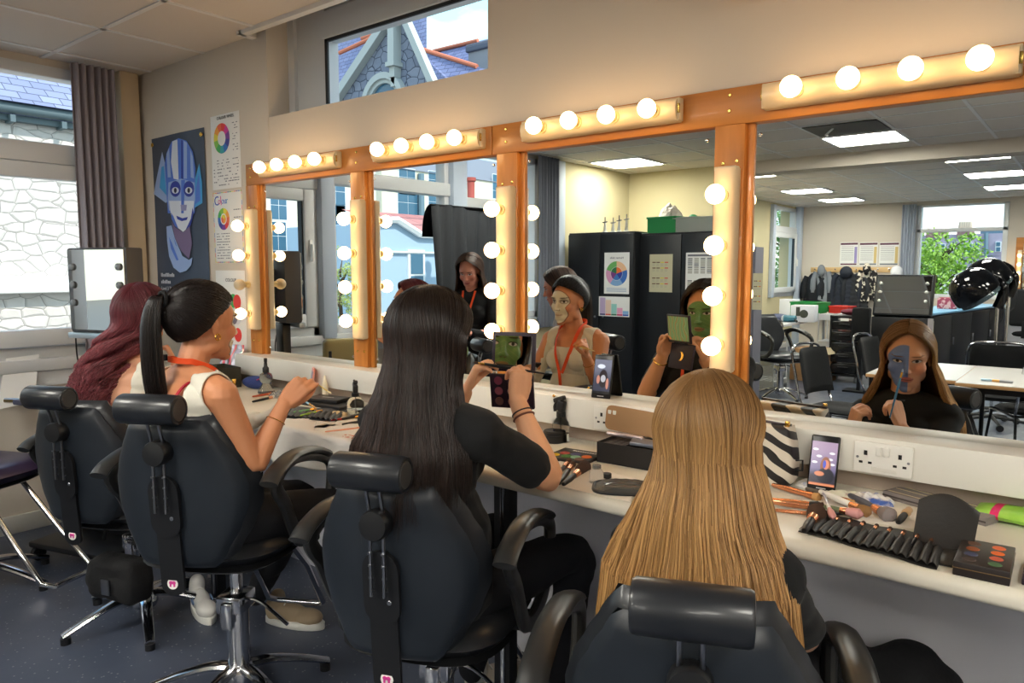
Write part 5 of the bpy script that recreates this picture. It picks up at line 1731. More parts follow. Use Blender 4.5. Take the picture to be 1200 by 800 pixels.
t = thing('compact', 'dark compact held low in the ponytailed woman\'s other hand', 'compact', wL + V((0.075, 0.065, 0.048)), 0.5)
m = MB(); m.cbox((0, 0, 0), (0.075, 0.12, 0.012), 0.005, 3, (0.15, -0.5, 0)); cm = m.build('case', M('dark compact case', (48, 38, 38), 0.35), t)
# ------------------------------------------------------------------ 4: woman with wine red wavy hair
def paint_none(g, col, x, ax, y, z, front): return col
R4 = person('woman', 'woman with long wavy wine red hair and white vest nearest the window', (-3.04, -0.80, 0.0))
sk = skin_material('fair skin', (230, 170, 136), (186, 96, 92), (70, 44, 36), None)
H = head_matrix((-3.055, -0.745, 1.255), 34, -4, 0)
m = MB(); head_prims(m, H)
pel, che, nb = V((-3.03, -0.83, 0.62)), V((-3.035, -0.82, 0.925)), V((-3.045, -0.80, 1.075))
shL, shR = V((-3.195, -0.86, 1.02)), V((-2.905, -0.775, 1.025))
capsules(m, [(nb, 0.048), (H @ V((0, -0.015, -0.05)), 0.043)])
ax, fw, up = torso_prims(m, pel, che, nb, shL, shR)
eR, wR = V((-2.93, -0.615, 0.915)), V((-3.10, -0.600, 1.050))
eL, wL = V((-3.26, -0.78, 0.80)), V((-3.16, -0.60, 0.86))
arm_prims(m, shR, eR, wR, 0, 0.95); arm_prims(m, shL, eL, wL, 0, 0.95)
hand_prims(m, wR, (-0.55, -0.1, 0.75), (-0.3, -0.75, -0.4), -1, thumb=(30, 35), fcurl=((35, 45, 25), (45, 50, 30), (55, 55, 30), (60, 58, 30)), S=0.9)
hand_prims(m, wL, (0.2, 0.9, 0.0), (0, 0, -1), -1, S=0.9)
me = remesh(m, 0.0042, 3); mw_ = me.copy()
finish_body(me, 'body', R4, H, 1.0, sk)
shell_from(mw_, 'vest', white_rib, R4, vest_pred(che, nb, ax, fw, up), 0.0035)
ribbon(R4, 'lanyard', [nb + V((-0.055, 0.02, 0.02)), nb + V((-0.075, 0.075, -0.08)), nb + V((-0.06, 0.115, -0.20)), nb + V((-0.03, 0.125, -0.20)), nb + V((0.0, 0.11, -0.08)), nb + V((0.035, 0.055, 0.01))], 0.016, orange_tape, lambda p: (-0.3, 1, 0.1))
trousers(R4, pel, (-3.22, -0.42, 0.58), (-2.98, -0.36, 0.58), (-3.22, -0.36, 0.12), (-2.98, -0.30, 0.12), black_denim)
shoe(R4, (-3.22, -0.42, 0.0), (0, 1, 0), M('black trainer', (24, 24, 26), 0.6), white_plastic)
rd = hair_material('wine red hair', (92, 34, 44), (168, 90, 98), 0.38, 0.5, (84, 32, 40))
prof = [(1.24, 0.088, 0.105, -3.060, -0.785), (1.15, 0.094, 0.104, -3.080, -0.835), (1.06, 0.094, 0.092, -3.10, -0.885), (0.96, 0.090, 0.085, -3.11, -0.915), (0.86, 0.080, 0.075, -3.10, -0.925), (0.75, 0.05, 0.05, -3.09, -0.92)]
long_hair('hair', R4, H, rd, 2600, prof, 1.85, 0.0013, 31, (0.0, 0.12), wave=0.032, wl=27.0, lift=0.012, clump=0.9, yaw=34, nfall=20)
loc_tube(R4, 'eyelashes', [H @ V((-0.045, 0.082, 0.012)), H @ V((-0.047, 0.095, 0.016))], 0.002, black_fabric)
# ------------------------------------------------------------------ people seen only in the mirrors
def standing(label, c, headz, yaw, topmat, hairmat, skin, hairprof, pitch=10, lany=False, bend=0.0, hn=1500, armfwd=True):
 """c = (x, y) of the feet, headz = centre of the head"""
 R = person('woman', label, (c[0], c[1], 0.0))
 f = V((-math.sin(math.radians(yaw)), math.cos(math.radians(yaw)), 0)); r = V((f.y, -f.x, 0))
 P = lambda a, b, z: V((c[0], c[1], 0)) + r * a + f * b + V((0, 0, z))
 hb = bend
 H = head_matrix(P(0, 0.05 + hb, headz), yaw, pitch)
 m = MB(); head_prims(m, H)
 nb = P(0, 0.01 + hb * 0.8, headz - 0.155); che = P(0, hb * 0.6, headz - 0.31); pel = P(0, 0, headz - 0.62)
 shL, shR = P(-0.16, hb * 0.7, headz - 0.215), P(0.16, hb * 0.7, headz - 0.215)
 capsules(m, [(nb, 0.05), (H @ V((0, -0.015, -0.05)), 0.045)])
 torso_prims(m, pel, che, nb, shL, shR)
 eL, wL = P(-0.22, 0.08 + hb * 0.7, headz - 0.47), P(-0.08, 0.27 + hb, headz - 0.45)
 eR, wR = P(0.22, 0.08 + hb * 0.7, headz - 0.47), P(0.08, 0.27 + hb, headz - 0.45)
 arm_prims(m, shL, eL, wL); arm_prims(m, shR, eR, wR)
 hand_prims(m, wL, f, (0, 0, -1), -1, S=0.92); hand_prims(m, wR, f, (0, 0, -1), 1, S=0.92)
 me = remesh(m, 0.005, 3)
 finish_body(me, 'body', R, H, 1.0, skin)
 m = MB(); torso_prims(m, pel, che, nb - V((0, 0, 0.012)), shL, shR, 0.014)
 for s, e, w_ in ((shL, eL, wL), (shR, eR, wR)):
  capsules(m, [(s, 0.06), (s.lerp(e, 0.5), 0.054), (e, 0.046), (e.lerp(w_, 0.85), 0.034)])
 cloth_from(m, 'top', topmat, R, 0.008, 5, 0.006, 2.0)
 hip = headz - 0.66
 m = MB(); m.ell(P(0, 0, hip + 0.02), (0.175, 0.13, 0.13), None, 18)
 for s in (-1, 1):
  capsules(m, [(P(s * 0.085, 0, hip), 0.09), (P(s * 0.095, 0.02, hip * 0.52), 0.062), (P(s * 0.10, 0, 0.10), 0.05)])
 cloth_from(m, 'trousers', black_denim, R, 0.01, 5, 0.005)
 for s in (-1, 1):
  shoe(R, P(s * 0.10, -0.05, 0.0), f, M('black trainer', (24, 24, 26), 0.6), white_plastic)
 long_hair('hair', R, H, hairmat, hn, [(headz + dz, a, b, (H @ SC).x - f.x * o, (H @ SC).y - f.y * o) for dz, a, b, o in hairprof], 1.9, 0.0015, 41, (0, 0.05), lift=0.012, yaw=yaw, wave=0.004)
 if lany:
  ribbon(R, 'lanyard', [nb + f * 0.05 + r * s * 0.05 + V((0, 0, 0.01)) for s in (1,)] + [nb + f * 0.13 + r * 0.03 + V((0, 0, -0.14)), nb + f * 0.15 + V((0, 0, -0.24)), nb + f * 0.13 - r * 0.03 + V((0, 0, -0.14)), nb + f * 0.05 - r * 0.05 + V((0, 0, 0.01))], 0.016, orange_tape, lambda p: f, 0.003)
 return R
sk5 = skin_material('pink skin', (206, 140, 118), (180, 90, 90), (60, 40, 34), None)
br = hair_material('brown hair', (46, 32, 26), (84, 60, 46), 0.4, 0.45)
standing('woman in black with long brown hair looking down in front of the hanging black cloth', (-3.80, -2.10), 1.43, -20, black_cotton, br, sk5,
   [(0.0, 0.10, 0.12, 0.02), (-0.10, 0.12, 0.13, 0.03), (-0.2, 0.15, 0.12, 0.06), (-0.32, 0.16, 0.12, 0.07), (-0.45, 0.14, 0.11, 0.07)], 22, True)
standing('woman in a pale grey top with wavy dark hair turned away beside the black cupboards', (-2.73, -1.95), 1.325, 65, M('pale grey knit', (186, 186, 192), 0.9), br, sk5,
   [(0.0, 0.105, 0.12, 0.02), (-0.08, 0.12, 0.12, 0.03), (-0.16, 0.10, 0.09, 0.05)], 15, False, 0.08)
# ================================================================== POSTERS ON THE MIRROR WALL
CZT = 0.865
def polyw(m, pts, y, th=0.0006, mi=0):
 """polygon given by world (x, z) standing on the wall, front face at y"""
 t = bmesh.new()
 a = [t.verts.new((p[0], y, p[1])) for p in pts]
 f = t.faces.new(a)
 f.normal_update()
 if f.normal.y > 0: f.normal_flip()
 bmesh.ops.triangulate(t, faces=t.faces[:])
 m._merge(t, mi)
def pxz(pts, s=1.0, ox=0, oy=0):
 out = []
 for u, v in pts:
  p = PY(ox + u / s, oy + v / s, 0.0); out.append((p.x, p.z))
 return out
t = thing('face_poster', 'large dark poster of a blue painted face with striped cap hung beside the window', 'poster', (-4.16, -0.006, 1.33))
O = V((-4.16, -0.006, 1.33))
slate_p = M('dark slate poster', (72, 84, 104), 0.45, var=((52, 62, 80), 2.5, 0.3, 0.7))
m = MB()
q = PY(180.5, 163.5, 0), PY(240.5, 150, 0), PY(240.5, 345, 0), PY(182.5, 345, 0)
x0, x1 = -4.455, -3.860
def pf(u, v):
 z = 2.212 + (1.235 - 2.212) * v
 return V((x0 + (x1 - x0) * u, -0.006 - 0.004 * math.sin(u * PI) * (1 - v) + 0.0015 * math.sin(u * 9 + v * 5), z))
m.surf(pf, 14, 20)
m.build('sheet', slate_p, t, origin=O)
pl = [M('poster blue', (84, 122, 214), 0.5), M('poster pale blue', (152, 176, 222), 0.5), M('poster deep blue', (44, 62, 160), 0.5),
  M('poster white', (214, 220, 232), 0.5), M('poster cyan', (70, 160, 220), 0.5), M('poster skin shade', (150, 150, 196), 0.5), M('poster dark line', (30, 32, 66), 0.5),
  M('poster mauve', (120, 104, 140), 0.5)]
m = MB(); y = -0.0125
A = dict(s=6.667, ox=140, oy=130)
B = dict(s=6.667, ox=140, oy=240)
def px(d, pts, dy, mi): polyw(m, pxz(pts, d['s'], d['ox'], d['oy']), y - dy, mi=mi)
px(A, [(300, 560), (350, 320), (375, 420), (400, 700), (380, 720), (285, 650)], 0, 1)
px(A, [(330, 600), (345, 440), (365, 430), (385, 660)], 0.0004, 4)
px(A, [(600, 560), (640, 410), (662, 560), (665, 720), (600, 760)], 0, 4)
px(A, [(615, 600), (640, 480), (650, 700), (608, 730)], 0.0004, 0)
px(A, [(370, 420), (385, 330), (425, 240), (480, 215), (540, 235), (590, 320), (610, 450), (605, 800), (395, 800)], 0.0003, 0)
px(A, [(430, 240), (470, 225), (480, 540), (440, 530), (420, 400)], 0.0006, 3)
px(A, [(520, 235), (545, 250), (545, 530), (520, 530)], 0.0006, 1)
px(A, [(385, 340), (405, 290), (420, 520), (395, 520)], 0.0006, 1)
px(A, [(570, 300), (590, 360), (600, 530), (575, 520)], 0.0006, 1)
px(A, [(500, 230), (512, 232), (515, 540), (500, 540)], 0.0007, 2)
px(A, [(400, 560), (500, 530), (605, 560), (608, 700), (595, 760), (405, 780), (395, 700)], 0.0008, 1)
px(A, [(500, 540), (530, 540), (520, 800), (500, 800)], 0.0010, 0)
for cx in (455, 560):
 px(A, [(cx + 42 * math.cos(a), 610 + 62 * math.sin(a)) for a in [i * PI / 8 for i in range(16)]], 0.0012, 2)
 px(A, [(cx + 28 * math.cos(a), 622 + 26 * math.sin(a)) for a in [i * PI / 8 for i in range(16)]], 0.0014, 3)
 px(A, [(cx + 11 * math.cos(a), 622 + 20 * math.sin(a)) for a in [i * PI / 8 for i in range(16)]], 0.0016, 6)
px(B, [(405, -30), (600, -30), (598, 60), (575, 160), (515, 212), (455, 165), (420, 80)], 0.0009, 3)
px(B, [(495, 0), (545, 0), (540, 45), (500, 48)], 0.0012, 5)
px(B, [(462, 85), (510, 105), (552, 95), (545, 118), (505, 128), (470, 112)], 0.0012, 2)
px(B, [(420, 60), (440, 90), (480, 190), (450, 165), (425, 110)], 0.0011, 0)
px(B, [(590, 20), (575, 110), (535, 195), (575, 160), (598, 60)], 0.0011, 2)
px(B, [(425, 130), (455, 180), (515, 215), (565, 170), (585, 300), (560, 420), (500, 360), (450, 260)], 0.0005, 7)
px(B, [(385, 170), (425, 160), (450, 260), (510, 400), (560, 430), (588, 410), (580, 470), (540, 515), (490, 530), (440, 490), (405, 400), (390, 280)], 0.0010, 1)
px(B, [(405, 250), (425, 290), (480, 430), (465, 435), (420, 340)], 0.0013, 0)
px(B, [(440, 250), (455, 290), (470, 330), (455, 310)], 0.0013, 0)
m.build('picture', pl, t, origin=O, recalc=False)
txp = PY(187, 341.5, 0)
for i, s in enumerate(('Level 3 Theatrical',)):
 text_mesh('lettering', s, 0.030, M('white print', (206, 212, 222), 0.6), basis(V((-4.40, -0.0135, 1.335)) - O, (1, 0, 0), (0, 0, 1)), t, align='LEFT')
m = MB()
rr = random.Random(4)
for k, (z, w) in enumerate(((1.412, 0.15), (1.372, 0.11))):
 x = -4.40;
 while x < -4.40 + w:
  b = rr.uniform(0.006, 0.014); m.box(x, x + b, -0.0135, -0.0125, z - 0.008, z + 0.008 + 0.006 * (rr.random() < 0.3)); x += b + 0.005
m.build('caption', M('white print', (206, 212, 222), 0.6), t, origin=O, smooth=False)
for x in (-4.435, -3.882):
 MB().lathe([(0.005, 0.0), (0.006, 0.003), (0.012, 0.003), (0.013, 0)], (x, -0.012, 2.175), (0, -1, 0), 16).build('eyelet', brass, t, origin=O)
WH = [(226, 64, 60), (206, 60, 150), (120, 60, 150), (62, 60, 150), (50, 110, 190), (60, 160, 170), (70, 170, 90), (130, 190, 80), (225, 210, 70), (235, 160, 60), (230, 110, 70)]
def wheel(m, cx, cz, y, r0, r1, cols, mi0, a0=PI / 2, k=1.0):
 n = len(cols)
 for i in range(n):
  pts = []
  b0, b1 = a0 - 2 * PI * i / n, a0 - 2 * PI * (i + 1) / n
  for j in range(5):
   a = b0 + (b1 - b0) * j / 4; pts.append((cx + r1 * math.cos(a) * k, cz + r1 * math.sin(a)))
  if r0 > 0:
   for j in range(4, -1, -1):
    a = b0 + (b1 - b0) * j / 4; pts.append((cx + r0 * math.cos(a) * k, cz + r0 * math.sin(a)))
  else:
   pts.append((cx, cz))
  polyw(m, pts, y, mi=mi0 + i)
def printed_rows(m, x0, x1, z0, z1, rows, y, mi=0, seed=0, h=0.4, gap=0.3):
 r = random.Random(seed); dz = (z1 - z0) / rows
 for i in range(rows):
  z = z1 - dz * (i + 0.5); x = x0
  while x < x1:
   b = r.uniform(0.006, 0.02)
   if r.random() > gap: polyw(m, [(x, z - dz * h / 2), (min(x + b, x1), z - dz * h / 2), (min(x + b, x1), z + dz * h / 2), (x, z + dz * h / 2)], y, mi=mi)
   x += b + 0.004
wcols = [M('wheel %d' % i, c, 0.6) for i, c in enumerate(WH)]
ink = M('grey print', (120, 122, 134), 0.7)
t = thing('wall_chart', 'tall white chart with a ring shaped colour wheel, top of the three by the mirrors', 'poster', (-3.657, 0, 2.065), 0, 'colour charts by the mirrors')
O = V((-3.657, 0, 2.065))
MB().box(-3.797, -3.518, -0.003, 0, 1.872, 2.258, 0.001).build('sheet', paper, t, origin=O)
m = MB(); wheel(m, -3.690, 2.135, -0.0036, 0.038, 0.078, WH, 0, PI / 2)
m.build('colour_wheel', wcols, t, origin=O, recalc=False)
m = MB()
for i in range(3): printed_rows(m, -3.585, -3.535, 2.06 + 0.055 * i, 2.10 + 0.055 * i, 3, -0.0036, 0, i, 0.3, 0.4)
for i, z in enumerate((1.985, 1.95, 1.915, 1.885)): printed_rows(m, -3.78, -3.535, z, z + 0.045 - 0.01 * (i > 0), 2 if i else 3, -0.0036, 0, 10 + i, 0.3, 0.5)
m.build('print', ink, t, origin=O, recalc=False)
text_mesh('heading', 'COLOUR WHEEL', 0.022, black_ink, basis(V((0.01, -0.004, 0.175)), (1, 0, 0), (0, 0, 1)), t)
t = thing('wall_chart', 'white colour poster with rainbow handwritten heading, middle of the three by the mirrors', 'poster', (-3.657, 0, 1.67), 0, 'colour charts by the mirrors')
O = V((-3.657, 0, 1.67))
MB().box(-3.799, -3.515, -0.003, 0, 1.482, 1.858, 0.001).build('sheet', paper, t, origin=O)
m = MB(); C2 = [WH[8], WH[9], WH[10], WH[0], WH[2], WH[3], WH[4], WH[6], WH[7]]
wheel(m, -3.700, 1.715, -0.0036, 0.030, 0.058, C2, 0)
wheel(m, -3.700, 1.715, -0.0036, 0.0, 0.024, [C2[0], C2[3], C2[5]], 0, PI / 2 + 0.9)
bi = len(C2)
for i in range(14):
 z = 1.485 + i * 0.027
 for x in (-3.797, -3.521):
  polyw(m, [(x, z), (x + 0.004, z), (x + 0.004, z + 0.024), (x, z + 0.024)], -0.0036, mi=(i * 3) % bi)
 x = -3.797 + i * 0.0203
 for zz in (1.484, 1.852): polyw(m, [(x, zz), (x + 0.018, zz), (x + 0.018, zz + 0.004), (x, zz + 0.004)], -0.0036, mi=(i * 2) % bi)
m.build('colour_wheel', [M('ring %d' % i, c, 0.6) for i, c in enumerate(C2)], t, origin=O, recalc=False)
m = MB(); printed_rows(m, -3.775, -3.645, 1.50, 1.645, 10, -0.0036, 0, 3, 0.3, 0.12); printed_rows(m, -3.60, -3.53, 1.70, 1.78, 2, -0.0036, 0, 5, 0.12, 0.1)
m.build('print', ink, t, origin=O, recalc=False)
for ch, dx, cc in (('C', -0.105, (60, 90, 180)), ('o', -0.08, (210, 60, 140)), ('l', -0.062, (220, 90, 150)), ('o', -0.045, (110, 150, 210)), ('u', -0.022, (60, 110, 200)), ('r', -0.004, (90, 160, 200))):
 text_mesh('heading', ch, 0.07 if ch in 'Cl' else 0.05, M('heading ' + str(cc), cc, 0.6), basis(V((dx, -0.004, 0.14)), (1, 0, 0.12), (-0.12, 0, 1)), t)
t = thing('wall_chart', 'white chart of overlapping coloured discs, lowest of the three by the mirrors', 'poster', (-3.66, 0, 1.2), 0, 'colour charts by the mirrors')
O = V((-3.66, 0, 1.2))
MB().box(-3.804, -3.520, -0.003, 0, 0.955, 1.442, 0.001).build('sheet', paper, t, origin=O)
m = MB()
for i, (cx, cz, c, r, d) in enumerate(((-3.745, 1.29, 0, .036, 0), (-3.705, 1.29, 8, .036, .0003), (-3.635, 1.28, 6, .036, 0), (-3.598, 1.275, 0, .038, .0003), (-3.635, 1.19, 11, .034, 0), (-3.60, 1.19, 12, .034, -.0001), (-3.745, 1.19, 4, .034, 0), (-3.60, 1.10, 0, .036, 0), (-3.74, 1.10, 9, .034, 0))):
 polyw(m, [(cx + r * math.cos(a), cz + r * 1.05 * math.sin(a)) for a in [j * PI / 10 for j in range(20)]], -0.0036 - d, mi=c)
m.build('colour_discs', wcols + [M('grey disc', (120, 112, 124), 0.6), M('white disc', (214, 214, 220), 0.6)], t, origin=O, recalc=False)
text_mesh('heading', 'COLOUR', 0.026, M('grey print dark', (90, 90, 98), 0.7), basis(V((0.01, -0.004, 0.19)), (1, 0, 0), (0, 0, 1)), t)
# ================================================================== SOCKETS
def socket(label, x0, x1, z0, z1):
 c = V(((x0 + x1) / 2, -0.105, (z0 + z1) / 2)); w = (x1 - x0) / 2; h = (z1 - z0) / 2
 t = thing('power_socket', label, 'socket', c)
 MB().box(-w, w, -0.009, 0, -h, h, 0.003, 3).build('plate', white_plastic, t)
 m = MB()
 for s in (-1, 1):
  cx = s * w * 0.58
  m.box(cx - 0.004 + s * 0.0, cx + 0.004, -0.0096, -0.0085, 0.006, 0.018)
  for d in (-0.011, 0.011):
   m.box(cx + d - 0.0045, cx + d + 0.0045, -0.0096, -0.0085, -0.016, -0.010)
 m.build('pin_slots', dark_slot, t, smooth=False)
 for s in (-1, 1):
  MB().box(s * 0.009 - 0.0065, s * 0.009 + 0.0065, -0.014, -0.008, 0.008, 0.032, 0.0015, rot=None).build('switch', white_plastic, t)
 m = MB()
 for s in (-1, 1):
  m.lathe([(0, 0.001), (0.003, 0.0008), (0.0035, 0)], (s * w * 0.86, -0.009, -0.001), (0, -1, 0), 10)
 m.build('plate_screw', dark_chrome, t)
 MB().box(-0.026, 0.034, -0.0098, -0.0088, -0.033, -0.023, 0.0003).build('label_strip', white_lam, t)
 return t
a = PY(1001.3, 531, -0.105); b = PY(1070.7, 540, -0.105)
socket('white double power socket right of the propped phone under the blue-faced reflection', a.x, b.x, 0.924, 1.006)
a = PY(697, 500, -0.105)
socket('white double power socket half hidden behind the propped brown box lid', a.x, a.x + 0.146, 0.924, 1.006)
# ================================================================== WORKTOP ITEMS
glass = M('clear plastic', (245, 248, 248), 0.06, trans=1.0, ior=1.2)
clear_film = M('clear film', (235, 238, 240), 0.15, trans=0.85, ior=1.1)
water = M('water', (240, 246, 248), 0.02, trans=1.0, ior=1.33)
rose = M('rose gold', (222, 150, 108), 0.25, 0.85)
tissue = M('white tissue', (236, 230, 220), 0.9)
def at(u, v, z=CZT):
 return PZ(u, v, z)
def sheet(label, corners, drape=0.0, mat=None, name='paper_sheet', seed=0, amp=0.002):
 """corners: 4 world xy points, order around; slight creases; drape = how far it hangs over the front edge"""
 c = [V((p[0], p[1], 0)) for p in corners]
 o = c[0].copy(); o.z = CZT
 m = MB()
 def fn(u, v):
  p = c[0].lerp(c[1], u).lerp(c[3].lerp(c[2], u), v)
  z = CZT + 0.0016 + max(0, noise.noise(V((p.x * 14 + seed, p.y * 14, 0)))) * amp * 3
  if p.y < -0.553:
   d = -0.553 - p.y
   r = 0.018
   if d < r * PI / 2:
    z = z - r * (1 - math.cos(d / r)); y = -0.553 - r * math.sin(d / r)
   else:
    z = z - r - (d - r * PI / 2); y = -0.553 - r - 0.006 * math.sin(p.x * 40 + seed)
   p = V((p.x, y, 0))
  return V((p.x, p.y, z))
 m.surf(fn, 40, 60)
 ob = m.build(name, mat or tissue, origin=o, recalc=False)
 sm = ob.modifiers.new('thickness', 'SOLIDIFY'); sm.thickness = 0.0008; sm.offset = 1
 return tag(ob, label, 'paper')
sheet('wide white paper sheet draped over the worktop edge between the ponytail and dark haired women',
  [(-2.64, -0.30), (-1.86, -0.33), (-1.72, -0.66), (-2.44, -0.72)], mat=M('white paper cover', (232, 228, 222), 0.8), seed=1, name='paper_cover')
sheet('creamy paper sheet on the worktop beside the elbow of the woman in black', [(-1.28, -0.32), (-0.99, -0.36), (-0.90, -0.553), (-1.16, -0.553)], seed=3)
sheet('small white card sheet lying under the reddish pencils', [(-2.34, -0.44), (-2.18, -0.40), (-2.05, -0.50), (-2.22, -0.54)], seed=5, amp=0.0005, mat=paper)
st = bpy.data.objects['paper_cover']
m = MB()
for i in range(14):
 a = at(415 + random.uniform(-14, 14), 514 + random.uniform(-3, 3))
 m.ell((a.x - st.location.x, a.y - st.location.y, 0.0075), (random.uniform(.003, .012), random.uniform(.002, .006), 0.0006), n=8)
m.build('red_stain', M('red makeup stain', (206, 110, 84), 0.8), st)
def brush(label, p0, p1, r=0.005, hcol=black_plastic, fcol=rose, bcol=None, head=0.22, hw=2.0, z=None, group=None, flat=1.0):
 """brush lying from p0 (handle end) to p1 (bristle tip), world xyz"""
 p0, p1 = V(p0), V(p1)
 t = thing('makeup_brush', label, 'makeup brush', p0, 0, group)
 d = p1 - p0
 bcol = bcol or M('brown bristles', (92, 66, 50), 0.9)
 a, b = 1 - head - 0.16, 1 - head
 MB().tube([d * 0, d * 0.03, d * a * 0.6, d * a], [r * 0.55, r * 0.75, r, r * 0.9], 12).build('handle', hcol, t)
 MB().tube([d * a, d * (a + 0.03), d * b], [r * 1.02, r * 1.1, r * 1.25], 12).build('ferrule', fcol, t)
 MB().tube([d * b, d * (b + head * 0.35), d * (b + head * 0.75), d * 1.0], [r * 1.15, r * 1.3 * hw * 0.7, r * hw, r * 0.5], 14).build('bristles', bcol, t)
 return t
def P3(u, v, h=0.006, z=CZT):
 p = at(u, v, z); return V((p.x, p.y, z + h))
brown_b = M('brown bristles', (92, 66, 50), 0.9)
grey_b = M('grey bristles', (140, 130, 128), 0.9)
tan_b = M('tan bristles', (196, 150, 96), 0.9)
pinkm = M('pink silicone', (222, 160, 156), 0.5)
blue_t = M('blue band', (60, 84, 150), 0.5)
brush('short black brush nearest the elbow, leftmost of three beside the clear bottle', P3(647, 566), P3(668, 541), 0.0065, black_plastic, rose, brown_b, 0.2, 1.3)
brush('short black brush with rose ferrule, middle of three beside the clear bottle', P3(655, 569), P3(672, 545), 0.0075, black_plastic, rose, brown_b, 0.2, 1.3)
brush('thick fan shaped makeup brush with black handle beside the clear bottle', P3(660, 571, .009), P3(688, 548, .009), 0.009, black_plastic, rose, M('dark brown bristles', (62, 42, 36), 0.9), 0.42, 2.2)
pile = [
 ('long rose gold brush pointing towards the zebra bag, back of the pile', (905, 572, .010), (962, 588, .010), .008, rose, rose, tan_b, .15, 1.4),
 ('black handled brush with tan head lying across the back of the pile', (944, 582, .022), (1002, 597, .014), .007, M('taupe handle', (92, 84, 76), .5), rose, tan_b, .15, 1.3),
 ('thick rose gold brush with black end near the blonde woman\'s sleeve', (903, 592, .012), (966, 600, .012), .011, rose, black_plastic, brown_b, .12, 1.1),
 ('white and rose brush with brown rounded bristles in the middle of the pile', (960, 588, .028), (1020, 610, .018), .008, white_plastic, rose, M('brown gold bristles', (150, 112, 70), .9), .22, 1.7),
 ('rose gold brush with big round grey bristles at the pile\'s right end', (995, 587, .016), (1046, 614, .016), .009, M('grey blue handle', (84, 86, 96), .5), rose, grey_b, .26, 2.1),
 ('slim copper brush lying low in front of the pile', (905, 600, .006), (965, 606, .006), .005, rose, rose, brown_b, .15, 1.3),
 ('pink paddle ended applicator over the open brush roll', (965, 603, .020), (1011, 613, .020), .007, M('grey green handle', (110, 118, 86), .5), rose, pinkm, .42, 1.8),
 ('black brush with dark handle lying under the pink applicator', (958, 606, .012), (1018, 607, .012), .006, black_plastic, black_plastic, brown_b, .12, 1.2),
 ('angled pink topped spoolie leaning on the brush roll', (964, 592, .032), (976, 616, .018), .004, M('silver handle', (200, 200, 206), .3, .8), white_plastic, pinkm, .35, 2.2),
 ('short flat topped kabuki brush standing out of the brush roll', (942, 630, .016), (958, 609, .022), .010, black_plastic, rose, brown_b, .35, 2.2),
 ('short black stick with cream cap right of the brush pile', (1052, 616, .008), (1066, 600, .008), .0085, black_plastic, M('cream cap', (214, 176, 130), .4), M('cream cap', (214, 176, 130), .4), .3, 1.0),
]
for l, a, b, r, h, f, bb, hd, hw in pile:
 brush(l, P3(*a), P3(*b), r, h, f, bb, hd, hw, group='makeup brushes piled beside the brush roll')
redm = M('red handle', (196, 44, 40), 0.4); orangem = M('orange brush handle', (236, 130, 60), 0.45); greenm = M('green brush handle', (110, 170, 110), 0.45); limem = M('lime brush handle', (150, 190, 70), 0.45); bluem = M('pale blue handle', (150, 190, 216), 0.4)
left = [
 ('red handled brush pointing at the spray bottle', (388, 494, .006), (425, 489, .006), .0045, redm, gold, brown_b),
 ('black stick brush below the red one on the paper', (401, 493, .008), (432, 487, .008), .006, black_plastic, gold, tan_b),
 ('black and pink ended brush nearest the dark hair', (401, 499, .006), (434, 494, .006), .006, black_plastic, gold, tan_b),
 ('pale orange pencil lying nearest the worktop edge', (381, 507, .004), (433, 501, .004), .0035, M('salmon pencil', (232, 160, 128), .6), M('salmon pencil', (232, 160, 128), .6), tan_b),
 ('orange and black brush left of the ponytailed woman\'s hand', (296, 466, .006), (321, 462, .006), .0055, M('rust handle', (180, 84, 50), .5), rose, black_plastic),
 ('rose brush in front of the round clear bottle', (296, 472, .006), (322, 466, .006), .006, black_plastic, M('peach handle', (232, 168, 130), .4), white_plastic),
 ('green handled brush in the open brush roll', (344, 487, .014), (371, 483, .014), .005, greenm, gold, tan_b),
 ('lime handled brush in the open brush roll', (352, 491, .014), (378, 485, .014), .005, limem, gold, tan_b),
 ('pale blue handled brush leaning over the brush roll', (349, 472, .03), (369, 482, .016), .004, bluem, gold, tan_b),
]
for l, a, b, r, h, f, bb in left:
 brush(l, P3(*a), P3(*b), r, h, f, bb, 0.14, 1.2, group='brushes and pencils by the ponytailed woman')
def roll_case(label, A, B, Cc, D, n, mat, flap=None):
 """A-B near edge (left-right), D-C far edge"""
 A, B, Cc, D = [V((p[0], p[1], CZT)) for p in (A, B, Cc, D)]
 t = thing('brush_roll', label, 'brush roll', A)
 m = MB()
 def fn(u, v):
  p = A.lerp(B, u).lerp(D.lerp(Cc, u), v)
  return V((p.x, p.y, CZT + 0.003 + 0.004 * math.sin(u * 7) ** 2)) - A
 m.surf(fn, 30, 8, 0.0025); m.build('base_cloth', mat, t)
 m = MB()
 def fp(u, v):
  p = A.lerp(B, u).lerp(D.lerp(Cc, u), 0.03 + v * 0.55)
  k = abs(math.sin(u * n * PI))
  return V((p.x, p.y, CZT + 0.006 + 0.010 * k * (0.4 + 0.6 * math.sin(min(1, v + 0.2) * PI * 0.7)) + 0.004 * math.sin(u * 7) ** 2)) - A
 m.surf(fp, n * 8 + 1, 8, 0.0015); m.build('pockets', mat, t)
 return t
nyl = M('black nylon', (38, 37, 36), 0.5, bump=(120, 0.3, 0.002))
rA, rB, rC, rD = at(936, 628), at(1082, 658), at(1080, 612), at(950, 604)
rA = V((-0.505, -0.50, 0)); rB = V((-0.225, -0.550, 0)); rC = V((-0.235, -0.36, 0)); rD = V((-0.50, -0.35, 0))
roll = roll_case('open black brush roll with a row of pockets between blonde woman and square palette', rA, rB, rC, rD, 15, nyl)
m = MB()
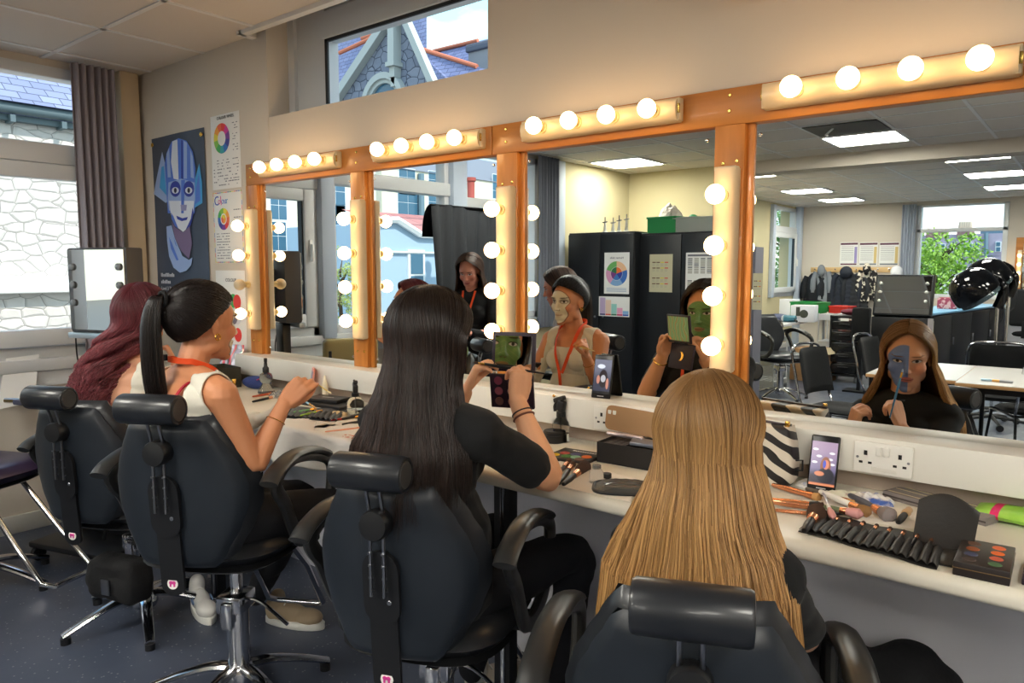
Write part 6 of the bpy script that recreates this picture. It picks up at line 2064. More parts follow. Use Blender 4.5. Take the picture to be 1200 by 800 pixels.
def ff(u, v):
 x = -0.295 + 0.115 * u
 y = -0.40 + 0.01 * u + 0.05 * math.sin(v * PI * 0.5) - 0.05 * (1 - v) * u
 z = CZT + 0.004 + 0.088 * math.sin(v * PI / 2) * (0.75 + 0.35 * math.sin((u * 0.9 + 0.1) * PI))
 return V((x, y, z)) - roll.location
m.surf(ff, 18, 14, 0.004); m.build('end_flap', nyl, roll)
m = MB()
def ff2(u, v):
 x = -0.235 + 0.10 * u; y = -0.515 + 0.10 * v; z = CZT + 0.005 + 0.012 * math.sin(v * PI) * math.sin(u * PI) ** 0.5
 return V((x, y, z)) - roll.location
m.surf(ff2, 14, 10, 0.006); m.build('folded_end', nyl, roll)
for i in range(9):
 u = (i + 0.6) / 9.6
 p = rD.lerp(rC, u) * 0.45 + rA.lerp(rB, u) * 0.55; q = rD.lerp(rC, min(1, u + 0.015)) * 0.85 + rA.lerp(rB, u) * 0.15
 brush('black brush with copper ferrule peeping from a pocket of the black brush roll', (p.x, p.y, CZT + 0.011), (q.x, q.y, CZT + 0.013), 0.0035, black_plastic, rose, brown_b, 0.25, 1.4, group='brushes in the pockets of the brush roll')
roll2 = roll_case('open dark brush roll with filled pockets in front of the ponytailed woman', (-2.52, -0.50), (-2.27, -0.40), (-2.42, -0.22), (-2.68, -0.33), 12, M('slate nylon', (52, 56, 64), 0.5))
def spray_bottle(label, c, h=0.13, r=0.030, square=False):
 t = thing('spray_bottle', label, 'spray bottle', (c[0], c[1], CZT), random.uniform(-0.6, 0.1))
 k = h / 0.13
 prof = [(0, 0.001), (r * 0.95, 0.001), (r, 0.006), (r, 0.050 * k), (r * 0.93, 0.060 * k), (r * 0.6, 0.074 * k), (0.013, 0.080 * k), (0.012, 0.086 * k)]
 o = MB().lathe(prof, n=28).build('bottle', glass, t)
 MB().lathe([(0, 0.003), (r * 0.9, 0.003), (r * 0.92, 0.007), (r * 0.92, 0.026 * k), (0, 0.026 * k)], n=24).build('water', water, t)
 m = MB()
 m.lathe([(0.014, 0.078 * k), (0.0155, 0.080 * k), (0.0155, 0.093 * k), (0.011, 0.096 * k)], n=18)
 m.cbox((0.002, 0, 0.113 * k), (0.032, 0.020, 0.036 * k), 0.006, 3, (0, 0.25, 0))
 m.cbox((-0.006, 0, 0.133 * k), (0.050, 0.018, 0.016), 0.005, 3, (0, -0.35, 0))
 m.build('sprayer', black_plastic, t)
 m = MB(); m.tube(catmull([(-0.018, 0, 0.120 * k), (-0.028, 0, 0.108 * k), (-0.026, 0, 0.092 * k)], 4), 0.004, 8, flat=1.8); m.build('trigger', black_plastic, t)
 MB().cyl((-0.030, 0, 0.138 * k), (-0.036, 0, 0.141 * k), 0.0045).build('nozzle', gold if k > 1.05 else black_plastic, t)
 MB().cyl((0, 0, 0.008), (0, 0, 0.085 * k), 0.0022, n=8).build('dip_tube', clear_film, t)
 m = MB(); m.box(-r * 0.25, -r * 0.1, -r - 0.0006, -r + 0.002, 0.015, 0.045); m.build('print', M('dark blue print', (50, 52, 84), 0.5), t)
 return t
p = at(417, 486); spray_bottle('clear spray bottle with black trigger between the ponytailed and dark haired women', (p.x, p.y), 0.125, 0.034)
p = at(657, 517); spray_bottle('clear spray bottle with black and gold trigger beside the cardboard lid', (p.x, p.y), 0.142, 0.029)
p = V((-3.06, -0.19, 0))
t = thing('spray_bottle', 'round shouldered grey clear bottle with tall black pump near the window end', 'spray bottle', (p.x, p.y, CZT))
smoke = M('smoky clear plastic', (190, 190, 180), 0.1, trans=0.9, ior=1.25)
MB().lathe([(0, 0.001), (0.036, 0.001), (0.040, 0.008), (0.030, 0.030), (0.020, 0.045), (0.018, 0.05), (0.028, 0.062), (0.031, 0.078), (0.026, 0.094), (0.013, 0.102)], n=28).build('bottle', smoke, t)
MB().lathe([(0.014, 0.10), (0.015, 0.103), (0.015, 0.122), (0.009, 0.13), (0.007, 0.15), (0.008, 0.152), (0.008, 0.168), (0.0, 0.17)], n=18).build('pump', black_plastic, t)
p = at(699, 566)
t = thing('small_bottle', 'small clear plastic bottle standing next to its black cap', 'bottle', (p.x, p.y, CZT))
MB().lathe([(0, 0.001), (0.018, 0.001), (0.0195, 0.004), (0.0195, 0.030), (0.015, 0.038), (0.0115, 0.041), (0.0115, 0.052), (0.010, 0.052)], n=24).build('bottle', clear_film, t)
m = MB()
for i in range(4): m.lathe([(0.0122, 0.042 + i * 0.0025), (0.0128, 0.043 + i * 0.0025)], n=20)
m.build('thread', clear_film, t)
p = at(711, 560)
c = MB().lathe([(0, 0.014), (0.0125, 0.014), (0.0135, 0.012), (0.0135, 0.0), (0, 0)], n=24).build('bottle_cap', black_plastic); c.location = (p.x, p.y, CZT)
tag(c, 'small round black cap beside the clear plastic bottle', 'cap')
p = at(639, 520)
t = thing('makeup_pot', 'round black pot partly hidden by the spray bottle and elbow', 'pot', (-1.435, -0.135, CZT))
MB().lathe([(0, 0), (0.034, 0), (0.036, 0.004), (0.036, 0.026), (0, 0.026)], n=28).build('pot', black_plastic, t)
MB().lathe([(0, 0.040), (0.034, 0.040), (0.037, 0.037), (0.037, 0.027), (0, 0.027)], n=28).build('lid', black_metal, t)
cols8 = [(226, 190, 40), (160, 60, 44), (62, 116, 48), (70, 70, 116), (120, 170, 140), (226, 110, 34), (96, 64, 50)]
t = thing('paint_palette', 'black face paint palette with round bright pans beside the spray bottle', 'makeup palette', (-1.26, -0.27, CZT), 0.08)
MB().cbox((0, 0, 0.005), (0.145, 0.13, 0.010), 0.002, 2).build('tray', M('black card', (34, 33, 33), 0.5), t)
for i, cc in enumerate(cols8):
 x, y = [(-0.052, -0.035), (-0.035, 0.000), (-0.012, -0.032), (0.002, 0.004), (0.018, -0.026), (0.045, -0.005), (0.040, -0.042)][i]
 MB().lathe([(0, 0.0118), (0.015, 0.0118), (0.0165, 0.0100)], (x, y, 0), n=24).build('paint_pan', M('paint %d' % i, cc, 0.6), t)
m = MB()
r_ = random.Random(2); x = -0.03
while x < 0.055:
 b = r_.uniform(0.004, 0.008); m.box(x, x + b, 0.040, 0.046 + 0.002 * r_.random(), 0.0101, 0.0104); x += b + 0.002
m.build('print', white_plastic, t, smooth=False)
bx0, bx1, by0, by1 = -1.185, -1.0, -0.262, -0.125
t = thing('storage_box', 'open black box of dark packages in front of the brown box lid', 'box', ((bx0 + bx1) / 2, (by0 + by1) / 2, CZT), 0.03)
w, d = (bx1 - bx0) / 2, (by1 - by0) / 2
m = MB(); th = 0.003; hh = 0.062
m.box(-w, w, -d, d, 0, th); m.box(-w, w, -d, -d + th, 0, hh); m.box(-w, w, d - th, d, 0, hh); m.box(-w, -w + th, -d, d, 0, hh); m.box(w - th, w, -d, d, 0, hh)
m.build('box', M('matt black card', (40, 38, 38), 0.6), t, smooth=False)
for i in range(7):
 MB().box(-w + 0.008 + i * 0.011, -w + 0.017 + i * 0.011, -d + 0.01, d - 0.012, 0.004, 0.056).build('packet', M(['black packet', 'grey packet'][i % 2], [(30, 29, 31), (74, 72, 72)][i % 2], 0.4), t, smooth=False)
MB().cbox((0.035, 0.01, 0.060), (0.095, 0.060, 0.012), 0.004, 2, (0.05, 0.08, 0.3)).build('silver_case', M('silver grey case', (140, 144, 156), 0.3, 0.5), t)
m = MB(); pts = []
for k, (cx, cz) in enumerate(((-0.105, 0.068), (0.105, 0.068), (0.105, 0.008), (-0.105, 0.008))):
 pass
rw, r0 = 0.125, 0.018
out = []
for cx, cz, a0 in ((rw - r0, 0.078 - r0, 0), (-rw + r0, 0.078 - r0, 90), (-rw + r0, r0, 180), (rw - r0, r0, 270)):
 for j in range(6):
  a = math.radians(a0 + j * 18); out.append((cx + r0 * math.cos(a), cz + r0 * math.sin(a)))
m.prism(out, 0.010, Matrix(((1, 0, 0, 0), (0, 0, 1, -0.005), (0, 1, 0, 0), (0, 0, 0, 1))))
o = m.build('box_lid', M('brown cardboard', (172, 134, 96), 0.8, bump=(90, 0.15, 0.002)))
o.location = (-1.118, -0.119, 0.930); o.rotation_euler = (-0.10, 0.04, 0.0)
tag(o, 'brown cardboard lid propped against the white ledge above the black box', 'box lid')
sup = MB(); sup.cbox((0, 0, 0), (0.20, 0.018, 0.060), 0.003, 2); o = sup.build('carton', M('dark carton', (54, 48, 46), 0.6)); o.location = (-1.105, -0.077, CZT + 0.0305)
tag(o, 'dark flat carton standing behind the black box under the cardboard lid', 'carton')
o = MB().cbox((0, 0, 0), (0.13, 0.02, 0.014), 0.006, 3, (0, 0, 0.0)).build('silver_tube', M('pinkish silver tube', (196, 184, 188), 0.25, 0.6))
o.location = (-1.14, -0.170, 0.940 - 0.0055)
tag(o, 'pinkish silver tube lying on top of the packages in the black box', 'tube')
t = thing('clear_pouch', 'grey see-through pouch with black zip holding small brushes beside the blonde hair', 'pouch', (-0.965, -0.465, CZT), 0.5)
m = MB()
def pp(u, v):
 a = u * 2 * PI; k = v
 x = 0.085 * (abs(math.cos(a)) ** 0.5) * (1 if math.cos(a) > 0 else -1) * k; y = 0.058 * (abs(math.sin(a)) ** 0.5) * (1 if math.sin(a) > 0 else -1) * k
 return V((x, y, 0.006 + 0.018 * (1 - k ** 3) + 0.002 * noise.noise(V((x * 60, y * 60, 0)))))
m.surf(pp, 40, 10, closed_u=True); m.build('film', M('smoky film', (120, 120, 116), 0.12, trans=0.55, ior=1.2), t)
m = MB(); m.tube([(0.085 * (abs(math.cos(a)) ** 0.5) * (1 if math.cos(a) > 0 else -1), 0.058 * (abs(math.sin(a)) ** 0.5) * (1 if math.sin(a) > 0 else -1), 0.006) for a in [i * PI / 20 for i in range(40)]], 0.005, 8, closed=True)
m.build('zip', black_plastic, t)
for i in range(3):
 MB().tube([(-0.06, -0.025 + i * 0.02, 0.012), (0.05, -0.02 + i * 0.02, 0.014)], 0.003, 8).build('small_brush', [rose, gold, M('cream handle', (226, 196, 160), .4)][i], t)
def screen_mat(name, paint):
 m = M(name, (20, 20, 24), 0.15)
 g = NG(m); v, x, y, z = g.obj()
 c = paint(g, v, x, y, z)
 g.color((0.0, 0.0, 0.0, 1.0)); g._in(g.b.inputs['Emission Color'], c); g.b.inputs['Emission Strength'].default_value = 0.55
 return m
def scr_blonde(g, v, x, y, z):
 base = g.mix(g.step(z, -0.03, 0.05), lin((120, 112, 150)), lin((176, 150, 176)))
 for cx, cz in ((-0.022, 0.035), (0.02, 0.028), (-0.012, 0.018), (0.016, 0.012), (-0.022, 0.002), (0.022, 0.0)):
  base = g.mix(g.ell(x, z, cx, cz, 0.007, 0.003, 0.5), base, lin((250, 246, 250)))
 base = g.mix(g.math('SUBTRACT', 1.0, g.step(z, -0.035, -0.010)), base, lin((52, 46, 60)))
 base = g.mix(g.ell(x, z, 0.006, -0.006, 0.013, 0.024, 0.2), base, lin((150, 92, 66)))
 base = g.mix(g.ell(x, z, 0.008, -0.030, 0.021, 0.020, 0.2), base, lin((26, 26, 40)))
 base = g.mix(g.ell(x, z, 0.007, -0.002, 0.0075, 0.012, 0.2), base, lin((226, 140, 110)))
 base = g.mix(g.ell(x, z, 0.003, -0.001, 0.004, 0.010, 0.2), base, lin((70, 84, 190)))
 base = g.mix(g.ell(x, z, -0.008, -0.026, 0.012, 0.006, 0.3), base, lin((226, 140, 100)))
 base = g.mix(g.math('SUBTRACT', 1.0, g.step(z, -0.052, -0.048)), base, lin((228, 140, 96)))
 return base
def scr_dark(g, v, x, y, z):
 base = g.mix(g.step(z, -0.02, 0.04), lin((60, 62, 80)), lin((120, 122, 140)))
 base = g.mix(g.ell(x, z, -0.006, 0.034, 0.014, 0.007, 0.3), base, lin((230, 236, 250)))
 base = g.mix(g.ell(x, z, 0.004, -0.006, 0.016, 0.030, 0.2), base, lin((44, 36, 40)))
 base = g.mix(g.ell(x, z, 0.004, -0.006, 0.009, 0.012, 0.2), base, lin((190, 190, 196)))
 base = g.mix(g.ell(x, z, -0.014, -0.010, 0.006, 0.014, 0.2), base, lin((206, 140, 120)))
 base = g.mix(g.ell(x, z, 0.020, -0.022, 0.005, 0.018, 0.2), base, lin((206, 140, 120)))
 return g.mix(g.math('SUBTRACT', 1.0, g.step(z, -0.050, -0.046)), base, lin((20, 20, 24)))
def phone(label, c, h, w, tilt, rz, smat, casem, group=None, home=True):
 t = thing('phone', label, 'phone', c, rz)
 R = Matrix.Rotation(tilt, 4, 'X')
 def bx(m, x0, x1, y0, y1, z0, z1, b=0.0, sg=3):
  m.box(x0, x1, y0, y1, z0, z1, b, sg)
 m = MB(); m.box(-w / 2, w / 2, -0.0045, 0.0045, 0, h, 0.004, 3); m.bm.transform(R); m.build('body', casem, t)
 m = MB(); m.box(-w / 2 + 0.004, w / 2 - 0.004, -0.0049, -0.0044, 0.014, h - 0.017); m.bm.transform(R @ Matrix.Translation((0, 0, -h / 2)));
 s = m.build('screen', smat, t, smooth=False)
 for v in s.data.vertices: pass
 s.location = (R @ V((0, 0, h / 2)))
 m = MB(); m.box(-0.012, 0.012, -0.0051, -0.0046, 0.0055, 0.0085, 0.0006); m.bm.transform(R); m.build('label', M('pale print', (190, 190, 196), 0.5), t)
 return t
p = PZ(969, 567, CZT); phone('black phone filming the blonde woman, propped against the ledge by the double socket', (-0.558, -0.150, CZT), 0.147, 0.072, 0.28 * -1, 0.06, screen_mat('phone screen video', scr_blonde), M('black phone', (16, 16, 18), 0.3))
phone('black phone in a red-topped case standing on the ledge against the mirror', (-1.306, -0.048, MIRB), 0.147, 0.070, -0.20, 0.10, screen_mat('phone screen call', scr_dark), M('black phone', (16, 16, 18), 0.3))
phone('phone in a pink case leaning on the ledge beside the ponytailed woman\'s hand', (-2.80, -0.135, CZT), 0.140, 0.070, -0.15, -0.55, screen_mat('phone screen dim', lambda g, v, x, y, z: g.mix(g.noise(v, 40), lin((40, 50, 84)), lin((96, 104, 140)))), M('pink phone case', (226, 150, 136), 0.4))
zeb = M('zebra print', (220, 208, 190), 0.5)
g = NG(zeb); v, x, y, z = g.obj()
w_ = g.nt.nodes.new('ShaderNodeTexWave'); w_.inputs['Scale'].default_value = 13.0; w_.inputs['Distortion'].default_value = 3.5; w_.inputs['Detail'].default_value = 1.5; w_.inputs['Detail Scale'].default_value = 1.2; w_.bands_direction = 'DIAGONAL'
mp = g.nt.nodes.new('ShaderNodeMapping'); mp.inputs['Scale'].default_value = (0.55, 0.3, 1.0); g.nt.links.new(v, mp.inputs['Vector']); g.nt.links.new(mp.outputs[0], w_.inputs['Vector'])
g.color(g.mix(g.step(w_.outputs['Fac'], 0.47, 0.53), lin((34, 31, 31)), lin((216, 206, 190))))
t = thing('zebra_bag', 'zebra striped cosmetic bag standing against the ledge beside the blonde hair', 'bag', (-0.722, -0.155, CZT), 0.02)
m = MB(); out = [(-0.12, 0.0), (0.085, 0.0), (0.098, 0.02), (0.102, 0.06), (0.095, 0.12), (0.085, 0.165), (-0.11, 0.172), (-0.125, 0.12)]
m.prism(out, 0.075, Matrix(((1, 0, 0, 0), (0, 0, 1, -0.04), (0, 1, 0, 0), (0, 0, 0, 1))), bev=0.014, seg=3); m.build('body', zeb, t)
m = MB(); m.tube([(-0.11, -0.012, 0.176), (0.086, -0.012, 0.169)], 0.006, 8, flat=0.6); m.build('zip', M('dark zip', (60, 50, 56), 0.5), t)
m = MB(); m.cbox((0.078, -0.020, 0.172), (0.012, 0.010, 0.016), 0.002); m.build('zip_pull', gold, t)
m = MB(); m.tube([(0.10, -0.01, 0.075), (0.118, -0.01, 0.078), (0.118, -0.01, 0.05), (0.10, -0.01, 0.048)], 0.0028, 6); m.build('side_clip', black_metal, t)
def crumple(name, label, cat, c, rx, ry, h, mat, seed, mat2=None):
 m = MB()
 def fn(u, v):
  a = u * 2 * PI; k = v * (1 + 0.35 * noise.noise(V((math.cos(a) * 1.5 + seed, math.sin(a) * 1.5, 0))))
  x, y = rx * k * math.cos(a), ry * k * math.sin(a)
  z = h * max(0, 1 - v) ** 0.5 * (0.6 + 1.1 * abs(noise.noise(V((x * 45 + seed, y * 45, seed))))) + 0.001
  return V((x, y, z))
 m.surf(fn, 48, 16, closed_u=True)
 o = m.build(name, mat, recalc=False); o.location = (c[0], c[1], CZT + 0.0005)
 return tag(o, label, cat)
bluew = M('blue white tissue', (226, 224, 222), 0.9, var=((70, 100, 176), 22.0, 0.5, 0.62))
p = at(952, 570); crumple('crumpled_tissue', 'crumpled blue stained tissue beside the propped phone', 'tissue', (p.x, p.y), 0.055, 0.035, 0.022, bluew, 3)
p = at(1022, 588); crumple('crumpled_tissue', 'crumpled white and blue tissue between the brushes and grey palette case', 'tissue', (p.x, p.y), 0.055, 0.042, 0.026, bluew, 9)
p = at(992, 580); crumple('clear_wrapper', 'loosely folded patterned clear wrapper behind the brush pile', 'wrapper', (p.x, p.y), 0.055, 0.030, 0.012, M('pale printed wrapper', (220, 220, 200), 0.3, var=((160, 120, 110), 40.0, 0.55, 0.7)), 14)
crumple('clear_wrapper', 'crumpled clear plastic beside the round shouldered bottle', 'wrapper', (-2.93, -0.20), 0.07, 0.045, 0.03, clear_film, 22)
p = at(398, 486); crumple('crumpled_tissue', 'small cream tissue left of the spray bottle by the ponytailed woman', 'tissue', (p.x, p.y), 0.04, 0.03, 0.02, M('cream tissue', (232, 214, 176), 0.9), 31)
crumple('white_cloth', 'cream cloth spread under the brush pile', 'cloth', (-0.40, -0.26), 0.14, 0.08, 0.006, tissue, 41)
greyc = M('warm grey case', (132, 124, 122), 0.35); goldl = M('pale gold line', (226, 214, 170), 0.35, 0.4)
ang = math.atan2(-0.164 + 0.079, -0.186 + 0.412)
t = thing('palette_case', 'long flat grey case with pale gold stripes behind the brush roll flap', 'case', (-0.285, -0.115, CZT), ang - 0.0)
MB().cbox((0, 0, 0.010), (0.25, 0.085, 0.020), 0.002).build('case', greyc, t)
m = MB()
for dy in (-0.030, 0.005, 0.030): m.box(-0.118, 0.105, dy - 0.0018, dy + 0.0018, 0.020, 0.0206)
m.build('gold_lines', goldl, t, smooth=False)
m = MB(); m.box(-0.125, 0.125, -0.0432, -0.0424, 0.008, 0.012); m.build('seam', M('dark seam', (70, 62, 60), 0.5), t, smooth=False)
t = thing('wipes_packet', 'bright green wipes packet with a pink band at the back right of the worktop', 'packet', (-0.115, -0.118, CZT), -0.12)
m = MB()
def wp(side):
 def f(u, v):
  x = (u - 0.5) * 0.20; y = (v - 0.5) * 0.10
  e = max(0, 1 - (abs(2 * u - 1)) ** 3) ** 0.7 * max(0, 1 - abs(2 * v - 1) ** 2.5) ** 0.5
  return V((x, y, 0.017 + side * 0.0155 * e + 0.002 * noise.noise(V((x * 40, y * 40, 0))) * e))
 return f
m.surf(wp(1), 30, 16); m.surf(wp(-1), 30, 16)
bmesh.ops.remove_doubles(m.bm, verts=m.bm.verts, dist=0.0005)
gp = M('green packet', (120, 196, 40), 0.3)
g = NG(gp); v, x, y, z = g.obj()
cc = g.mix(g.noise(v, 26, 3), lin((110, 190, 30)), lin((186, 222, 110)))
band = g.math('MULTIPLY', g.step(x, -0.062, -0.060), g.math('SUBTRACT', 1.0, g.step(x, -0.044, -0.042)))
g.color(g.mix(band, cc, lin((222, 40, 110))))
m.build('packet', gp, t)
t = thing('paint_palette', 'thick square dark palette with orange and brown discs at the worktop\'s front edge', 'makeup palette', (-0.155, -0.472, CZT), 0.03)
MB().cbox((0, 0, 0.014), (0.092, 0.155, 0.028), 0.002).build('box', M('dark palette box', (44, 38, 36), 0.35), t)
MB().cbox((0.0, 0, 0.016), (0.0935, 0.1565, 0.0015), 0.0).build('seam', M('gold seam', (120, 96, 60), 0.4), t, smooth=False)
for i, cc in enumerate([(96, 70, 56), (226, 110, 60), (150, 80, 40), (232, 110, 30), (60, 66, 96), (210, 96, 70), (70, 56, 52), (70, 110, 70)]):
 x, y = (-0.022 if i % 2 == 0 else 0.020), 0.050 - 0.034 * (i // 2)
 MB().lathe([(0, 0.0288), (0.011, 0.0288), (0.012, 0.028)], (x, y, 0), n=20).build('colour_disc', M('disc %d' % i, cc, 0.5), t)
t = thing('foil_palette', 'flat rainbow foil palette cut off at the worktop\'s right front corner', 'makeup palette', (-0.045, -0.462, CZT), 0.03)
MB().cbox((0, 0, 0.006), (0.095, 0.12, 0.012), 0.002).build('case', pal_case, t)
MB().cbox((0, 0, 0.0122), (0.086, 0.11, 0.001)).build('foil_panel', holo, t, smooth=False)
t = thing('storage_box', 'dark grey open box standing on the worktop left of the round shouldered bottle', 'box', (-3.44, -0.20, CZT), -0.15)
m = MB(); m.box(-0.10, 0.10, -0.06, 0.06, 0, 0.003); m.box(-0.10, 0.10, -0.06, -0.057, 0, 0.10); m.box(-0.10, 0.10, 0.057, 0.06, 0, 0.10); m.box(-0.10, -0.097, -0.06, 0.06, 0, 0.10); m.box(0.097, 0.10, -0.06, 0.06, 0, 0.10)
m.build('box', M('dark olive box', (58, 56, 46), 0.6), t, smooth=False)
MB().cbox((0, -0.075, 0.104), (0.205, 0.05, 0.004), 0.001, 2, (0.5, 0, 0)).build('flap', M('dark olive box', (58, 56, 46), 0.6), t)
irid = M('iridescent foil', (224, 160, 190), 0.2, 0.5)
g = NG(irid); v, x, y, z = g.obj()
wv = g.nt.nodes.new('ShaderNodeTexWave'); wv.inputs['Scale'].default_value = 5; wv.inputs['Distortion'].default_value = 12; g.nt.links.new(v, wv.inputs['Vector'])
rp = g.nt.nodes.new('ShaderNodeValToRGB'); rp.color_ramp.elements[0].color = lin((216, 70, 110)); rp.color_ramp.elements[1].color = lin((220, 224, 236))
for pos, cc in ((0.3, (236, 150, 120)), (0.5, (120, 190, 190)), (0.7, (210, 190, 225))):
 q = rp.color_ramp.elements.new(pos); q.color = lin(cc)
g.nt.links.new(wv.outputs['Fac'], rp.inputs['Fac']); g.color(rp.outputs['Color'])
t = thing('holographic_bag', 'shiny pink and rainbow bag leaning on the wall under the colour charts', 'bag', (-3.58, -0.09, CZT), 0.1)
m = MB()
def hb_(s):
 def f(u, v):
  w = 0.10 * (1 - 0.35 * v); e = max(0, 1 - abs(2 * u - 1) ** 3) ** 0.5 * math.sin(min(1, v + 0.12) * PI) ** 0.6 if v < 0.88 else 0
  return V(((u - 0.5) * 2 * w + 0.05 * v, 0.0 - s * 0.035 * e + 0.05 * v * 0.6 + 0.006 * noise.noise(V((u * 6, v * 6, s))), 0.19 * v + 0.002))
 return f
m.surf(hb_(1), 20, 20); m.surf(hb_(-1), 20, 20); m.build('bag', irid, t, recalc=False)
t = thing('fabric_pouch', 'dark blue pouch with a pink strap behind the round shouldered bottle', 'pouch', (-3.22, -0.14, CZT), 0.3)
m = MB(); m.ell((0, 0, 0.032), (0.085, 0.032, 0.032), n=20); m.build('pouch', M('navy fabric', (44, 60, 116), 0.8, bump=(60, .4)), t)
m = MB(); m.tube(catmull([(0.03, -0.03, 0.05), (0.07, -0.04, 0.06), (0.10, -0.04, 0.02)], 5), 0.006, 8, flat=0.4); m.build('strap', M('pink strap', (206, 50, 96), 0.6), t)
for i, (x, y, h, r, mt, l) in enumerate(((-3.30, -0.235, 0.05, 0.013, black_plastic, 'short black lipstick standing in front of the dark grey box'), (-3.245, -0.245, 0.06, 0.011, M('brown lipstick tube', (112, 70, 58), 0.4), 'brown lipstick tube standing beside the black one'))):
 t = thing('lipstick', l, 'lipstick', (x, y, CZT)); MB().lathe([(0, 0), (r, 0), (r, h * 0.45), (r * 0.9, h * 0.46), (0, h * 0.46)], n=20).build('base', mt, t)
 MB().lathe([(0, h * 0.46), (r * 0.95, h * 0.46), (r * 0.95, h * 0.96), (r * 0.8, h), (0, h)], n=20).build('cap', black_plastic if i == 0 else gold, t)
for i, (x, y, w, d, a, l) in enumerate(((-2.60, -0.185, 0.17, 0.10, 0.25, 'black square makeup palette on top of the stack behind the brush roll'), (-2.57, -0.19, 0.25, 0.13, 0.05, 'wide black palette under the smaller one behind the brush roll'))):
 t = thing('makeup_palette', l, 'makeup palette', (x, y, CZT + (0.0165 if i == 0 else 0.0)), a)
 MB().cbox((0, 0, 0.008), (w, d, 0.016), 0.002).build('case', M('matt black card case', (28, 28, 31), 0.4), t)
 m = MB(); m.box(-0.03, 0.03, -0.004, 0.004, 0.016, 0.0163); m.build('print', M('pale print', (190, 190, 196), 0.5), t, smooth=False)
t = thing('cream_tube', 'white cream tube standing by the pink cased phone', 'tube', (-2.70, -0.075 - 0.05, CZT + 0.0), 0)
MB().lathe([(0, 0), (0.011, 0), (0.011, 0.02), (0.013, 0.022), (0.014, 0.06), (0.004, 0.11), (0.0, 0.112)], n=20).build('tube', M('cream tube', (232, 222, 196), 0.4), t)
p = at(434, 484)
t = thing('makeup_pot', 'small clear tub behind the spray bottle near the dark hair', 'pot', (-2.17, -0.20, CZT))
MB().lathe([(0, 0), (0.030, 0), (0.032, 0.003), (0.032, 0.04), (0, 0.04)], n=24).build('tub', M('frosted pink tub', (206, 196, 204), 0.3), t)
MB().lathe([(0, 0.05), (0.032, 0.05), (0.034, 0.048), (0.034, 0.04), (0, 0.04)], n=24).build('lid', white_plastic, t)
# ================================================================== UNDER THE WORKTOP AND BY THE WINDOW
t = thing('rucksack', 'black rucksack slumped on the floor under the right end of the worktop', 'bag', (-0.42, -0.27, 0), 0.1)
m = MB()
m.ell((0, 0, 0.22), (0.20, 0.16, 0.24), n=24); m.ell((0.10, 0.02, 0.32), (0.12, 0.12, 0.17), n=20); m.ell((-0.10, -0.02, 0.16), (0.16, 0.15, 0.17), n=20); m.ell((-0.05, 0.0, 0.40), (0.09, 0.07, 0.09), n=16); m.box(-0.2, 0.2, -0.14, 0.14, 0.0, 0.1, 0.03)
m.bm.transform(Matrix.Translation(t.location) @ Matrix.Rotation(0.1, 4, 'Z') @ Matrix.Scale(1.13, 4))
bo = cloth_from(m, 'body', black_fabric, t, 0.012, 4, 0.02, 4.0, 7.0)
m = MB(); m.tube(catmull([(-0.08, -0.10, 0.44), (-0.02, -0.13, 0.50), (0.05, -0.12, 0.46)], 6), 0.010, 8); m.build('handle', black_fabric, t)
m = MB(); m.tube(catmull([(-0.14, -0.13, 0.30), (0.0, -0.165, 0.34), (0.14, -0.13, 0.32)], 6), 0.004, 6); m.build('zip', dark_chrome, t)
t = thing('handbag', 'black bag hanging low behind the chair nearest the window', 'bag', (-2.86, -0.97, 0), 0.3)
m = MB(); m.box(-0.12, 0.12, -0.06, 0.06, 0.20, 0.36, 0.03)
m.bm.transform(Matrix.Translation(t.location) @ Matrix.Rotation(0.3, 4, 'Z'))
cloth_from(m, 'body', black_fabric, t, 0.01, 4, 0.012, 4.0, 9.0)
m = MB(); m.tube(catmull([(-0.08, 0, 0.42), (-0.05, 0.03, 0.50), (0.05, 0.03, 0.50), (0.08, 0, 0.42)], 6), 0.008, 8); m.build('handle', black_fabric, t)
m = MB(); m.box(-0.02, 0.02, -0.07, -0.062, 0.24, 0.30, 0.003); m.build('buckle', dark_chrome, t)
c = V((-4.07, -0.62, 0)); rz = math.radians(-28)
tl, tr, bl_ = PY(84, 297, -0.62), PY(146, 296, -0.62), PY(81, 390, -0.62)
t = thing('mirror_station', 'mobile black makeup station with a bulb framed mirror beside the window', 'mirror station', (-3.925, -0.565, 0), math.radians(17))
W_ = 0.205
MB().box(-W_, W_, -0.0, 0.10, 1.13, 1.555, 0.01).build('mirror_case', M('dark grey case', (62, 62, 64), 0.5), t)
MB().box(-W_ + 0.012, W_ - 0.012, -0.006, 0.0, 1.145, 1.545).build('mirror', mirror_mat, t, smooth=False)
MB().box(-W_, W_, -0.02, 0.02, 1.10, 1.13, 0.006).build('silver_edge', M('silver edge', (170, 184, 196), 0.3, 0.6), t)
for s in (-1, 1):
 for i in range(3):
  b = MB().ell((s * (W_ - 0.045), -0.012, 1.46 - 0.09 * i), (0.018, 0.011, 0.018), n=16);  b.build('bulb', M('unlit grey bulb', (120, 126, 132), 0.35), t)
m = MB(); m.box(-0.07, 0.07, 0.03, 0.08, 0.5, 1.12, 0.005); m.box(-0.02, 0.02, 0.10, 0.13, 1.2, 1.45, 0.004); m.build('post', black_metal, t)
MB().box(-0.24, 0.20, -0.30, 0.08, 0.80, 0.825, 0.006).build('shelf', M('dark blue grey shelf', (56, 62, 84), 0.35), t)
m = MB(); m.box(-0.19, 0.19, -0.02, 0.06, 0.10, 0.80, 0.006); m.build('cabinet', black_metal, t)
m = MB()
m.box(-0.27, 0.27, -0.25, 0.10, 0.07, 0.10, 0.01); m.build('base', black_metal, t)
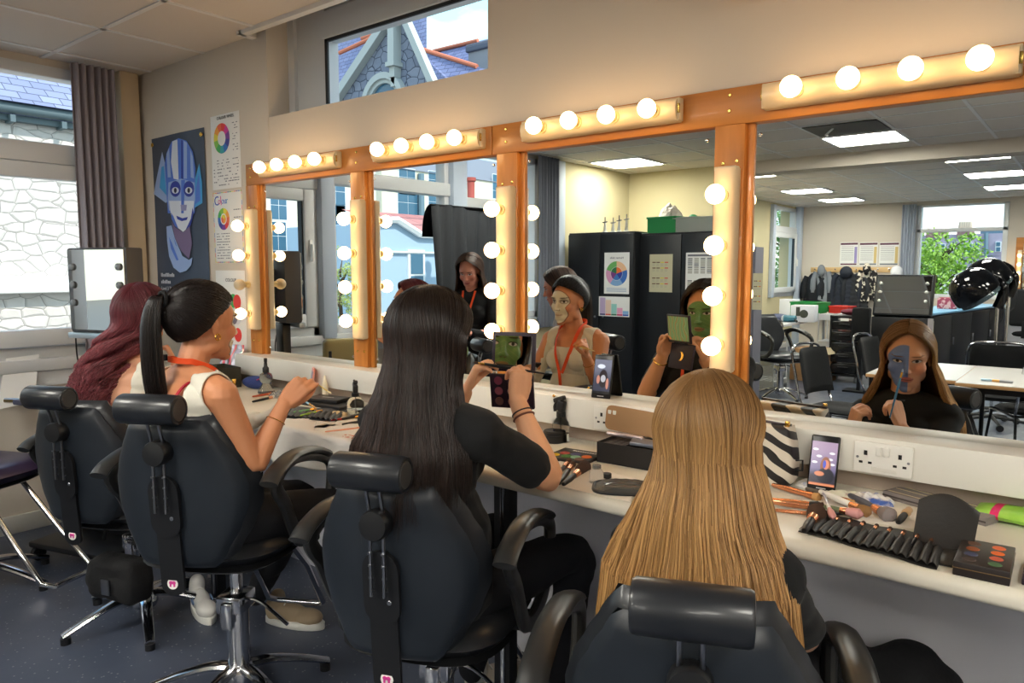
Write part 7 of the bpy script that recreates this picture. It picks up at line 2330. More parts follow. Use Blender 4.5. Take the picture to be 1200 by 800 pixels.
for sx in (-1, 1):
 for sy in (-0.22, 0.07):
  m = MB(); m.cyl((sx * 0.24 - 0.012, sy, 0.035), (sx * 0.24 + 0.012, sy, 0.035), 0.035, n=18); m.box(sx * 0.24 - 0.018, sx * 0.24 + 0.018, sy - 0.01, sy + 0.01, 0.035, 0.075, 0.003); m.build('caster', black_plastic, t)
m = MB(); m.tube(catmull([(-0.20, 0.02, 1.10), (-0.22, 0.04, 0.98), (-0.19, 0.05, 0.875)], 6), 0.004, 6); m.build('cable', black_plastic, t)
m = MB(); m.bm.faces.new([m.bm.verts.new(V(p)) for p in ((0, 0, 0), (0.0, 0.16, 0.01), (0.07, 0.10, -0.24), (0.07, -0.08, -0.26))])
o = m.build('paper_notice', paper, smooth=False); o.location = PX(7, 420, XL + 0.02); sd_ = o.modifiers.new('t', 'SOLIDIFY'); sd_.thickness = 0.002
o.location.y -= 0.0
tag(o, 'pale grey sheet slanting out from the wall below the window', 'paper')
# ================================================================== CUPBOARDS (seen in the mirrors)
ZC = 1.83
def cupboard(label, x0, x1, y, depth, h, doors, name='cupboard'):
 t = thing(name, label, 'cupboard', (x0, y, 0))
 W = x1 - x0
 MB().box(0, W, -depth, -0.02, 0.0, h, 0.004).build('body', black_cupboard, t, smooth=False)
 dw = W / doors
 for i in range(doors):
  d = MB().box(i * dw + 0.004, (i + 1) * dw - 0.004, -0.02, 0.0, 0.05, h - 0.02, 0.003).build('door', black_cupboard, t)
  hx = (i + 1) * dw - 0.05 if i % 2 == 0 else i * dw + 0.05
  MB().lathe([(0, 0.012), (0.010, 0.011), (0.012, 0.004), (0.012, 0)], (hx, 0.0, 0.95), (0, 1, 0), 14).build('lock', dark_chrome, d)
 return t
yA, yB = -4.47, -4.60
xa0, xa1 = -4.54, RY(743, 300, yA).x
cupA = cupboard('tall black double cupboard in the corner with the skills wheel poster', xa0, xa1, yA, 0.45, ZC, 2)
xb0, xb1 = RY(748, 300, yB).x, -2.80
cupB = cupboard('tall black double cupboard carrying the green crate, two timetable sheets on its doors', xb0, xb1, yB, 0.45, ZC - 0.02, 2)
m = MB(); m.box(-2.78, -2.54, yB - 0.2, yB, 0, RY(889, 289, yB).z)
o = m.build('locker', M('grey locker', (104, 104, 114), 0.5), origin=(-2.59, yB, 0), smooth=False); tag(o, 'grey locker beside the black cupboards, half behind the pine post', 'locker')
m = MB(); m.box(-2.765, -2.555, yB, yB + 0.012, 0.05, 1.55, 0.003)
m.build('door', M('grey locker', (104, 104, 114), 0.5), o, origin=(-2.59, yB, 0))
def onplane(label, u0, v0, u1, v1, y, kind, group='sheets on the cupboard doors'):
 a, b = RY(u0, v0, y), RY(u1, v1, y)
 x0, x1 = min(a.x, b.x), max(a.x, b.x); z0, z1 = min(a.z, b.z), max(a.z, b.z)
 O = V(((x0 + x1) / 2, y + 0.0015, (z0 + z1) / 2)); w, h = (x1 - x0) / 2, (z1 - z0) / 2
 t = thing('notice', label, 'poster', O, 0, group)
 MB().box(-w, w, -0.0015, 0.0005, -h, h).build('sheet', paper if kind != 'tan' else M('cream paper', (196, 190, 160), 0.7), t, smooth=False)
 yy = 0.0012
 def pw(m, pts, mi=0, dy=0.0):
  tt = bmesh.new(); f = tt.faces.new([tt.verts.new((p[0], yy + dy, p[1])) for p in pts]); f.normal_update()
  if f.normal.y < 0: f.normal_flip()
  m._merge(tt, mi)
 m = MB()
 if kind == 'wheel':
  oc = [(236, 190, 150), (60, 110, 190), (130, 170, 214), (214, 150, 190), (110, 176, 100)]
  ic = [(236, 120, 60), (50, 60, 150), (60, 120, 190), (120, 60, 130), (50, 110, 70)]
  cols = [M('skill %s' % (c,), c, 0.6) for c in oc + ic]
  n = 5; R = w * 0.86; cz = -h * 0.02
  for ring, (r0, r1) in enumerate(((0.55 * R, R), (0.0, 0.53 * R))):
   for i in range(n):
    b0, b1 = PI / 2 - 2 * PI * i / n, PI / 2 - 2 * PI * (i + 1) / n
    pts = [(r1 * math.cos(b0 + (b1 - b0) * j / 5), cz + r1 * math.sin(b0 + (b1 - b0) * j / 5)) for j in range(6)]
    pts += [(r0 * math.cos(b0 + (b1 - b0) * j / 5), cz + r0 * math.sin(b0 + (b1 - b0) * j / 5)) for j in range(5, -1, -1)] if r0 else [(0, cz)]
    pw(m, pts, ring * 5 + i)
  m.build('wheel', cols, t, recalc=False)
  text_mesh('heading', 'Human skills', h * 0.15, M('navy print', (40, 44, 90), 0.6), basis(V((0, 0.002, h * 0.74)), (-1, 0, 0), (0, 0, 1)), t)
  m = MB()
  for k in range(3): pw(m, [(-w * .8, -h * (.72 + .07 * k)), (w * .8, -h * (.72 + .07 * k)), (w * .8, -h * (.75 + .07 * k)), (-w * .8, -h * (.75 + .07 * k))])
  m.build('print', M('pale blue print', (150, 170, 200), 0.6), t, recalc=False)
 elif kind == 'bars':
  cc = [(190, 170, 206), (230, 200, 180), (150, 206, 200), (226, 160, 190), (130, 176, 220)]
  dd = [(70, 60, 120), (214, 90, 60), (50, 120, 90), (200, 50, 100), (40, 90, 180)]
  hs = (1.0, 0.86, 0.62, 0.38, 0.2)
  for i in range(5):
   xx0 = w * 0.94 - (i + 1) * w * 0.376; xx1 = xx0 + w * 0.36
   xx0, xx1 = -xx1 * -1 - 0, xx0 + w * 0.36
   xx0 = w * 0.94 - (i + 1) * w * 0.376
   xx0m, xx1m = -(xx0 + w * 0.36), -xx0
   pw(m, [(xx0m, -h * 0.72), (xx1m, -h * 0.72), (xx1m, -h * 0.72 + hs[i] * h * 1.6), (xx0m, -h * 0.72 + hs[i] * h * 1.6)], i)
   pw(m, [(xx0m, -h * 0.9), (xx1m, -h * 0.9), (xx1m, -h * 0.74), (xx0m, -h * 0.74)], 5 + i)
  m.build('bars', [M('bar %s' % (c,), c, 0.6) for c in cc + dd], t, recalc=False)
 else:
  rr = random.Random(int(u0))
  if kind == 'tan':
   for rz_ in (0.55, 0.25, -0.28, -0.58):
    for k, c in enumerate((0, 0, 1, 2)):
     x = w * 0.75 - k * w * 0.36
     pw(m, [(-x, h * rz_), (-x + w * 0.3, h * rz_), (-x + w * 0.3, h * (rz_ + 0.05)), (-x, h * (rz_ + 0.05))], (0, 0, 2, 1)[k])
     for q in range(3): pw(m, [(-x, h * (rz_ - 0.06 - q * 0.05)), (-x + w * 0.22, h * (rz_ - 0.06 - q * 0.05)), (-x + w * 0.22, h * (rz_ - 0.045 - q * 0.05)), (-x, h * (rz_ - 0.045 - q * 0.05))], 3)
   m.build('print', [M('brown print', (96, 60, 50), .6), M('red print', (206, 60, 50), .6), M('yellow print', (216, 200, 60), .6), M('soft grey print', (160, 160, 150), .6)], t, recalc=False)
  elif kind == 'table':
   for cx in range(5):
    for blk in (0.12, -0.82):
     x = -w * 0.88 + cx * w * 0.36
     for q in range(9):
      pw(m, [(x, h * (blk + q * 0.075)), (x + w * 0.26, h * (blk + q * 0.075)), (x + w * 0.26, h * (blk + q * 0.075 + 0.05)), (x, h * (blk + q * 0.075 + 0.05))], rr.choice((0, 1, 1)))
   pw(m, [(-w * .9, h * .84), (w * .9, h * .84), (w * .9, h * .92), (-w * .9, h * .92)], 0)
   m.build('print', [M('slate print', (110, 112, 120), .6), M('soft grey print', (170, 170, 168), .6)], t, recalc=False)
  elif kind == 'clothes':
   pw(m, [(-w * .95, h * .78), (w * .95, h * .78), (w * .95, h * .95), (-w * .95, h * .95)], 0)
   for q in range(8):
    pw(m, [(-w * .85, h * (.6 - q * .16)), (w * .5, h * (.6 - q * .16)), (w * .5, h * (.63 - q * .16)), (-w * .85, h * (.63 - q * .16))], 1)
   pw(m, [(w * .6, -h * .8), (w * .9, -h * .8), (w * .9, h * .6), (w * .6, h * .6)], 2 if u0 > 1000 else 3)
   pw(m, [(-w * .9, -h * .95), (w * .9, -h * .95), (w * .9, -h * .82), (-w * .9, -h * .82)], 0 if u0 < 1000 else 1)
   m.build('print', [M('plum print', (92, 50, 70), .6), M('slate print', (110, 112, 120), .6), M('sand print', (206, 180, 120), .6), M('lilac print', (150, 140, 190), .6)], t, recalc=False)
 return t
onplane('white sheet with a coloured two ring wheel on the corner cupboard door', 709, 296, 737.5, 344.5, yA, 'wheel')
onplane('white landscape sheet of five pastel bars below the two ring wheel', 702.5, 347, 738, 371.5, yA, 'bars')
onplane('cream sheet with four rows of red and yellow headings on a black cupboard door', 762, 298, 788, 342.5, yB, 'tan')
onplane('large pale timetable sheet partly hidden by bulbs and a painted face', 804.5, 296, 845, 352, yB, 'table')
onplane('tan printed table stuck on the grey locker beside the pine post', 883, 320, 893, 363, yB + 0.0115, 'tan')
for i, (u, hgt) in enumerate(((709.5, 0.17), (719, 0.16), (726, 0.18), (734.5, 0.19))):
 p = RY(u, 268, -4.70)
 t = thing('clamp_stand', ['leftmost white clamp stand of the four on the corner cupboard', 'second white clamp stand from the window on the corner cupboard', 'third white clamp stand from the window on the corner cupboard', 'white clamp stand nearest the green crate'][i], 'stand', (p.x, -4.70, ZC), 0, 'white clamp stands on the cupboard')
 MB().lathe([(0, 0), (0.036, 0), (0.036, 0.008), (0.020, 0.02), (0.014, 0.06), (0.010, hgt - 0.06)], n=18).build('cone', M('grey white plastic', (206, 208, 206), 0.4), t)
 m = MB(); m.cyl((0, 0, hgt - 0.07), (0, 0, hgt), 0.006, n=10); m.cyl((-0.03, 0, hgt - 0.055), (0.03, 0, hgt - 0.05), 0.006, n=10); m.build('clamp', M('steel grey', (120, 122, 126), 0.4, 0.6), t)
def crate(name, label, c, w, d, h, mat, rz=0.0, cat='crate', zb=0.0):
 t = thing(name, label, cat, c, rz)
 m = MB()
 def wl(m, w, d, h, th=0.004):
  for s in (-1, 1):
   m.box(s * w - th, s * w + th, -d, d, 0, h); m.box(-w, w, s * d - th, s * d + th, 0, h)
  m.box(-w, w, -d, d, 0, 0.006)
 wl(m, w, d, h)
 m.build('tub', mat, t, smooth=False)
 m = MB()
 for s in (-1, 1):
  m.box(s * w - 0.012, s * w + 0.012, -d - 0.012, d + 0.012, h - 0.02, h, 0.003); m.box(-w - 0.012, w + 0.012, s * d - 0.012, s * d + 0.012, h - 0.02, h, 0.003)
 m.build('rim', mat, t)
 return t
green_p = M('green plastic', (26, 132, 66), 0.4)
a, b = RY(762, 270, -4.75), RY(799, 270, -4.75)
zB = ZC - 0.02
crate('plastic_crate', 'green plastic crate on top of the black cupboards with foil heap on it', ((a.x + b.x) / 2, -4.80, zB), abs(b.x - a.x) / 2 - 0.02, 0.13, 0.165, green_p, 0.05)
m = MB()
def heap(u, v):
 a_ = u * 2 * PI; k = v
 x, y = 0.13 * k * math.cos(a_), 0.10 * k * math.sin(a_)
 return V((x, y, 0.13 * (1 - k ** 2.2) + 0.06 * noise.noise(V((x * 22, y * 22, 1))) * (1 - k ** 4)))
m.surf(heap, 36, 14, closed_u=True); o = m.build('foil_heap', M('crumpled silver film', (196, 188, 176), 0.3, 0.35, bump=(40, 0.8, 0.02)), recalc=False, angle=25)
o.location = ((a.x + b.x) / 2 + 0.03, -4.80, zB + 0.165 - 0.002); tag(o, 'crumpled silvery film heaped on the green crate', 'film')
a, b = RY(792, 268, -4.75), RY(846, 268, -4.75)
tb = crate('plastic_crate', 'clear plastic tub beside the green crate on the black cupboards', ((a.x + b.x) / 2, -4.80, zB), abs(b.x - a.x) / 2 - 0.02, 0.13, 0.15, M('frosted clear plastic', (200, 204, 196), 0.4, trans=0.5), 0.0)
m = MB(); m.ell((0, 0, 0.075), (0.14, 0.10, 0.07), n=20); m.ell((-0.08, 0, 0.13), (0.05, 0.05, 0.045), n=16); o = m.build('carrier_bag', M('pale green bag', (80, 160, 110), 0.5, bump=(30, .5, .02))); o.location = ((a.x + b.x) / 2 + 0.0, -4.80, zB + 0.008)
m = MB(); m.box(-0.03, 0.03, 0.098, 0.104, 0.06, 0.11); m.build('printed_square', M('dark print', (60, 66, 60), .6), o, smooth=False)
tag(o, 'pale green carrier bag inside the clear tub on the cupboards', 'bag')
xc = -4.22
y0, y1 = RX(503, 250, xc).y, RX(606, 262, xc).y
zt0 = RX(520, 243, xc).z; zt1 = RX(585, 248, xc).z
t = thing('hanging_cloth', 'large black cloth hung over a rail in front of the window', 'cloth', (xc, y0, 0))
m = MB()
def cl(u, v):
 y = (y1 - y0) * u
 zt = zt0 + (zt1 - zt0) * u
 fold = 0.03 * math.sin(u * 22 + 1.2 * math.sin(v * 2)) * v + 0.015 * math.sin(u * 47)
 sag = 0.02 * math.sin(u * PI * 3)
 return V((0.03 + fold + 0.06 * v * (1 - u), y + 0.05 * (v - 0.5) * math.sin(u * 3), zt + sag * (1 - v) - v * (zt - 0.95)))
m.surf(cl, 60, 24, 0.006); m.build('cloth', M('black cloth', (26, 30, 36), 0.75, bump=(40, .3, .01)), t)
m = MB(); m.surf(lambda u, v: V((0.03 - 0.10 * math.sin(v * PI / 2), (y1 - y0) * u, zt0 + (zt1 - zt0) * u + 0.012 - 0.25 * v * v)), 30, 8, 0.006); m.build('cloth_fold', M('black cloth', (26, 30, 36), 0.75), t)
m = MB(); m.cyl((0, -0.05 + (y1 - y0) * 0.0, zt0 - 0.02), (0, (y1 - y0) * 1.02, zt1 - 0.02), 0.012, n=12)
for yy in (-0.12, (y1 - y0) * 0.98): m.cyl((0, yy, 0.02), (0, yy, zt0 - 0.02), 0.012, n=12); m.box(-0.2, 0.2, yy - 0.015, yy + 0.015, 0, 0.02)
m.build('rail', black_metal, t)
# ================================================================== FAR ROOM FURNITURE
def stack_chair(label, loc, rz, group='black padded stacking chairs'):
 t = thing('stacking_chair', label, 'chair', loc, rz, group)
 m = MB(); pillow_seat(m, 0.215, -0.20, 0.22, 0.425, 0.475); m.build('seat', black_fabric, t)
 m = MB()
 def bk(s):
  def f(u, v):
   a = 2 * u - 1
   e = max(0, 1 - abs(a) ** 8) ** 0.5 * max(0, 1 - abs(2 * v - 1) ** 8) ** 0.5
   w = 0.20 - 0.02 * v ** 6
   return V((a * w, -0.215 - 0.07 * v + 0.05 * a * a + s * 0.016 * e, 0.54 + 0.33 * v))
  return f
 m.surf(bk(1), 18, 14); m.surf(bk(-1), 18, 14); bmesh.ops.remove_doubles(m.bm, verts=m.bm.verts, dist=0.001)
 m.build('backrest', black_fabric, t)
 MB().tube(catmull([(-0.205, -0.17, 0.44), (-0.215, -0.21, 0.52), (-0.215, -0.25, 0.70), (-0.205, -0.285, 0.83), (-0.15, -0.30, 0.885), (0, -0.33, 0.895), (0.15, -0.30, 0.885), (0.205, -0.285, 0.83), (0.215, -0.25, 0.70), (0.215, -0.21, 0.52), (0.205, -0.17, 0.44)], 4), 0.010, 8).build('back_frame', chrome, t)
 m = MB(); m.tube([(-0.21, -0.18, 0.43), (0.21, -0.18, 0.43), (0.21, 0.18, 0.43), (-0.21, 0.18, 0.43)], 0.009, 8, closed=True); m.build('seat_frame', black_metal, t)
 for sx in (-1, 1):
  for y0_, y1_ in ((0.17, 0.24), (-0.17, -0.26)):
   MB().tube([(sx * 0.20, y0_, 0.43), (sx * 0.215, (y0_ + y1_) / 2, 0.2), (sx * 0.225, y1_, 0.01)], 0.0095, 8).build('leg', black_metal, t)
 return t
s1 = stack_chair('black padded chair nearest the mirrors, side on, left of the tables', (-1.44, -3.45, 0), math.radians(-78))
dup(s1, (-1.32, -4.62, 0), math.radians(-82), 'black padded chair behind the first, against the table end')
dup(s1, (-0.62, -4.85, 0), math.radians(178), 'black padded chair behind the two joined tables')
dup(s1, (-0.02, -4.90, 0), math.radians(170), 'black padded chair at the right hand edge, beyond the tables')
p = RZ(1190, 474, 0.46); dup(s1, (p.x + 0.12, p.y + 0.10, 0), math.radians(150), 'black seat cut off in the mirror\'s lower right corner')
def table(label, x0, x1, y0, y1, z=0.74):
 c = ((x0 + x1) / 2, (y0 + y1) / 2, 0); w, d = (x1 - x0) / 2, abs(y1 - y0) / 2
 t = thing('table', label, 'table', c, 0, 'classroom tables')
 m = MB(); m.box(-w, w, -d, d, z - 0.003, z); m.build('top_surface', M('white beige table top', (206, 202, 198), 0.22), t, smooth=False)
 MB().box(-w - 0.002, w + 0.002, -d - 0.002, d + 0.002, z - 0.025, z - 0.003, 0.003).build('tabletop', M('beech edge', (206, 160, 110), 0.4), t)
 m = MB()
 for s in (-1, 1): m.box(-w + 0.04, w - 0.04, s * (d - 0.05) - 0.012, s * (d - 0.05) + 0.012, z - 0.065, z - 0.025); m.box(s * (w - 0.05) - 0.012, s * (w - 0.05) + 0.012, -d + 0.04, d - 0.04, z - 0.065, z - 0.025)
 m.build('rails', black_metal, t)
 for sx in (-1, 1):
  for sy in (-1, 1):
   MB().cyl((sx * (w - 0.05), sy * (d - 0.05), 0), (sx * (w - 0.05), sy * (d - 0.05), z - 0.03), 0.015, n=12).build('leg', black_metal, t)
 return t
table('pale topped classroom table with beech edge behind the blonde woman\'s reflection', -1.25, -0.715, -4.22, -3.28)
table('pale topped classroom table joined on the right of the first', -0.71, 0.45, -4.22, -3.20)
p = RZ(1165, 447, 0.74)
t = thing('makeup_brush', 'white and blue tube with orange middle lying on the right table', 'tube', (p.x, p.y, 0.748)); m = MB(); m.cyl((-0.07, 0, 0), (-0.01, 0.0, 0), 0.008, n=10); m.build('blue_end', M('pale blue plastic', (170, 200, 220), .4), t)
MB().cyl((-0.01, 0, 0), (0.03, 0.004, 0), 0.008, n=10).build('orange_part', M('orange tip', (230, 170, 90), .5), t); MB().cyl((0.03, 0.004, 0), (0.10, 0.01, 0), 0.008, n=10).build('grey_end', M('grey plastic', (150, 150, 156), .5), t)
_c = make_chair('black salon chair with ring arms near the white desk in the far room', (-2.80, -6.15, 0), math.radians(-60), -0.04, 0.4, group='black salon chairs in the far room', foot=False, sticker=False)
for _o in list(_c.children):
 if _o.name.split('.')[0] in ('headrest', 'headrest_rod', 'notched_rod', 'knob', 'back_bracket'):
  for _q in list(_o.children): bpy.data.objects.remove(_q)
  bpy.data.objects.remove(_o)
a, b = RY(1021, 366, -6.8), RY(1090, 366, -6.8)
t = thing('mirror_station', 'mobile black makeup station with tilted bulb mirror behind the blonde reflection', 'mirror station', ((a.x + b.x) / 2, -6.85, 0), 0.0)
Wm = abs(b.x - a.x) / 2
R = Matrix.Translation((0, 0, 0.94)) @ Matrix.Rotation(math.radians(14), 4, 'X')
def tb_(m): m.bm.transform(R); return m
tb_(MB().box(-Wm, Wm, -0.10, 0.0, 0, 0.46, 0.008)).build('mirror_case', black_metal, t)
tb_(MB().box(-Wm + 0.02, Wm - 0.02, 0.0, 0.004, 0.02, 0.44)).build('mirror', mirror_mat, t, smooth=False)
for s in (-1, 1):
 for i in range(3): tb_(MB().ell((s * (Wm - 0.06), 0.02, 0.36 - 0.10 * i), 0.018, n=14)).build('bulb', M('frosted white bulb', (214, 214, 206), 0.3), t)
MB().box(-Wm, Wm, -0.12, 0.02, 0.50, 0.92, 0.006).build('cabinet', black_metal, t)
m = MB(); m.box(-Wm - 0.03, Wm, -0.05, 0.30, 0.58, 0.62, 0.005); m.build('shelf', black_metal, t)
m = MB(); m.box(-Wm, -Wm + 0.06, -0.1, 0.0, 0.08, 0.5); m.box(Wm - 0.06, Wm, -0.1, 0.0, 0.08, 0.5); m.box(-Wm, Wm, -0.25, 0.2, 0.05, 0.09, 0.01); m.build('frame', black_metal, t)
m = MB(); m.box(Wm - 0.02, Wm + 0.03, 0.0, 0.03, 0.55, 0.92); m.build('side_bar', M('silver handle', (200, 200, 206), .3, .8), t)
for s in (-1, 1): MB().cyl((s * (Wm - 0.03) - 0.012, 0.15, 0.035), (s * (Wm - 0.03) + 0.012, 0.15, 0.035), 0.035, n=16).build('caster', black_plastic, t)
p = RY(1010, 370, -7.2)
t = thing('tool_bag', 'black soft case hanging beside the far mirror station', 'bag', (p.x, -7.2, 0)); m = MB(); m.box(-0.10, 0.10, -0.06, 0.06, 0.62, 1.0, 0.03, 3); m.build('body', black_fabric, t); m = MB(); m.box(-0.02, 0.02, -0.02, 0.02, 0.02, 0.65); m.box(-.15, .15, -.12, .12, 0, .02); m.build('stand', black_metal, t)
t = thing('drawer_trolley', 'black salon trolley with stacked drawers and castors in the far room', 'trolley', (-2.58, -8.0, 0))
m = MB()
for s in (-1, 1): m.box(s * 0.17 - 0.008, s * 0.17 + 0.008, -0.16, 0.16, 0.09, 0.84)
m.box(-0.18, 0.18, -0.17, 0.17, 0.82, 0.86, 0.008); m.box(-0.18, 0.18, -0.17, 0.17, 0.08, 0.10); m.build('frame', black_plastic, t)
for i in range(5):
 d = MB().box(-0.155, 0.155, -0.14, 0.165, 0.12 + i * 0.138, 0.235 + i * 0.138, 0.012, 3).build('drawer', M('gloss black drawer', (24, 25, 28), 0.25), t)
 MB().tube([(-0.06, 0.168, 0.20 + i * 0.138), (-0.05, 0.18, 0.20 + i * 0.138), (0.05, 0.18, 0.20 + i * 0.138), (0.06, 0.168, 0.20 + i * 0.138)], 0.004, 6).build('handle', black_plastic, d)
MB().box(-0.05, 0.05, 0.168, 0.172, 0.79, 0.825).build('label', paper, t, smooth=False)
for sx in (-1, 1):
 for sy in (-1, 1): MB().cyl((sx * 0.15 - 0.012, sy * 0.13, 0.04), (sx * 0.15 + 0.012, sy * 0.13, 0.04), 0.04, n=16).build('caster', M('grey castor', (90, 92, 96), .4), t)
m = MB(); m.ell((0.0, 0, 0.04), (0.13, 0.10, 0.04), n=16); o = m.build('folded_cloth', M('maroon cloth', (110, 44, 60), 0.9, bump=(30, .6, .02))); o.location = (-2.55, -8.0, 0.861); tag(o, 'maroon cloth lying on the drawer trolley', 'cloth')
def wire_cart(label, c, w, d, h, mat, shelves=3, name='wire_trolley'):
 t = thing(name, label, 'trolley', c)
 m = MB()
 for sx in (-1, 1):
  for sy in (-1, 1): m.cyl((sx * w, sy * d, 0.06), (sx * w, sy * d, h), 0.010, n=8)
 for k in range(shelves):
  z = 0.12 + (h - 0.14) * k / (shelves - 1)
  m.tube([(-w, -d, z), (w, -d, z), (w, d, z), (-w, d, z)], 0.008, 6, closed=True)
 m.build('frame', mat, t)
 for k in range(shelves):
  z = 0.12 + (h - 0.14) * k / (shelves - 1)
  m = MB()
  for i in range(7): x = -w + 2 * w * i / 6; m.cyl((x, -d, z - 0.002), (x, d, z - 0.002), 0.003, n=5)
  for s in (-1, 1): m.box(-w, w, s * d - 0.003, s * d + 0.003, z - 0.07, z)
  m.build('shelf', mat, t)
 for sx in (-1, 1):
  for sy in (-1, 1): MB().cyl((sx * w - 0.01, sy * d, 0.03), (sx * w + 0.01, sy * d, 0.03), 0.03, n=12).build('caster', M('grey castor', (90, 92, 96), .4), t)
 return t
wmetal = M('white coated wire', (206, 208, 210), 0.4)
wire_cart('white wire trolley with patterned clothes on top, next to the pine post', (-3.18, -6.75, 0), 0.17, 0.22, 0.66, wmetal)
m = MB(); m.ell((0, 0, 0.08), (0.19, 0.24, 0.10), n=22); m.ell((0.10, 0.08, 0.06), (0.10, 0.15, 0.09), n=18)
m.bm.transform(Matrix.Translation((-3.18, -6.75, 0.665)))
t = thing('clothes_pile', 'pile of dark patterned clothes on the white wire trolley', 'clothes', (-3.18, -6.75, 0.665))
cloth_from(m, 'pile', M('patterned cloth', (40, 36, 34), 0.9, var=((120, 110, 100), 26.0, 0.55, 0.6)), t, 0.012, 3, 0.03, 2.0, 9.0)
wire_cart('white wire trolley left of the drawer trolley', (-2.90, -8.35, 0), 0.09, 0.2, 0.86, wmetal)
t = thing('desk', 'white desk under the side window loaded with boxes and crates', 'desk', (-3.55, -8.3, 0))
MB().box(-0.60, 0.36, -1.10, 1.10, 0.71, 0.745, 0.006).build('desktop', M('white desk top', (214, 214, 216), 0.35), t)
for sx, sy in ((-0.55, -1.0), (0.30, -1.0), (0.30, 1.0), (-0.55, 1.0)): MB().cyl((sx, sy, 0), (sx, sy, 0.71), 0.02, n=12).build('leg', M('grey white legs', (190, 192, 196), .4), t)
def bxo(name, label, cat, c, s, mat, rz=0.0, extra=None):
 t = thing(name, label, cat, c, rz); MB().cbox((0, 0, s[2] / 2), s, 0.004).build('body', mat, t)
 if extra: extra(t)
 return t
wb = M('white box card', (210, 214, 224), 0.6)
p = RZ(925, 368, 0.75); bxo('carton', 'tall white product carton on the white desk', 'box', (p.x, p.y, 0.7455), (0.22, 0.22, 0.24), wb, 0.2)
p = RZ(938, 376, 0.75)
def ex(t):
 m = MB(); m.lathe([(0, 0.002), (0.05, 0.002), (0.055, 0)], (0.02, 0.131, 0.11), (0, 1, 0), 20); m.box(-0.08, -0.03, 0.13, 0.132, 0.08, 0.2); m.build('picture', M('dark print', (60, 66, 60), .6), t)
bxo('carton', 'white carton printed with a dark appliance, in front on the white desk', 'box', (p.x + 0.05, p.y, 0.7455), (0.30, 0.26, 0.22), wb, -0.1, ex)
p = RZ(928, 377, 0.745)
t = thing('hair_dryer', 'teal hair dryer lying in front of the white cartons', 'hair dryer', (p.x, p.y + 0.12, 0.7455)); MB().cyl((-0.06, 0, 0.05), (0.09, 0, 0.05), 0.045, n=18).build('barrel', M('teal plastic', (50, 110, 130), .35), t); m = MB(); m.tube([(0.05, 0, 0.05), (0.12, 0.05, 0.02)], 0.016, 8); m.build('handle', black_plastic, t); MB().cyl((-0.09, 0, 0.05), (-0.06, 0, 0.05), 0.035, 0.046, n=18).build('nozzle', M('silver nozzle', (180, 190, 200), .3, .5), t)
p = RZ(944, 372, 0.75)
crate('plastic_crate', 'green open crate on the white desk in front of the coats', (p.x + 0.02, -8.95, 0.7455), 0.21, 0.16, 0.23, green_p, 0.3)
crate('plastic_crate', 'red open crate beside the green one on the desk', (p.x + 0.44, -9.05, 0.7455), 0.13, 0.12, 0.18, M('red plastic', (206, 44, 36), 0.4), 0.2)
p = RZ(912, 376, 0.75); m = MB(); m.ell((0, 0, 0.05), (0.16, 0.12, 0.055), n=18); o = m.build('folded_towel', M('blue grey towel', (84, 92, 120), 0.9, bump=(30, .5, .02))); o.location = (p.x, p.y, 0.7455); tag(o, 'blue grey towels heaped at the left end of the white desk', 'towels')
t = bxo('cardboard_box', 'open brown cardboard box on the floor under the white desk', 'box', (-2.95, -7.85, 0), (0.42, 0.42, 0.42), M('brown cardboard', (172, 134, 96), 0.8), 0.2)
MB().cbox((0.24, 0.1, 0.40), (0.10, 0.3, 0.004), 0, 1, (0, 0.9, 0)).build('flap', M('pale cardboard', (200, 184, 150), .8), t)
a, b = RY(950, 316, YB + 0.03), RY(1048, 316, YB + 0.03)
t = thing('coat_rail', 'pine coat rail with pegs on the far wall', 'coat rail', ((a.x + b.x) / 2, YB, a.z)); W2 = abs(b.x - a.x) / 2
MB().box(-W2, W2, 0, 0.02, -0.045, 0.045, 0.003).build('board', M('pale pine', (206, 172, 120), 0.5), t)
for i in range(8): MB().tube([(-W2 + 0.08 + i * (2 * W2 - 0.16) / 7, 0.02, 0), (-W2 + 0.08 + i * (2 * W2 - 0.16) / 7, 0.07, 0.02)], 0.008, 8).build('peg', dark_chrome, t)
def coat(label, u, vtop, vbot, w, mat, seed, hood=False, puff=0.0):
 p = RY(u, vtop, YB + 0.14); q = RY(u, vbot, YB + 0.14)
 t = thing('coat', label, 'coat', (p.x, YB + 0.14, p.z)); H_ = p.z - q.z
 m = MB()
 def fn(a_, v):
  an = a_ * 2 * PI
  ww = w * (0.25 + 0.75 * min(1, v * 3.2) ** 0.7); dd = 0.075 * (0.5 + 0.5 * v)
  fo = 1 + 0.16 * math.sin(an * 7 + seed) * v + (puff * math.sin(v * 50) if puff else 0)
  return V((math.cos(an) * ww * fo, math.sin(an) * dd * fo, -v * H_ + 0.02 * math.sin(an * 3 + seed) * v))
 m.surf(fn, 56, 30, closed_u=True); m.build('body', mat, t)
 for s in (-1, 1): MB().tube(catmull([(s * w * 0.75, 0, -0.06), (s * w * 1.02, 0.02, -0.2), (s * w * 1.05, 0.03, -H_ * 0.75)], 6), [0.05] * 6 + [0.055] * 5 + [0.04] * 2, 10).build('sleeve', mat, t)
 if hood: MB().ell((0, 0.07, -0.03), (w * 0.5, 0.05, 0.11), n=18).build('hood', mat, t)
 return t
navy = M('dark navy coat', (24, 30, 44), 0.7, bump=(20, .3, .02)); blk = M('black coat', (22, 24, 28), 0.85)
coat('black coat on the first peg beside the side window', 954, 320, 360, 0.16, blk, 1)
coat('grey hooded top hanging over the black coat', 964, 315, 352, 0.14, M('grey jersey', (122, 126, 132), 0.9), 2, True)
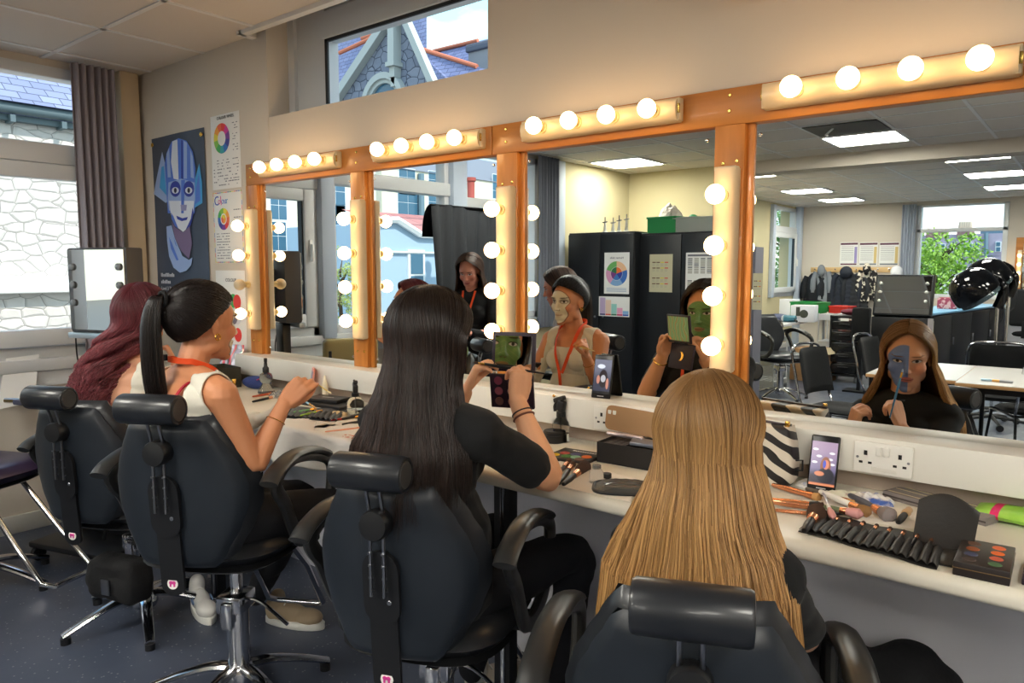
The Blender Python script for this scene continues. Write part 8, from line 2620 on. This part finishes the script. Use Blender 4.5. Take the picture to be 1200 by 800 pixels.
coat('plain black jacket between the grey top and the puffer', 976, 322, 370, 0.20, M('blue black jacket', (26, 30, 38), 0.8), 3)
coat('navy hooded puffer jacket on the coat rail', 993, 317, 364, 0.22, navy, 4, True, 0.05)
coat('dark puffer behind the navy one on the coat rail', 1004, 321, 362, 0.2, M('black puffer', (20, 23, 30), 0.6), 5, False, 0.05)
coat('black and cream patterned scarf coat at the end of the rail', 1017, 313, 352, 0.13, M('patterned coat', (24, 22, 24), 0.85, var=((206, 198, 184), 14.0, 0.52, 0.55)), 6, True)
p = RY(1051, 318, YB + 0.1); o = MB().ell((0, 0, 0), (0.10, 0.08, 0.10), n=18); o.ell((0, 0.06, -0.05), (0.09, 0.07, 0.02)); o = o.build('cap', M('white cap', (222, 224, 230), .7)); o.location = (p.x, YB + 0.11, p.z); tag(o, 'white cap on the last peg of the coat rail', 'cap')
for i, (u0, u1) in enumerate(((985, 1005), (1007.5, 1028), (1031, 1053))):
 onplane(['purple headed printed sheet nearest the side window above the coats', 'middle of the three printed sheets above the coats', 'printed sheet with yellow column nearest the far window above the coats'][i], u0, 284, u1, 311, YB, 'clothes', 'printed sheets above the coats')
A = RZ(1090, 367, 0.90); B = RZ(1165, 358, 0.90)
dv = (B - A); L = dv.length; rz = math.atan2(dv.y, dv.x)
t = thing('storage_counter', 'black cupboard counter with blue top under the far window', 'counter', (A.x, A.y, 0), rz)
MB().box(-0.05, L + 0.6, -0.55, 0.0, 0.04, 0.87).build('body', black_cupboard, t, smooth=False)
MB().box(-0.07, L + 0.62, -0.57, 0.02, 0.87, 0.90, 0.005).build('top', M('blue laminate', (110, 160, 196), 0.35), t)
n = 4
for i in range(n):
 x0_ = -0.03 + i * (L + 0.6) / n; x1_ = -0.03 + (i + 1) * (L + 0.6) / n - 0.02
 d = MB().box(x0_, x1_, 0.0, 0.018, 0.07, 0.85, 0.003).build('door', black_cupboard, t)
 MB().box(x0_ + 0.05, x0_ + 0.065, 0.018, 0.035, 0.45, 0.55, 0.003).build('handle', dark_chrome, d)
 if i == 0:
  m = MB(); m.box(x0_ + 0.05, x0_ + 0.13, 0.018, 0.02, 0.55, 0.80); m.build('notice', M('cream notice', (214, 208, 180), .7), d, smooth=False)
def oncounter(u, v): return RZ(u, v, 0.9)
p = oncounter(1108, 362); t = bxo('wash_bag', 'pink patterned wash bag on the blue topped counter', 'bag', (p.x, p.y - 0.12, 0.9005), (0.22, 0.12, 0.15), M('pink pattern', (150, 60, 84), 0.7, var=((206, 170, 170), 20.0, 0.5, 0.56)), 0.1, lambda t: MB().tube([(-0.1, 0, 0.152), (0.1, 0, 0.152)], 0.006, 6).build('zip', M('red zip', (170, 30, 60), .5), t))
p = oncounter(1122, 361)
t = thing('handbag', 'black bag standing behind the pink wash bag', 'bag', (p.x, p.y - 0.30, 0.9005))
m = MB(); m.ell((0, 0, 0.16), (0.15, 0.10, 0.17), n=20); m.ell((0.08, 0, 0.22), (0.09, 0.08, 0.16), n=16); m.build('body', blk, t); MB().tube(catmull([(-0.05, 0, 0.32), (0, 0.02, 0.4), (0.06, 0, 0.34)], 6), 0.01, 8).build('handle', blk, t)
def hood_dryer(label, x, y, zc, rz):
 t = thing('hood_dryer', label, 'hood dryer', (x, y, 0), rz, 'hood dryers')
 gl = M('gloss black hood', (12, 13, 16), 0.08)
 R = Matrix.Translation((0, 0.10, zc)) @ Matrix.Rotation(math.radians(-38), 4, 'X')
 m = MB()
 prof = [(0.0, 0.20), (0.05, 0.198), (0.10, 0.185), (0.15, 0.15), (0.185, 0.10), (0.20, 0.04), (0.205, -0.02), (0.20, -0.06), (0.185, -0.065), (0.175, -0.05), (0.165, 0.06), (0.10, 0.14), (0.0, 0.16)]
 m.lathe(prof, n=32); m.bm.transform(R); m.build('hood', gl, t)
 m = MB(); m.lathe([(0.150, -0.11), (0.178, -0.10), (0.182, -0.06), (0.176, -0.05)], n=32); m.bm.transform(R); m.build('visor', M('smoked visor', (110, 130, 140), 0.1, trans=0.6), t)
 m = MB(); m.tube(catmull([(0, -0.02, zc + 0.15), (0, -0.10, zc + 0.10), (0, -0.13, zc - 0.02), (0, -0.09, zc - 0.16)], 6), [0.03] * 9 + [0.045] * 10, 12); m.build('arm', gl, t)
 MB().cyl((0, -0.09, 0.06), (0, -0.09, zc - 0.12), 0.014, n=14).build('pole', chrome, t)
 MB().cyl((0, -0.09, 0.60), (0, -0.09, 0.66), 0.026, n=14).build('collar', black_plastic, t)
 for i in range(5):
  a = 2 * PI * i / 5; d = V((math.cos(a), math.sin(a), 0)); lg = MB().tube([V((0, -0.09, 0.09)), V((0, -0.09, 0.075)) + d * 0.15, V((0, -0.09, 0.05)) + d * 0.30], [0.02, 0.016, 0.012], 8).build('leg', black_metal, t)
  MB().cyl(V((0, -0.09, 0.03)) + d * 0.30 - V((0.01, 0, 0)), V((0, -0.09, 0.03)) + d * 0.30 + V((0.01, 0, 0)), 0.03, n=12).build('caster', black_plastic, lg)
 m = MB(); m.tube(catmull([(0.05, -0.12, zc), (0.14, -0.1, zc - 0.1), (0.13, -0.1, zc - 0.24), (0.03, -0.1, zc - 0.30)], 6), 0.004, 6); m.build('cable', black_plastic, t)
 return t
p = RY(1157, 340, -5.9); hood_dryer('gloss black hood dryer on a chrome pole, nearer one in front of the far window', p.x, -5.9, RY(1148, 340, -5.9).z, math.radians(70))
p = RY(1170, 330, -6.3); hood_dryer('gloss black hood dryer behind the nearer one', p.x, -6.35, RY(1160, 330, -6.3).z + 0.02, math.radians(60))
p = RY(1190, 300, YB + 0.02)
t = thing('wall_mirror', 'pine framed mirror with a column of lit bulbs at the far wall\'s right edge', 'mirror', (p.x, YB, 0))
MB().box(0, 1.0, 0, 0.03, 1.0, 1.95, 0.003).build('board', wood, t)
MB().box(0.10, 0.9, 0.03, 0.034, 1.08, 1.85).build('mirror', mirror_mat, t, smooth=False)
MB().box(0.03, 0.09, 0.03, 0.07, 1.15, 1.75, 0.01).build('housing', cream_plastic, t)
for i in range(4): MB().ell((0.06, 0.10, 1.66 - 0.14 * i), 0.028, n=14).build('bulb', bulb_mat, t)
p = RY(1174, 368, YB + 0.6)
t = thing('desk', 'white desk under the pine framed far mirror', 'desk', (p.x, YB, 0)); MB().box(0, 1.6, 0.02, 0.62, 0.83, 0.86, 0.004).build('desktop', M('white desk top', (214, 214, 216), 0.35), t); MB().box(0.0, 1.6, 0.05, 0.08, 0.0, 0.83).build('back_panel', M('grey back panel', (176, 178, 186), 0.6), t, smooth=False); MB().cyl((0.04, 0.55, 0), (0.04, 0.55, 0.83), 0.02, n=12).build('leg', M('blue leg', (44, 52, 96), .4), t)
t = thing('office_chair', 'black high backed office chair by the far white desk', 'chair', (p.x + 0.45, YB + 1.25, 0), math.radians(200))
m = MB(); m.box(-0.22, 0.22, -0.26, -0.18, 0.62, 1.16, 0.04, 4); m.build('backrest', black_fabric, t); m = MB(); pillow_seat(m, 0.24, -0.22, 0.24, 0.46, 0.54); m.build('seat', black_fabric, t); MB().cyl((0, 0, 0.1), (0, 0, 0.47), 0.025, n=14).build('column', black_metal, t); m = MB(); m.box(-0.03, 0.03, -0.27, -0.2, 0.45, 0.7); m.build('back_bracket', black_metal, t); star_base(t, 0.3, 0.2, black_plastic)
t = thing('cable_heap', 'tangle of blue grey cable on the far white desk', 'cable', (p.x + 0.25, YB + 0.4, 0.8605)); m = MB()
for i in range(5): m.tube([(0.08 * math.cos(a + i) * (1 + .1 * i), 0.06 * math.sin(a + i * .3), 0.01 + 0.012 * i) for a in [k * PI / 8 for k in range(16)]], 0.008, 6, closed=True)
m.build('coils', M('blue grey cable', (100, 110, 150), .5), t)
